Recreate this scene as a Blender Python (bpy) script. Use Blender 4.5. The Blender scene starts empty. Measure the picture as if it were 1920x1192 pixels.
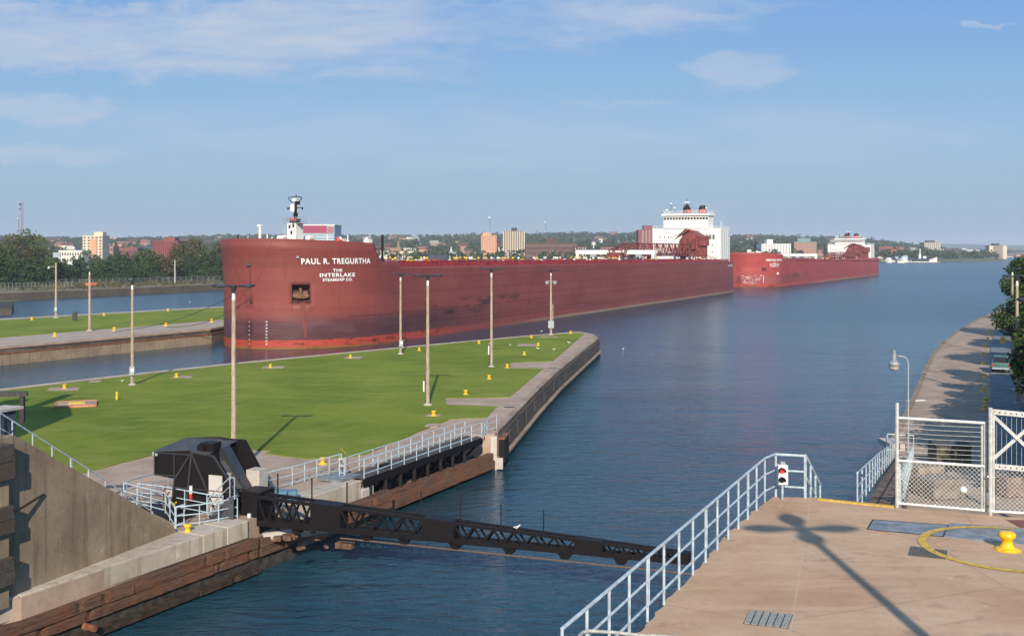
import bpy, math, random
from mathutils import Vector, Matrix, geometry
random.seed(7)
R = math.radians
sc = bpy.context.scene
col = sc.collection
# ---------------------------------------------------------------- camera, sky, sun, exposure
CAMZ = 18.0; F = 2000.0; CX = 960.0; HY = 468.0
cam_data = bpy.data.cameras.new('camera'); cam = bpy.data.objects.new('camera', cam_data); col.objects.link(cam)
cam.location = (0, 0, CAMZ); cam.rotation_euler = (R(90), 0, 0)
cam_data.lens = 36 * F / 1920; cam_data.sensor_width = 36
cam_data.shift_y = -128 / 1920; cam_data.clip_end = 40000; cam_data.clip_start = 0.3
sc.camera = cam
sc.view_settings.view_transform = 'Standard'; sc.view_settings.look = 'None'
sc.view_settings.exposure = 0.28; sc.view_settings.gamma = 1
SUN_EL = 27.0; SUN_AZ = 182.0
sun_d = bpy.data.lights.new('sun', 'SUN'); sun = bpy.data.objects.new('sun', sun_d); col.objects.link(sun)
sun_d.energy = 5.0; sun_d.angle = R(0.5); sun_d.color = (1.0, 0.90, 0.76)
ldir = Vector((-0.03 * math.cos(R(SUN_EL)), math.cos(R(SUN_EL)), -math.sin(R(SUN_EL))))
sun.rotation_euler = ldir.to_track_quat('-Z', 'Y').to_euler(); sun.location = (0, -50, 60)
world = bpy.data.worlds.new('World'); sc.world = world; world.use_nodes = True

class NT:
    """tiny node-graph writer"""
    def __init__(s, nt): s.nt = nt; nt.nodes.clear()
    def n(s, t, **k):
        nd = s.nt.nodes.new(t)
        for a, b in k.items(): setattr(nd, a, b)
        return nd
    def put(s, sock, v):
        if v is None: return
        if isinstance(v, bpy.types.NodeSocket): s.nt.links.new(v, sock)
        elif isinstance(v, (tuple, list)) and sock.type == 'RGBA' and len(v) == 3: sock.default_value = (*v, 1)
        else: sock.default_value = v
    def m(s, op, a, b=None, c=None, clamp=False):
        nd = s.n('ShaderNodeMath', operation=op, use_clamp=clamp)
        s.put(nd.inputs[0], a); s.put(nd.inputs[1], b); s.put(nd.inputs[2], c)
        return nd.outputs[0]
    def mix(s, f, a, b, mode='MIX'):
        nd = s.n('ShaderNodeMix', data_type='RGBA', blend_type=mode)
        s.put(nd.inputs['Factor'], f); s.put(nd.inputs[6], a); s.put(nd.inputs[7], b)
        return nd.outputs[2]
    def noise(s, vec, scale=1, detail=4, rough=.55, dist=0):
        nd = s.n('ShaderNodeTexNoise')
        s.put(nd.inputs['Vector'], vec); nd.inputs['Scale'].default_value = scale
        nd.inputs['Detail'].default_value = detail; nd.inputs['Roughness'].default_value = rough
        nd.inputs['Distortion'].default_value = dist
        return nd.outputs['Fac']
    def step(s, v, lo, hi, a=0., b=1.):
        nd = s.n('ShaderNodeMapRange', interpolation_type='SMOOTHSTEP')
        s.put(nd.inputs[0], v); s.put(nd.inputs[1], lo); s.put(nd.inputs[2], hi); s.put(nd.inputs[3], a); s.put(nd.inputs[4], b)
        return nd.outputs[0]
    def scale(s, vec, sc_):
        nd = s.n('ShaderNodeVectorMath', operation='MULTIPLY'); s.put(nd.inputs[0], vec); nd.inputs[1].default_value = sc_
        return nd.outputs[0]
    def pos(s): return s.n('ShaderNodeNewGeometry').outputs['Position']
    def sep(s, v):
        nd = s.n('ShaderNodeSeparateXYZ'); s.put(nd.inputs[0], v); return nd.outputs
    def comb(s, x, y, z):
        nd = s.n('ShaderNodeCombineXYZ'); s.put(nd.inputs[0], x); s.put(nd.inputs[1], y); s.put(nd.inputs[2], z); return nd.outputs[0]
    def bump(s, h, strength=.3, dist=.1, normal=None):
        nd = s.n('ShaderNodeBump'); s.put(nd.inputs['Height'], h); s.put(nd.inputs['Strength'], strength)
        s.put(nd.inputs['Distance'], dist); s.put(nd.inputs['Normal'], normal); return nd.outputs[0]

# sky: nishita plus thin procedural clouds laid out by direction
w = NT(world.node_tree)
sky = w.n('ShaderNodeTexSky', sky_type='NISHITA', sun_disc=False)
sky.sun_elevation = R(SUN_EL); sky.sun_rotation = R(SUN_AZ); sky.air_density = 1.0; sky.dust_density = 1.0; sky.ozone_density = 2.5
g = w.n('ShaderNodeTexCoord').outputs['Generated']
dx, dy, dz = w.sep(g)
yy = w.m('MAXIMUM', dy, 0.05)
az = w.m('DIVIDE', dx, yy); el = w.m('DIVIDE', dz, yy)
wv_ = w.noise(w.comb(w.m('MULTIPLY', az, 9.0), w.m('MULTIPLY', el, 22.0), 7.0), 1.0, 7, .68)
wv2 = w.noise(w.comb(w.m('MULTIPLY', az, 14.0), w.m('MULTIPLY', el, 30.0), 17.0), 1.0, 7, .68)
azd = w.m('ADD', az, w.m('MULTIPLY', w.m('SUBTRACT', wv_, .5), .16)); eld = w.m('ADD', el, w.m('MULTIPLY', w.m('SUBTRACT', wv2, .5), .055))
def blob(cx, cy, rx, ry, tilt=0.0):
    a = w.m('DIVIDE', w.m('SUBTRACT', azd, cx), rx)
    e0 = w.m('SUBTRACT', w.m('SUBTRACT', eld, cy), w.m('MULTIPLY', w.m('SUBTRACT', azd, cx), tilt))
    b = w.m('DIVIDE', e0, ry)
    d = w.m('ADD', w.m('MULTIPLY', a, a), w.m('MULTIPLY', b, b))
    return w.step(d, 1.0, 0.0)
vec = w.comb(w.m('MULTIPLY', az, 5.0), w.m('MULTIPLY', el, 26.0), 0.0)
n1 = w.noise(vec, 1.0, 8, .58, .6)
vec2 = w.comb(w.m('MULTIPLY', az, 22.0), w.m('MULTIPLY', el, 90.0), 3.0)
n2 = w.noise(vec2, 1.0, 5, .6, .3)
tex = w.m('ADD', w.m('MULTIPLY', n1, .8), w.m('MULTIPLY', n2, .2))
def cloud(b, lo, hi, amt):
    t = w.m('MULTIPLY', w.step(w.m('ADD', tex, w.m('MULTIPLY', w.m('SUBTRACT', b, 1.0), 0.30)), lo - .05, hi + .14), w.step(b, 0.0, .45))
    return w.m('MULTIPLY', t, amt)
cl = cloud(blob(-.36, .195, .40, .045, -.05), .26, .52, .95)
for b, lo, hi, amt in [(blob(-.08, .215, .40, .034), .27, .55, .85), (blob(-.20, .175, .17, .012, .03), .30, .50, .45),
                       (blob(-.46, .130, .12, .018), .25, .5, .62), (blob(-.44, .088, .13, .014), .25, .5, .5),
                       (blob(-.12, .166, .14, .016), .32, .6, .3),
                       (blob(.215, .168, .066, .022, .04), .22, .48, .50), (blob(.04, .20, .10, .02), .3, .6, .3),
                       (blob(.10, .137, .08, .007), .33, .5, .4), (blob(.455, .208, .014, .004, .1), .2, .3, .4),
                       (blob(.0, .105, .7, .05), .30, .62, .30), (blob(.1, .232, .3, .012), .3, .5, .35)]:
    cl = w.m('MAXIMUM', cl, cloud(b, lo, hi, amt))
wide = w.m('MULTIPLY', w.step(n1, .45, .8), w.m('MULTIPLY', w.step(dy, .1, -.4), .5))
cl = w.m('MAXIMUM', cl, wide)
SKYS = 0.105
grad = w.mix(w.step(el, 0.0, .12), (2.62, 3.62, 4.62), (2.50, 4.00, 5.70))
grad = w.mix(w.step(el, .08, .26), grad, (1.45, 3.05, 5.75))
skym = w.mix(.93, sky.outputs[0], grad)
out = w.mix(w.m('MULTIPLY', cl, .95), skym, (4.6, 5.0, 5.8))
bg = w.n('ShaderNodeBackground'); w.put(bg.inputs[0], out); bg.inputs[1].default_value = SKYS
wo = w.n('ShaderNodeOutputWorld'); w.nt.links.new(bg.outputs[0], wo.inputs[0])

# ---------------------------------------------------------------- placing helpers (a pixel of the 1920 px photograph at a known height or depth -> a point)
def at(px, py, z):
    Y = F * (CAMZ - z) / (py - HY)
    return Vector(((px - CX) / F * Y, Y, z))
def atY(px, py, Y): return Vector(((px - CX) / F * Y, Y, CAMZ - (py - HY) * Y / F))
def zY(py, Y): return CAMZ - (py - HY) * Y / F

# ---------------------------------------------------------------- materials
MATS = {}
def newmat(name):
    m = bpy.data.materials.new(name); m.use_nodes = True; MATS[name] = m
    t = NT(m.node_tree)
    o = t.n('ShaderNodeOutputMaterial'); p = t.n('ShaderNodeBsdfPrincipled')
    t.nt.links.new(p.outputs[0], o.inputs[0]); t.p = p; t.o = o
    return m, t
def mat(name, c, rough=.6, metal=0., var=.18, scale=3., c2=None, bump=0., bscale=30., stretch=(1, 1, 1), spec=.5, detail=5):
    if name in MATS: return MATS[name]
    m, t = newmat(name)
    P = t.scale(t.pos(), stretch)
    n = t.noise(P, scale, detail, .6)
    d = c2 or tuple(x * (1 - var * 1.6) for x in c)
    l = tuple(min(1, x * (1 + var * .6)) for x in c)
    t.put(t.p.inputs['Base Color'], t.mix(t.step(n, .3, .7), d, l))
    t.p.inputs['Roughness'].default_value = rough; t.p.inputs['Metallic'].default_value = metal
    t.p.inputs['Specular IOR Level'].default_value = spec
    if bump:
        t.put(t.p.inputs['Normal'], t.bump(t.noise(P, bscale, 4), bump, .03))
    return m

# ---------------------------------------------------------------- mesh builder
class MB:
    def __init__(s): s.v = []; s.f = []; s.uv = None
    def add(s, vs, fs):
        o = len(s.v); s.v += [Vector(v) for v in vs]; s.f += [tuple(i + o for i in f) for f in fs]; return s
    def quad(s, a, b, c, d): return s.add([a, b, c, d], [(0, 1, 2, 3)])
    def box(s, c, size, rz=0., basis=None):
        """box centred at c; basis = (ex, ey, ez) unit vectors"""
        c = Vector(c)
        if basis is None:
            cr, sr = math.cos(rz), math.sin(rz); basis = (Vector((cr, sr, 0)), Vector((-sr, cr, 0)), Vector((0, 0, 1)))
        ex, ey, ez = basis; hx, hy, hz = size[0] / 2, size[1] / 2, size[2] / 2
        vs = [c + ex * (sx * hx) + ey * (sy * hy) + ez * (sz * hz) for sz in (-1, 1) for sx, sy in ((-1, -1), (1, -1), (1, 1), (-1, 1))]
        return s.add(vs, [(0, 3, 2, 1), (4, 5, 6, 7), (0, 1, 5, 4), (1, 2, 6, 5), (2, 3, 7, 6), (3, 0, 4, 7)])
    def bar(s, a, b, wd, ht=None, up=(0, 0, 1)):
        a = Vector(a); b = Vector(b); d = b - a
        if d.length < 1e-6: return s
        ht = ht or wd; x = d.normalized(); u = Vector(up)
        if abs(x.dot(u)) > .98: u = Vector((0, 1, 0))
        y = u.cross(x).normalized(); z = x.cross(y)
        return s.box((a + b) / 2, (d.length, wd, ht), basis=(x, y, z))
    def tube(s, a, b, r, n=6, r2=None, caps=True):
        a = Vector(a); b = Vector(b); d = b - a
        if d.length < 1e-6: return s
        r2 = r if r2 is None else r2
        x = d.normalized(); u = Vector((0, 0, 1)) if abs(x.z) < .95 else Vector((0, 1, 0))
        y = u.cross(x).normalized(); z = x.cross(y)
        vs = []
        for c, rr in ((a, r), (b, r2)):
            for i in range(n):
                t = 2 * math.pi * i / n; vs.append(c + (y * math.cos(t) + z * math.sin(t)) * rr)
        fs = [(i, (i + 1) % n, n + (i + 1) % n, n + i) for i in range(n)]
        if caps: fs += [tuple(range(n - 1, -1, -1)), tuple(range(n, 2 * n))]
        return s.add(vs, fs)
    def path(s, pts, r, n=6):
        for i in range(len(pts) - 1): s.tube(pts[i], pts[i + 1], r, n)
        return s
    def lathe(s, c, prof, n=16):
        c = Vector(c); vs = []; fs = []
        for r, z in prof:
            for i in range(n):
                t = 2 * math.pi * i / n; vs.append(c + Vector((r * math.cos(t), r * math.sin(t), z)))
        for k in range(len(prof) - 1):
            for i in range(n):
                fs.append((k * n + i, k * n + (i + 1) % n, (k + 1) * n + (i + 1) % n, (k + 1) * n + i))
        fs.append(tuple(range(n - 1, -1, -1))); fs.append(tuple(range((len(prof) - 1) * n, len(prof) * n)))
        return s.add(vs, fs)
    def prism(s, poly, z0, z1):
        """poly: list of (x, y) CCW or CW; z0, z1 floats"""
        n = len(poly)
        area = sum(poly[i][0] * poly[(i + 1) % n][1] - poly[(i + 1) % n][0] * poly[i][1] for i in range(n))
        if area < 0: poly = poly[::-1]
        vs = [Vector((p[0], p[1], z0)) for p in poly] + [Vector((p[0], p[1], z1)) for p in poly]
        tris = geometry.tessellate_polygon([[Vector((p[0], p[1], 0)) for p in poly]])
        fs = [(i, (i + 1) % n, n + (i + 1) % n, n + i) for i in range(n)]
        for a, b, c in tris:
            A, B, C = (Vector((poly[i][0], poly[i][1])) for i in (a, b, c))
            if (B - A).cross(C - A) < 0: a, b = b, a
            fs.append((n + a, n + b, n + c)); fs.append((c, b, a))
        return s.add(vs, fs)
    def extrude(s, pts, vec):
        """planar polygon of 3-D points pushed along vec"""
        n = len(pts); pts = [Vector(p) for p in pts]; vec = Vector(vec)
        vs = pts + [p + vec for p in pts]
        tris = geometry.tessellate_polygon([pts])
        fs = [(i, (i + 1) % n, n + (i + 1) % n, n + i) for i in range(n)]
        for a, b, c in tris: fs.append((a, b, c)); fs.append((n + c, n + b, n + a))
        return s.add(vs, fs)
    def build(s, name, m, parent=None, smooth=False, loc=None, recalc=True):
        root = parent
        while root is not None and root.parent is not None: root = root.parent
        org = Vector(loc) if loc is not None else (Vector(root.location) if root is not None else Vector((0, 0, 0)))
        me = bpy.data.meshes.new(name)
        me.from_pydata([tuple(v - org) for v in s.v], [], s.f)
        if recalc:
            import bmesh
            b = bmesh.new(); b.from_mesh(me); bmesh.ops.recalc_face_normals(b, faces=b.faces); b.to_mesh(me); b.free()
        if s.uv:
            l = me.uv_layers.new(name='hull')
            for i, lp in enumerate(me.loops): l.data[i].uv = s.uv[lp.vertex_index]
        if smooth:
            for p in me.polygons: p.use_smooth = True
        for mm in (m if isinstance(m, list) else [m]): me.materials.append(mm)
        o = bpy.data.objects.new(name, me); col.objects.link(o)
        if parent is not None: o.parent = parent
        elif loc is not None: o.location = loc
        return o
def tag(o, label=None, cat=None, group=None, kind=None):
    if label: o['label'] = label
    if cat: o['category'] = cat
    if group: o['group'] = group
    if kind: o['kind'] = kind
    return o
def thing(name, label, cat, loc=(0, 0, 0), group=None):
    o = bpy.data.objects.new(name, None); col.objects.link(o); o.location = loc; o.empty_display_size = .2
    return tag(o, label, cat, group)
def copy_tree(o, loc=None, label=None, rz=None, group=None, scale=None):
    c = o.copy(); col.objects.link(c)
    if loc is not None: c.location = loc
    if rz is not None: c.rotation_euler = (0, 0, rz)
    if scale is not None: c.scale = scale if isinstance(scale, tuple) else (scale,) * 3
    if label: c['label'] = label
    if group: c['group'] = group
    def rec(src, dst):
        for ch in list(src.children):
            d = ch.copy(); col.objects.link(d); d.parent = dst; rec(ch, d)
    rec(o, c)
    return c
def text_mesh(body, size=1., bold=.02, extr=.0, spacing=1.0):
    cu = bpy.data.curves.new('lettering', 'FONT'); cu.body = body; cu.size = size; cu.offset = bold; cu.space_character = spacing
    cu.extrude = extr
    ob = bpy.data.objects.new('lettering', cu); col.objects.link(ob)
    bpy.context.view_layer.update()
    dg = bpy.context.evaluated_depsgraph_get()
    me = bpy.data.meshes.new_from_object(ob.evaluated_get(dg))
    vs = [v.co.copy() for v in me.vertices]; fs = [tuple(p.vertices) for p in me.polygons]
    bpy.data.objects.remove(ob); bpy.data.curves.remove(cu); bpy.data.meshes.remove(me)
    x0 = min(v.x for v in vs); x1 = max(v.x for v in vs); y0 = min(v.y for v in vs); y1 = max(v.y for v in vs)
    return [((v.x - x0) / (x1 - x0), (v.y - y0) / (y1 - y0)) for v in vs], fs
# ---------------------------------------------------------------- surface materials
def m_water():
    m, t = newmat('water')
    P = t.pos()
    x, y, z = t.sep(P)
    a = t.noise(t.scale(P, (.55, 1.0, 1)), 1.5, 4, .6, .4)
    b = t.noise(t.scale(P, (.10, .22, 1)), 1.0, 3, .6, .3)
    c = t.noise(t.scale(P, (.012, .03, 1)), 1.0, 4, .6, .2)
    calm = t.m('MULTIPLY', t.step(c, .35, .68, .6, 1.25), t.step(y, 45, 330, 2.2, .45))
    f = t.noise(t.scale(P, (.7, 1.0, 1)), 5.5, 3, .6, .3)
    h = t.m('ADD', t.m('ADD', t.m('MULTIPLY', a, .070), t.m('MULTIPLY', b, .16)), t.m('MULTIPLY', f, .011))
    nrm = t.bump(t.m('MULTIPLY', h, calm), 1.0, 1.0)
    t.put(t.p.inputs['Normal'], nrm)
    t.put(t.p.inputs['Base Color'], t.mix(t.step(c, .3, .7), (.010, .042, .058), (.015, .056, .080)))
    t.put(t.p.inputs['Roughness'], t.step(y, 70, 320, .10, .27)); t.p.inputs['IOR'].default_value = 1.33
    return m
M_WATER = m_water()
def m_grass():
    m, t = newmat('grass')
    P = t.pos()
    n1 = t.noise(P, .10, 5, .6); n2 = t.noise(t.scale(P, (.18, .5, 1)), .8, 6, .72); n3 = t.noise(P, 9, 4, .7)
    c = t.mix(t.step(n1, .3, .7), (.120, .165, .012), (.205, .238, .024))
    c = t.mix(t.m('MULTIPLY', t.step(n2, .44, .70), .70), c, (.27, .275, .055))
    c = t.mix(t.m('MULTIPLY', t.step(n3, .5, .8), .6), c, (.070, .13, .010))
    n4 = t.noise(P, 1.6, 6, .75)
    c = t.mix(t.m('MULTIPLY', t.step(n4, .58, .68), .45), c, (.26, .24, .075))
    c = t.mix(t.m('MULTIPLY', t.step(t.noise(P, .55, 5, .7, .5), .55, .70), .3), c, (.075, .125, .012))
    ring = t.m('SINE', t.m('MULTIPLY', t.m('ADD', t.m('MULTIPLY', t.sep(P)[0], .88), t.m('MULTIPLY', t.sep(P)[1], -.42)), 3.0))
    c = t.mix(t.m('MULTIPLY', t.step(ring, -.4, .4), .13), c, (.20, .28, .035))
    t.put(t.p.inputs['Base Color'], c); t.p.inputs['Roughness'].default_value = .9; t.p.inputs['Specular IOR Level'].default_value = .15
    t.put(t.p.inputs['Normal'], t.bump(t.noise(P, 14, 4, .7), .8, .12))
    return m
M_GRASS = m_grass()
def m_concrete(name, c1, c2, stain=(.07, .055, .045), crack=False, brush=False, sc_=1.0, streak=False, seam=None, light=None):
    m, t = newmat(name)
    P = t.pos()
    n1 = t.noise(P, .35 * sc_, 6, .62); n2 = t.noise(P, 3.0 * sc_, 6, .7); n3 = t.noise(P, 40, 3, .6)
    c = t.mix(t.step(n1, .3, .7), c1, c2)
    c = t.mix(t.m('MULTIPLY', t.step(n2, .52, .78), .5), c, stain)
    c = t.mix(t.m('MULTIPLY', t.step(t.noise(P, 1.3 * sc_, 7, .75, .8), .56 if streak else .60, .72), .6), c, light or tuple(min(1, x * 1.5) for x in c2))
    if streak:
        s_ = t.noise(t.scale(P, (1.6, 1.6, .12)), 1.6, 5, .7)
        c = t.mix(t.m('MULTIPLY', t.step(s_, .48, .72), .6), c, stain)
    if brush:
        c = t.mix(t.m('MULTIPLY', t.step(t.noise(t.scale(P, (.30, 2.2, 1)), 1.0, 6, .7, .3), .42, .70), .40), c, tuple(min(1, x * 1.22) for x in c2))
        c = t.mix(t.m('MULTIPLY', t.step(t.noise(t.scale(P, (.5, 1.0, 1)), .8, 6, .75, 1.2), .57, .70), .55), c, (.22, .15, .11))
        c = t.mix(t.m('MULTIPLY', t.step(t.noise(P, 5.5, 3, .6), .70, .76), .6), c, (.13, .10, .085))
        c = t.mix(t.m('MULTIPLY', t.step(t.noise(P, 7.5, 4, .7), .68, .74), .45), c, (.62, .52, .44))
    if crack:
        v = t.n('ShaderNodeTexVoronoi', feature='DISTANCE_TO_EDGE'); t.put(v.inputs['Vector'], t.mix(.12, P, t.n('ShaderNodeTexNoise').outputs['Color'])); v.inputs['Scale'].default_value = .16
        c = t.mix(t.m('MULTIPLY', t.step(v.outputs['Distance'], .006, .002), .30), c, stain)
    if seam:
        for (ex, ey, off, per, wd) in seam:
            xx, yy_, zz = t.sep(P)
            d = t.m('SUBTRACT', t.m('ADD', t.m('MULTIPLY', xx, ex), t.m('MULTIPLY', yy_, ey)), off)
            fr = t.m('ABSOLUTE', t.m('SUBTRACT', t.m('FRACT', t.m('DIVIDE', d, per)), .5))
            line = t.step(fr, .5 - wd / per, .5 - wd * .4 / per)
            c = t.mix(t.m('MULTIPLY', line, .5), c, (.46, .36, .28))
    t.put(t.p.inputs['Base Color'], c); t.p.inputs['Roughness'].default_value = .9; t.p.inputs['Specular IOR Level'].default_value = .2
    h = t.m('ADD', t.m('MULTIPLY', n2, .5), t.m('MULTIPLY', n3, .25))
    t.put(t.p.inputs['Normal'], t.bump(h, .5, .04))
    return m
M_DECK = m_concrete('deck_concrete', (.39, .238, .142), (.50, .338, .220), (.25, .145, .075), brush=True, crack=True, seam=[(.95, -.30, 4.1, 5.2, .035), (.30, .95, 26.6, 7.5, .02)])
M_PATH = m_concrete('path_concrete', (.29, .20, .145), (.42, .31, .235), (.15, .10, .07), brush=True)
M_CURB = m_concrete('curb_concrete', (.38, .32, .25), (.50, .43, .34), (.20, .14, .10), streak=True, crack=False)
M_OLDWALL = m_concrete('old_wall', (.21, .152, .100), (.32, .245, .165), (.085, .062, .045), streak=True, crack=False, light=(.48, .44, .40))
M_PALE = m_concrete('pale_concrete', (.40, .35, .30), (.52, .47, .42), (.25, .2, .16))
M_EDGE = m_concrete('edge_concrete', (.22, .15, .105), (.38, .29, .22), (.09, .06, .045), sc_=1.6)
def m_stone():
    m, t = newmat('stone_wall')
    P = t.pos(); x, y, z = t.sep(P)
    br = t.n('ShaderNodeTexBrick'); t.put(br.inputs['Vector'], t.comb(y, z, 0)); br.inputs['Scale'].default_value = 1.0
    br.inputs['Brick Width'].default_value = 1.6; br.inputs['Row Height'].default_value = .55; br.inputs['Mortar Size'].default_value = .05
    t.put(br.inputs['Color1'], (.13, .10, .08, 1)); t.put(br.inputs['Color2'], (.065, .055, .05, 1)); t.put(br.inputs['Mortar'], (.035, .028, .024, 1))
    n = t.noise(t.scale(P, (1, 1, .5)), 1.6, 6, .75)
    c = t.mix(t.m('MULTIPLY', t.step(n, .45, .7), .85), br.outputs['Color'], (.035, .028, .025))
    c = t.mix(t.m('MULTIPLY', t.step(t.noise(P, 2.3, 6, .8), .58, .72), .8), c, (.30, .26, .23))
    t.put(t.p.inputs['Base Color'], c); t.p.inputs['Roughness'].default_value = .85
    t.put(t.p.inputs['Normal'], t.bump(n, .8, .15))
    return m
M_STONE = m_stone()
def m_timber(name, c1, c2, rust, ax=(.46, .885)):
    m, t = newmat(name)
    P = t.pos(); x, y, z = t.sep(P)
    along = t.m('ADD', t.m('MULTIPLY', x, ax[0]), t.m('MULTIPLY', y, ax[1]))
    acr = t.m('ADD', t.m('MULTIPLY', x, ax[1]), t.m('MULTIPLY', y, -ax[0]))
    v = t.comb(t.m('MULTIPLY', along, .35), t.m('MULTIPLY', acr, 6), t.m('MULTIPLY', z, 6))
    n = t.noise(v, 1.5, 7, .7, .3); n2 = t.noise(P, .9, 5, .7)
    c = t.mix(t.step(n, .35, .65), c1, c2)
    c = t.mix(t.m('MULTIPLY', t.step(n2, .42, .66), .8), c, rust)
    c = t.mix(t.m('MULTIPLY', t.step(t.noise(v, 2.3, 5, .7), .60, .70), .6), c, (.34, .24, .17))
    fine = t.noise(t.scale(v, (1.6, 2.6, 2.6)), 2.2, 6, .75)
    c = t.mix(t.m('MULTIPLY', t.step(fine, .52, .60), .75), c, (.030, .018, .013))
    t.put(t.p.inputs['Base Color'], c); t.p.inputs['Roughness'].default_value = .85
    t.put(t.p.inputs['Normal'], t.bump(t.m('ADD', n, fine), 1.0, .09))
    return m
M_TIMBER = m_timber('rusty_timber', (.075, .035, .022), (.20, .105, .06), (.22, .075, .028))
M_GTIMBER = m_timber('grey_timber', (.05, .042, .035), (.13, .11, .09), (.09, .06, .04), (.8, -.6))
M_RAIL = mat('pale_blue_paint', (.42, .50, .54), .5, .0, .2, 6)
M_WHITEGAL = mat('galvanised_white', (.58, .58, .54), .45, .3, .15, 8)
M_YEL = mat('yellow_paint', (.80, .50, .010), .40, 0, .12, 9, c2=(.62, .34, .01))
M_YELMARK = mat('yellow_marking', (.62, .38, .03), .7, 0, .2, 7, c2=(.36, .24, .06))
M_BLACK = mat('black_steel', (.006, .0055, .007), .55, .0, .3, 4, c2=(.013, .009, .008), spec=.2)
M_BLACKTOP = mat('black_roofing', (.040, .040, .043), .7, .0, .3, 2, c2=(.065, .065, .068))
M_POLE = mat('weathered_pole', (.42, .33, .24), .85, 0, .3, 2.2, stretch=(6, 6, .6), c2=(.24, .18, .13))
M_LAMPHEAD = mat('lamp_head_grey', (.030, .034, .040), .45, .0, .2, 6)
M_GREYBOX = mat('grey_paint', (.33, .36, .38), .5, 0, .1, 5)
M_WHITE = mat('white_paint', (.78, .77, .72), .5, 0, .05, 4, c2=(.66, .64, .58))
M_GLASS = mat('dark_glass', (.03, .035, .045), .15, 0, .1, 3)
M_RED = mat('bright_red_paint', (.52, .045, .030), .5, 0, .2, 4)
M_STEELP = mat('steel_plate', (.27, .29, .30), .5, .35, .25, 3, bump=.3)
M_IRON = mat('dark_iron', (.06, .055, .05), .6, .4, .3, 9)
M_RUST = mat('rust', (.22, .085, .035), .85, 0, .35, 3)
M_DARKROCK = mat('wet_rock', (.05, .042, .035), .9, 0, .5, 2)

# ---------------------------------------------------------------- water and river bed, ground
G = 2.9      # level of the lower piers
def struct(name, mb, m, **k):
    o = mb.build(name, m, **k); o['kind'] = 'structure'; return o
mb = MB(); NX, NY = 1, 1
mb.quad((-9000, -400, 0), (9000, -400, 0), (9000, 16000, 0), (-9000, 16000, 0))
struct('water', mb, M_WATER)
mb = MB(); mb.quad((-9500, -450, -7), (9500, -450, -7), (9500, 16500, -7), (-9500, 16500, -7))
struct('river_bed', mb, mat('mud', (.05, .05, .04), .9))

A = lambda px, py, z=G: tuple(at(px, py, z)[:2])
# ---- centre pier (lock guide pier)
north = [A(1120, 632), A(1115, 627.5), A(1088, 621.5), A(1000, 628), A(757, 650), A(430, 681), A(200, 706), A(0, 729), (-110, 92)]
Hs = [(-110, 20), (-34, 20)]
lockedge = [(-34.2, 22.0), A(0, 1129), A(40, 1120), A(366, 1008), A(463, 977)]
recess = [A(585, 929), A(671, 901), (-12.2, 71.0), (-4.6, 86.6), A(927, 812)]
east = [A(934, 809), A(971, 771), A(1007, 733), A(1048, 694), A(1123, 634)]
E = [Vector((*p, 0)) for p in east]
# pier mass 0.5 m below the coping; wall below is set back
pier_poly = north[::-1] and (lockedge + recess + east + north + Hs)
mb = MB(); mb.prism(pier_poly, -7, G - .02)
pier = struct('pier_ground', mb, M_PATH)
# lawn on top
lawn1 = [A(1095, 626.3), A(1036, 677.5), A(957, 680), A(957, 690.5), A(1018, 691), A(955, 745), A(835, 746.5), A(838, 759), A(931, 762.5), A(912, 782.5),
         A(843, 786), A(682, 853), A(640, 859), A(618, 857), A(579, 861), A(498, 850), A(511, 845), A(454, 844), A(302, 849), A(150, 888), A(60, 935), (-33, 50), (-90, 60), (-95, 90),
         A(0, 733.5), A(200, 710), A(430, 684.5), A(757, 652.5), A(1000, 630), A(1085, 624)]
random.seed(11)
def rough(poly, step=1.2, amp=.07):
    out = []
    for i in range(len(poly)):
        a = Vector(poly[i]); b = Vector(poly[(i + 1) % len(poly)]); n = max(1, int((b - a).length / step)); n = min(n, 60)
        for k in range(n):
            p = a.lerp(b, k / n); out.append((p.x + random.uniform(-amp, amp), p.y + random.uniform(-amp, amp)))
    return out
mb = MB(); mb.prism(rough(lawn1), G - .1, G + .05)
struct('lawn', mb, M_GRASS)
# slabs at bollards and covers on the lawn
def wall_piece(name, pts, z0, z1, th, m, label, cat='wall', inward=1, parent=None):
    """wall following pts (2-D), thickness th to the left (inward=1) or right side"""
    mb = MB(); n = len(pts); P = [Vector(p) for p in pts]; off = []
    for i in range(n):
        d = (P[min(i + 1, n - 1)] - P[max(i - 1, 0)]).normalized(); nrm = Vector((-d.y, d.x)) * inward
        off.append(P[i] + nrm * th)
    for i in range(n - 1):
        a, b, c, d = P[i], P[i + 1], off[i + 1], off[i]
        vs = [(p.x, p.y, z) for z in (z0, z1) for p in (a, b, c, d)]
        mb.add(vs, [(0, 1, 5, 4), (1, 2, 6, 5), (2, 3, 7, 6), (3, 0, 4, 7), (4, 5, 6, 7), (3, 2, 1, 0)])
    o = mb.build(name, m, parent, loc=None if parent else (P[0].x, P[0].y, z0))
    if label: tag(o, label, cat)
    return o
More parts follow.
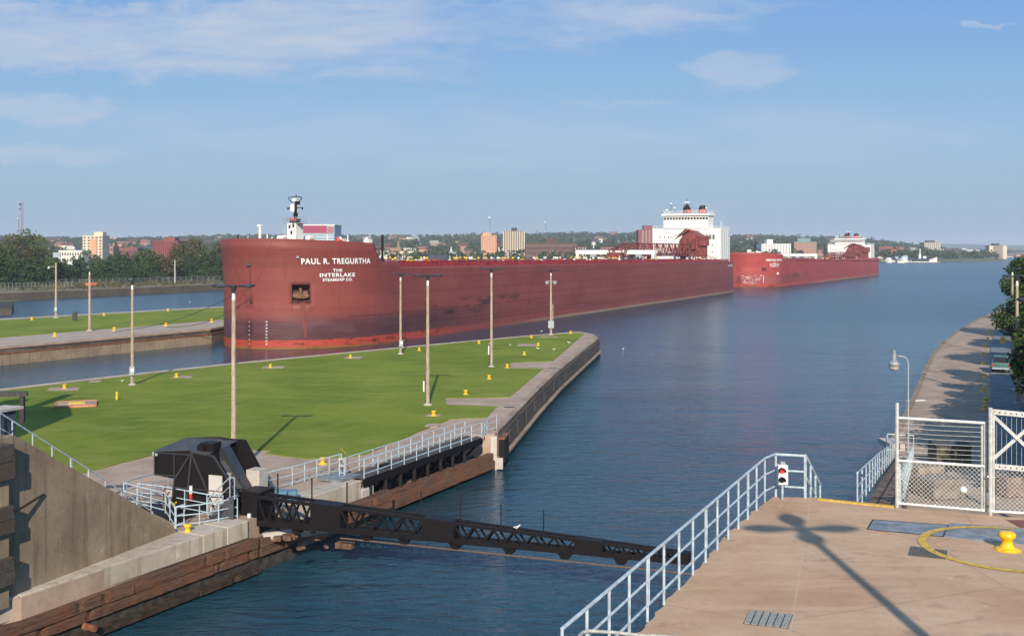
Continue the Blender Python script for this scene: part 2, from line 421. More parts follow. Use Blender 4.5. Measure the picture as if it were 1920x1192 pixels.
# east quay wall of the pier: coping, masonry face, water-line ledge
eq = thing('quay_wall', 'weathered masonry quay wall with pale coping along the water side of the grassy centre pier', 'quay wall', (E[0].x, E[0].y, 0))
wp = [p[:] for p in east] + [north[0], north[1]]
wall_piece('coping', wp, G - .38, G + .03, .55, M_EDGE, None, parent=eq, inward=1)
wp2 = [(p[0] + .10, p[1] - .02) for p in east] + [(north[0][0] + .10, north[0][1])]
wall_piece('masonry_face', wp2, .75, G - .39, .5, M_STONE, None, parent=eq)
wp3 = [(p[0] + .42, p[1] - .05) for p in east] + [(north[0][0] + .42, north[0][1] + .2)]
wall_piece('ledge', wp3, .50, .70, .9, M_EDGE, None, parent=eq)
wp4 = [(p[0] + .2, p[1]) for p in east] + [(north[0][0] + .2, north[0][1])]
wall_piece('footing', wp4, -6, .44, .6, M_DARKROCK, None, parent=eq)
# vertical joints / fender streaks on the masonry face
for i in range(9):
    t = i / 9; k = min(3, int(t * 4)); p = Vector(east[k]).lerp(Vector(east[k + 1]), t * 4 - k)
    b_ = MB(); b_.box((p.x + .16, p.y, 1.75), (.08, .12, 1.2), rz=-.15); b_.build('fender_post', M_GTIMBER, eq)
# north coping (thin concrete rim)
nc = wall_piece('kerb', [n_ for n_ in north[1:8]], G - .5, G + .02, .5, M_CURB, 'thin pale concrete rim along the far side of the grassy centre pier', 'rim', inward=1)

# near curb of the lock wall (pale concrete blocks) in three lengths
lk = [Vector(p) for p in lockedge]
cb = thing('lock_curb', 'pale streaked concrete curb of four long blocks at the bottom left, above rust brown timbers', 'concrete curb', (lk[1].x, lk[1].y, 2))
edge_dir = (lk[4] - lk[1]).normalized()
def along(s_, off=0., z=0.):
    p = lk[1] + edge_dir * s_; nn = Vector((-edge_dir.y, edge_dir.x)); q = p + nn * off
    return Vector((q.x, q.y, z))
Ltot = (lk[4] - lk[1]).length
cuts = [-24, -12, .9, 11.9, Ltot - 1.7, Ltot]
for i in range(5):
    a, b = cuts[i] + .02, cuts[i + 1] - .02
    b_ = MB(); b_.box((along((a + b) / 2, .78, 2.48)), (b - a, 1.8, .98), rz=math.atan2(edge_dir.y, edge_dir.x))
    o = b_.build('curb_block', M_CURB, cb)
    bv = o.modifiers.new('bevel', 'BEVEL'); bv.width = .05; bv.segments = 2
# timber fender below curb
random.seed(3)
def rough_beam(b_, sa, sb, o0, o1, za, zb):
    n = max(3, int((sb - sa) / .28)); vs = []
    for i in range(n + 1):
        s_ = sa + (sb - sa) * i / n; e_ = .10 if i in (0, n) else 0
        j = lambda k: random.uniform(-k, k) * .30
        w = .5 if random.random() < .06 else 0
        vs += [along(s_ + j(e_), o0 + j(.035) + w * .14, za + j(.03)), along(s_ + j(e_), o0 + j(.035) + w * .22, zb + j(.03) - w * .12), along(s_, o1, zb), along(s_, o1, za)]
    b_.add(vs, [(4 * i + k, 4 * i + 4 + k, 4 * i + 4 + (k + 1) % 4, 4 * i + (k + 1) % 4) for i in range(n) for k in range(4)] + [(0, 1, 2, 3), (4 * n + 3, 4 * n + 2, 4 * n + 1, 4 * n)])
def timber_run(name, label, s0, s1, z0, z1, prot, rows, m=M_TIMBER, off=0., cat='timber fender', parent=None):
    root = parent or thing(name, label, cat, along(s0, -prot, z0))
    rz = math.atan2(edge_dir.y, edge_dir.x); h = (z1 - z0) / rows
    for r_ in range(rows):
        s_ = s0 - random.uniform(0, 2)
        while s_ < s1:
            ln = random.uniform(4.5, 8); e = min(s_ + ln, s1)
            b_ = MB(); jit = random.uniform(-.06, .06)
            c = along((max(s_, s0) + e) / 2, off - prot / 2 + jit - .05 * r_, z0 + h * (r_ + .5))
            if e - max(s_, s0) > .3:
                rough_beam(b_, max(s_, s0) + .03, e - .03, off - prot + jit - .05 * r_, off + jit - .05 * r_, z0 + h * r_ + .02, z0 + h * (r_ + 1) - .02)
                b_.build('timber', m, root)
            s_ = e
    return root
timber_run('timber_fender', 'long rust brown splintered timber fender below the pale curb at the lower left', -20, Ltot + .4, .85, 1.95, .5, 2)
timber_run('waler', 'lower brown timber waler just above the dark water at the lower left', -20, Ltot + .2, .12, .42, .85, 1, m=mat('wet_timber', (.055, .035, .022), .6, 0, .4, 2))
b_ = MB(); b_.box(along(Ltot / 2 - 8, -.05, -2.6), (Ltot + 24, .5, 7.0), rz=math.atan2(edge_dir.y, edge_dir.x))
lw = tag(b_.build('lock_wall', M_DARKROCK, loc=along(0, 0, -5)), 'dark wet lock wall behind the timbers at the lower left water line', 'lock wall')
# pipe stub in the timber wall
b_ = MB(); p = at(178, 1178, .75); b_.tube(p, p + Vector((-.6, .3, 0)), .16, 14)
tag(b_.build('drain_pipe', M_RUST, loc=p), 'rusty round drain pipe end under the timber fender at the bottom left', 'pipe')

# debris sill between the two curbs, under the boom pivot
b_ = MB(); sl = [A(463, 990, 2.0), A(585, 950, 2.0), (-13.6, 66.5), (-16.5, 62)]
b_.prism(sl, 0.2, 2.1); tag(b_.build('pivot_sill', M_PALE, loc=(sl[0][0], sl[0][1], .2)), 'broken pale concrete sill under the black boom pivot', 'concrete sill')
sill_e = timber_run('sill_timbers', 'short stack of broken rusty timbers in front of the sill below the boom', Ltot + .6, Ltot + 13.5, .85, 1.85, .5, 2, cat='timber fender')
# second curb
c2a, c2b = Vector(A(585, 929)), Vector(A(671, 901)); d2 = (c2b - c2a).normalized(); n2_ = Vector((-d2.y, d2.x))
cb2 = thing('lock_curb', 'pale concrete curb block between the boom and the footbridge', 'concrete curb', (c2a.x, c2a.y, 1.9))
b_ = MB(); c = (c2a + c2b) / 2 + n2_ * .55 - d2 * 1.6; b_.box((c.x, c.y, 2.32), ((c2b - c2a).length + 3.4, 1.5, 1.25), rz=math.atan2(d2.y, d2.x))
o = b_.build('curb_block', M_CURB, cb2); bv = o.modifiers.new('b', 'BEVEL'); bv.width = .05
b_ = MB(); c = c2b + n2_ * .4 + d2 * .9; b_.box((c.x, c.y, 1.95), (1.7, 1.1, .8), rz=math.atan2(d2.y, d2.x) + .05)
o = b_.build('broken_end', M_PALE, cb2); bv = o.modifiers.new('b', 'BEVEL'); bv.width = .18; bv.segments = 2
b_ = MB(); c = c2b + n2_ * 1.4 - d2 * .1; b_.box((c.x, c.y, 3.02), (2.2, 1.9, .16), rz=math.atan2(d2.y, d2.x))
b_.build('cap_plate', M_STEELP, cb2)
# rust beam under the footbridge and piles
ba, bb = Vector((-8.55, 72.2, 0)), Vector((-1.6, 86.6, 0)); bd = (bb - ba).normalized(); rzb = math.atan2(bd.y, bd.x)
beam = thing('fender_beam', 'thick rust brown timber fender beam spanning the dark opening under the footbridge', 'timber beam', (ba.x, ba.y, .6))
random.seed(5)
for k, (z, th) in enumerate(((.50, .62), (1.10, .60))):
    b_ = MB(); c = (ba + bb) / 2; b_.box((c.x - .1 * k, c.y, z + .12), ((bb - ba).length - .1 * k, .5, th), rz=rzb); b_.build('timber', M_TIMBER, beam)
for k in range(7):
    p = ba.lerp(bb, (k + .5) / 7) + Vector((-.35, .18, 0)); b_ = MB(); b_.tube((p.x, p.y, -6), (p.x, p.y, .55), .2, 10); b_.build('pile', M_GTIMBER, beam)
b_ = MB(); b_.bar((-10.3, 68.6, 1.25), (-8.5, 72.4, 1.25), .45, 1.0); b_.build('timber', M_TIMBER, beam)
b_ = MB(); b_.bar((-10.2, 68.4, .35), (-8.3, 72.4, .35), .35, .5); b_.build('timber', M_GTIMBER, beam)
# rubble slope in the recess
random.seed(8)
b_ = MB()
for k in range(170):
    t = random.random(); u = random.random()
    p = Vector((-10.1, 71.0, 0)).lerp(Vector((-2.6, 87.4, 0)), t) + Vector((-.88, .46, 0)) * (u * 1.9 - .2)
    s_ = random.uniform(.15, .5); z = .7 + u * 1.0 + random.uniform(-.1, .25)
    bas = Matrix.Rotation(random.uniform(0, 3), 3, Vector((random.random(), random.random(), random.random() + .1)).normalized())
    b_.box((p.x, p.y, z), (s_ * 1.5, s_, s_ * .8), basis=tuple(bas.col[i].copy() for i in range(3)))
tag(b_.build('rubble', mat('rubble', (.06, .045, .032), .9, 0, .5, 2, c2=(.025, .018, .013)), loc=(-6, 79, 0)), 'heap of dark broken stones under the footbridge', 'rubble', kind='stuff')
b_ = MB(); b_.prism([(-10.2, 69.8), (-12.2, 71), (-4.6, 86.8), (-2.2, 88.4)], -6, .9)
struct('riprap_bed', b_, M_DARKROCK)

# corner fender (black, rust edged) where the footbridge meets the quay
cf = thing('corner_fender', 'black rust edged steel corner fender at the end of the footbridge', 'fender', (*A(934, 815), 1))
q = Vector(A(934, 812)); e1 = (Vector(A(971, 771)) - q).normalized()
b_ = MB(); c = q + e1 * .9 + Vector((.38, -.15)); b_.box((c.x, c.y, 1.55), (2.6, .42, 1.9), rz=math.atan2(e1.y, e1.x)); b_.build('plate', M_BLACK, cf)
b_ = MB(); b_.box((c.x, c.y, 2.56), (2.7, .5, .12), rz=math.atan2(e1.y, e1.x)); b_.build('rust_cap', M_RUST, cf)
b_ = MB(); b_.box((q.x - .35, q.y - .45, 1.3), (.5, .5, 2.9)); b_.build('end_post', M_PALE, cf)
b_ = MB(); b_.box((q.x + .0, q.y - .5, .55), (.8, .5, .9)); b_.build('foot_block', M_PALE, cf)

# ---- sloped old wall at left
wA, wB = at(28, 1117, G), at(332, 999, G)
wdir = (wB - wA); wl = wdir.length; wdir.normalize(); wn = Vector((-wdir.y, wdir.x, 0))
def WP(s_, z, off=0.): return wA + wdir * s_ + wn * off + Vector((0, 0, z - G))
prof = [(-26, G - .1), (wl, G - .1), (wl - .15, G + .25), (wl - .7, G + .75), (wl - 1.5, G + 1.2)]
import math as _m
ztop = zY(816, wA.y)
for k in range(1, 9):
    s_ = (wl - 1.5) * (1 - k / 8); prof.append((s_ * 1.0 + .0, G + 1.2 + (ztop - G - 1.2) * (k / 8) ** 1.0))
prof += [(-26, ztop)]
b_ = MB(); b_.extrude([WP(s_, z) for s_, z in prof], wn * 1.1)
ow = tag(b_.build('sloped_wall', M_OLDWALL, loc=wA), 'tall brown stained concrete wall with a sloping top edge at the left', 'concrete wall')
# stairs behind it
st = thing('stairway', 'concrete stairs running down behind the sloping wall at the left', 'stairs', WP(0, G, 1.2))
ns = 26
for k in range(ns):
    s_ = wl - 1.2 - (wl - 1.2) * k / ns; z = G + .1 + (ztop - G - .1) * (k + 1) / ns
    b_ = MB(); b_.box(WP(s_ - .25, (z + G) / 2, 1.75), (wl / ns + .02, 1.2, z - G), rz=math.atan2(wdir.y, wdir.x)); b_.build('step', M_PATH, st)
# upper lock-wall mass left of the frame (stands at the height of the deck)
b_ = MB(); b_.extrude([WP(-26, G - .1, 1.2), WP(-.6, G - .1, 1.2), WP(-.6, ztop - .05, 1.2), WP(-26, ztop - .05, 1.2)], wn * 5)
tag(b_.build('upper_lock_wall', M_PATH, loc=WP(-1, G, 1.2)), 'pale top of the high lock wall at the far left edge', 'lock wall')
# stacked timbers and concrete blocks of the gate recess at the left edge
gs = thing('timber_buttress', 'stack of dark weathered timbers and rusty concrete blocks at the left edge', 'buttress', WP(-1.8, G, -.4))
zz = G - .6; random.seed(2)
lv = [(.0, 1.0, 'c', .40), (1.0, 2.15, 't', .62), (2.15, 3.2, 'c', .40), (3.2, 4.35, 't', .60), (4.35, 5.5, 'c', .40), (5.5, 7.0, 't', .62)]
for z0, z1, k, pr in lv:
    b_ = MB()
    if k == 't':
        n = 2
        for j in range(n):
            h = (z1 - z0) / n
            b_ = MB(); b_.box(WP(-3.2 + (.0), G - .2 + z0 + h * (j + .5), -pr / 2 + .15 * j * .3), (5.2, pr, h * .95), rz=math.atan2(wdir.y, wdir.x)); b_.build('timber', M_GTIMBER, gs)
    else:
        b_.box(WP(-3.25, G - .2 + (z0 + z1) / 2, -pr / 2), (5.05, pr, z1 - z0 - .01), rz=math.atan2(wdir.y, wdir.x)); b_.build('concrete_block', M_OLDWALL, gs)
b_ = MB(); b_.bar(WP(-.6, 6.7, -.5), WP(1.6, 7.0, -.05), .08); b_.build('rod', M_IRON, gs)
# concrete pillar + dark cabinet near the rail at the far left
b_ = MB(); b_.box(WP(.3, ztop - .55, 2.1), (.9, .9, 2.7), rz=math.atan2(wdir.y, wdir.x))
pl = thing('pillar', 'grey brown concrete pillar with a flat cap behind the rail at the far left', 'pillar', WP(.3, ztop - 1.9, 2.1)); b_.build('shaft', M_PATH, pl)
b_ = MB(); b_.box(WP(.9, ztop + .86, 2.1), (2.3, 1.1, .12), rz=math.atan2(wdir.y, wdir.x)); b_.build('cap', M_PALE, pl)
b_ = MB(); b_.box(WP(1.3, ztop - .6, 2.1), (.85, .8, 2.75), rz=math.atan2(wdir.y, wdir.x)); b_.build('dark_side', mat('slate_paint', (.05, .065, .09), .6), pl)
# gate machinery arm; unseen cabin and stacks added to throw the lawn's shade
gm = thing('gate_gantry', 'dark steel gate machinery arm at the far left edge, plus unseen blocks shading the lawn', 'machinery', (-44, 72, G))
b_ = MB(); b_.extrude([(-47.8, 70, G), (-39.4, 70, G), (-39.4, 70, 12.6), (-41.5, 70, 15.2), (-47.8, 70, 15.6)], (0, 8, 0)); b_.build('cabin', M_IRON, gm)  # cabin is an unseen block shaped to cast the lawn's shade
b_ = MB(); b_.bar((-27.5, 51.6, ztop + 1.1), (-23.9, 52.6, ztop + 1.0), .4, .22); b_.bar((-24.1, 52.5, ztop + 1), (-24.1, 52.5, ztop - .4), .2); b_.build('arm', M_IRON, gm)
b_ = MB(); b_.tube((-45, 76, 15), (-45, 76, 20.5), .6, 8); b_.tube((-48.5, 75, 15), (-48.5, 75, 19), 1.2, 8); b_.build('stack', M_IRON, gm)  # unseen stacks added for the streaks in that shade

# ---- far left pier (beyond the lock approach)
lp_edge = [(-150, 45), A(0, 650), A(394, 616), (-56.6, 213.4), (-.4 - 47.7 - 14.6 + .4305 * 60, 193.5 + 7.0 + .9026 * 60 + .2)]
for a_ in (150, 240): lp_edge.append((-47.7 - 14.9 + .4305 * a_, 193.5 + 7.1 + .9026 * a_))
lp_far = [(20, 430), (-14, 410), A(430, 574), A(0, 598), (-200, 110)]
mb = MB(); mb.prism(lp_edge + lp_far, -7, G - .02); struct('far_pier', mb, M_PALE if False else m_concrete('far_pier_concrete', (.33, .26, .205), (.42, .34, .27), (.20, .15, .12), crack=False))
lg = [(-170, 60), A(0, 633), A(427, 598.5), (-40, 262), (10, 400), (-14, 405), A(430, 576), A(0, 600.5), (-200, 115)]
mb = MB(); mb.prism(lg, G - .1, G + .05); struct('far_lawn', mb, M_GRASS)
lq = thing('quay_wall', 'stained quay wall with a pale footing and dark timber band along the far left pier', 'quay wall', (*A(0, 650), 0))
rw = [(p[0], p[1]) for p in lp_edge[:4]]
def off2(pts, dxy): return [(p[0] + dxy[0], p[1] + dxy[1]) for p in pts]
wall_piece('coping', off2(rw, (.12, -.1)), G - .35, G + .03, .6, M_PATH, None, parent=lq)
wall_piece('dark_band', off2(rw, (.0, 0)), G - 1.2, G - .36, .4, M_STONE, None, parent=lq)
wall_piece('timber_band', off2(rw, (.4, -.3)), G - 1.2, G - .95, .4, M_RUST, None, parent=lq)
wall_piece('footing', off2(rw, (.35, -.25)), -2, G - 1.22, .6, M_OLDWALL, None, parent=lq)
wall_piece('far_rim', [lp_far[4], lp_far[3], lp_far[2], lp_far[1]][::-1], G - .5, G + .03, .6, M_CURB, None, parent=lq, inward=-1)
# short pier head at the left edge, channel beyond
b_ = MB(); b_.prism([A(-200, 570, 2.2), A(-200, 583, 2.2), A(22, 575, 2.2), A(26, 567, 2.2), A(5, 565.5, 2.2)], -3, 2.2)
tag(b_.build('stone_pier', M_STONE, loc=(*A(0, 575, 2.2), 0)), 'short dark stone pier head in the channel at the left edge', 'pier head')
# ---- bank wall on the far side of the channel
bk = [(-420, -120), (-178 - 52, 371 - 105), (-178, 371), (-127, 474), (-40, 680), (60, 860)]
bl = bk + [(-200, 1000), (-900, 1000), (-900, -100)]
mb = MB(); mb.prism(bl, -7, 2.75); struct('bank_ground', mb, mat('rough_ground', (.16, .13, .07), .95, 0, .4, .12, c2=(.07, .085, .03)))
wall_piece('bank_wall', bk, -6, 2.9, 1.6, m_concrete('bank_concrete', (.22, .17, .13), (.32, .26, .21), (.10, .075, .06), streak=True, light=(.5, .46, .42), sc_=.5), 'long grey brown channel wall on the far bank at the left', 'channel wall', inward=1)

# ---- foreground deck on the near lock wall
D = 10.4
dk = [A(1450, 931, D), A(1530, 932.5, D), A(1674, 951, D), A(1920, 971, D), (40, 28), (40, -25), (-19.5, -25)]
dk_edge = [A(1190, 1192, D), A(1199, 1183, D), A(1237, 1140, D), A(1272, 1103, D), A(1304, 1069, D), A(1331, 1038, D), A(1355, 1010, D), A(1378, 987, D), A(1405, 963, D), A(1434, 942, D)]
random.seed(21)
dk_r = []
for i in range(len(dk_edge) - 1):
    a, b = Vector(dk_edge[i]), Vector(dk_edge[i + 1])
    for k in range(6): p = a.lerp(b, k / 6); dk_r.append((p.x + random.uniform(-.04, .05), p.y + random.uniform(-.04, .04)))
mb = MB(); mb.prism(dk_r + dk, D - .45, D)
struct('deck', mb, M_DECK)
mb = MB(); low = [(p[0] + .12, p[1]) for p in dk_edge[::3]] + [(8.3, 31.4), (12.4, 32.0), (40, 27), (40, -25), (-19, -25)]
mb.prism(low, -7, D - .46); tag(mb.build('near_lock_wall', M_OLDWALL, loc=(5, 25, 0)), 'near lock wall carrying the brown concrete deck at the lower right', 'lock wall')

# ---- right lower quay
rq_l = [(11.3, 33.6), A(1640, 900), A(1660, 851), A(1672, 820), A(1707, 750), A(1729, 699), A(1745, 667), A(1762, 645), A(1793, 621), A(1836, 596), A(1875, 582), (170, 330), (330, 470), (620, 640)]
rq = rq_l + [(1400, 900), (1400, -60), (60, -60), (30, 30)]
mb = MB(); mb.prism(rq, -7, G - .02)
struct('quay_ground', mb, m_concrete('quay_concrete', (.25, .18, .13), (.42, .31, .23), (.13, .095, .075), brush=True))
wall_piece('quay_edge', rq_l[2:11], G - .6, G + .06, .5, M_OLDWALL, 'curving concrete quay edge along the river at the right', 'quay edge', inward=-1)
# road strip with kerb + grey asphalt
rd = [(1858, 640), (1845, 690), (1856, 770), (1850, 860), (1940, 1000), (1990, 860), (1960, 700), (1912, 640)]
def strip(pts): return [A(*p) for p in pts]
mb = MB(); mb.prism(strip([(1866, 618), (1857, 660), (1858, 760), (1862, 900), (1960, 900), (1915, 760), (1897, 660), (1890, 618)]), G - .1, G + .13)
struct('road', mb, mat('asphalt', (.17, .19, .20), .9, 0, .2, .6, c2=(.13, .135, .14), bump=.3))
mb = MB(); mb.prism([A(1905, 618), A(1920, 700), (75, 90), (60, 40), (700, 40), (700, 620), (300, 420), A(1890, 584)], G - .1, G + .12); struct('grass_verge', mb, M_GRASS)
# ---------------------------------------------------------------- freighters
def m_hull(name, c1, c2, band, low, dark=1.0, seed=0.):
    m, t = newmat(name)
    uvn = t.n('ShaderNodeUVMap', uv_map='hull'); ux, uz, _ = t.sep(uvn.outputs[0])   # ux = metres aft of the stem, uz = metres above water
    a, z = ux, uz
    P = t.comb(a, z, seed)
    n1 = t.noise(t.scale(P, (.05, .12, 1)), 1, 5, .6); n2 = t.noise(t.scale(P, (.35, 1.1, 1)), 1, 6, .7); ns = t.noise(t.scale(P, (1.3, .10, 1)), 1, 5, .7)
    c = t.mix(t.step(n1, .3, .7), c1, c2)
    c = t.mix(t.m('MULTIPLY', t.step(ns, .50, .75), .45), c, tuple(x * .6 for x in c1))
    c = t.mix(t.m('MULTIPLY', t.step(z, 14.8, 15.0), .28), c, tuple(x * .62 for x in c1))
    run = t.noise(t.scale(P, (1.9, .05, 1)), 1, 4, .7)
    c = t.mix(t.m('MULTIPLY', t.m('MULTIPLY', t.step(run, .60, .72), t.step(z, 7.5, 14.0)), .45), c, tuple(x * .42 for x in c1))
    # dark scuffed band above the boot topping
    wob = t.m('MULTIPLY', t.m('SUBTRACT', n2, .5), 2.0)
    zb = t.m('ADD', z, wob)
    fade = t.m('SUBTRACT', 1.0, t.step(a, 30, 85, 0, .90))
    b = t.m('MULTIPLY', t.m('MULTIPLY', t.step(zb, 6.6, 4.2), t.step(z, 1.1, 1.7)), fade)
    bandc = t.mix(t.m('MULTIPLY', t.step(n1, .42, .66), t.step(a, 30, 8)), band, (.15, .105, .115))
    c = t.mix(t.m('MULTIPLY', b, .74 * dark), c, bandc)
    patch = t.m('MULTIPLY', t.step(t.noise(t.scale(P, (.09, .35, 1)), 1, 5, .7), .5, .62), t.m('MULTIPLY', t.step(z, 8.2, 6.6), t.step(z, 2.8, 4.2)))
    patch = t.m('MULTIPLY', patch, t.m('MULTIPLY', t.step(a, 28, 42), t.step(a, 110, 60)))
    c = t.mix(t.m('MULTIPLY', patch, .85 * dark), c, tuple(x * .6 for x in band))
    # brighter bottom paint near the bow, weed line
    lo = t.m('MULTIPLY', t.step(t.m('ADD', z, t.m('MULTIPLY', t.m('SUBTRACT', n2, .5), .9)), 1.75, 1.5), t.step(a, 60, 25))
    lo2 = t.mix(t.step(t.noise(t.scale(P, (.3, .8, 1)), 1, 5, .7), .52, .6), low, tuple(x * .28 for x in low))
    c = t.mix(t.m('MULTIPLY', lo, .95), c, lo2)
    c = t.mix(t.m('MULTIPLY', t.step(z, .75, .1), t.m('MULTIPLY', t.step(a, 40, 5), .7)), c, (.13, .10, .02))
    c = t.mix(t.m('MULTIPLY', t.step(z, .9, .3), t.m('MULTIPLY', t.step(a, 60, 120), .8)), c, (.28, .22, .15))
    # rub marks low on the side
    rub = t.m('MULTIPLY', t.step(t.noise(t.scale(P, (.12, 1.5, 1)), 1, 6, .8), .54, .66), t.m('MULTIPLY', t.step(z, 5.5, 3.5), t.step(a, 20, 60)))
    c = t.mix(t.m('MULTIPLY', rub, .55), c, tuple(x * .45 for x in c1))
    # plate seams
    def seam(z0, a0, k=.035, s=.55):
        d = t.m('ABSOLUTE', t.m('SUBTRACT', z, z0))
        return t.m('MULTIPLY', t.m('MULTIPLY', t.step(d, k * 2.6, k), t.step(a, a0, a0 + 1)), s)
    s_ = seam(9.4, 22)
    for z0, a0, q in ((5.6, 11, .6), (7.3, 60, .4), (12.3, 30, .3), (3.1, 20, .6), (2.2, 60, .5)): s_ = t.m('MAXIMUM', s_, seam(z0, a0, .05, q))
    vf = t.m('ABSOLUTE', t.m('SUBTRACT', t.m('FRACT', t.m('DIVIDE', a, 13.7)), .5))
    s_ = t.m('MAXIMUM', s_, t.m('MULTIPLY', t.m('MULTIPLY', t.step(vf, .497, .4995), .35), t.step(z, 7, 4)))
    c = t.mix(s_, c, tuple(x * .25 for x in c1))
    br = t.n('ShaderNodeTexBrick'); t.put(br.inputs['Vector'], P); br.inputs['Scale'].default_value = 1.0; br.inputs['Brick Width'].default_value = 9.2; br.inputs['Row Height'].default_value = 2.45; br.inputs['Mortar Size'].default_value = .05
    t.put(br.inputs['Color1'], (1.04, 1.04, 1.04, 1)); t.put(br.inputs['Color2'], (.90, .90, .92, 1)); t.put(br.inputs['Mortar'], (.74, .74, .74, 1))
    c = t.mix(.8, c, t.mix(1.0, c, br.outputs['Color'], 'MULTIPLY'))
    t.put(t.p.inputs['Base Color'], c)
    t.p.inputs['Roughness'].default_value = .55; t.p.inputs['Specular IOR Level'].default_value = .25
    h = t.m('ADD', t.m('MULTIPLY', t.noise(t.scale(P, (.4, .5, 1)), 1, 2), .5), t.m('MULTIPLY', n2, .1))
    t.put(t.p.inputs['Normal'], t.bump(h, .5, .35))
    return m
M_HULL1 = m_hull('hull_red', (.195, .046, .038), (.240, .062, .050), (.040, .026, .034), (.36, .052, .032))
M_HULL2 = m_hull('hull_bright_red', (.33, .050, .042), (.38, .064, .054), (.10, .035, .035), (.38, .05, .04), dark=.55, seed=9.)
M_DECKRED = mat('deck_red', (.22, .035, .03), .7, 0, .3, .5)
M_COAM = mat('coaming_red', (.36, .028, .030), .55, 0, .35, .8)
M_BOOMRED = mat('boom_red', (.20, .040, .032), .6, 0, .35, .7)
M_STACKRED = mat('stack_red', (.62, .07, .03), .5, 0, .1, 1)
M_SHIPWHITE = mat('ship_white', (.82, .80, .74), .5, 0, .04, .6, c2=(.70, .67, .60))
M_LETTER = mat('lettering_white', (.80, .80, .77), .6, 0, .06, 3)

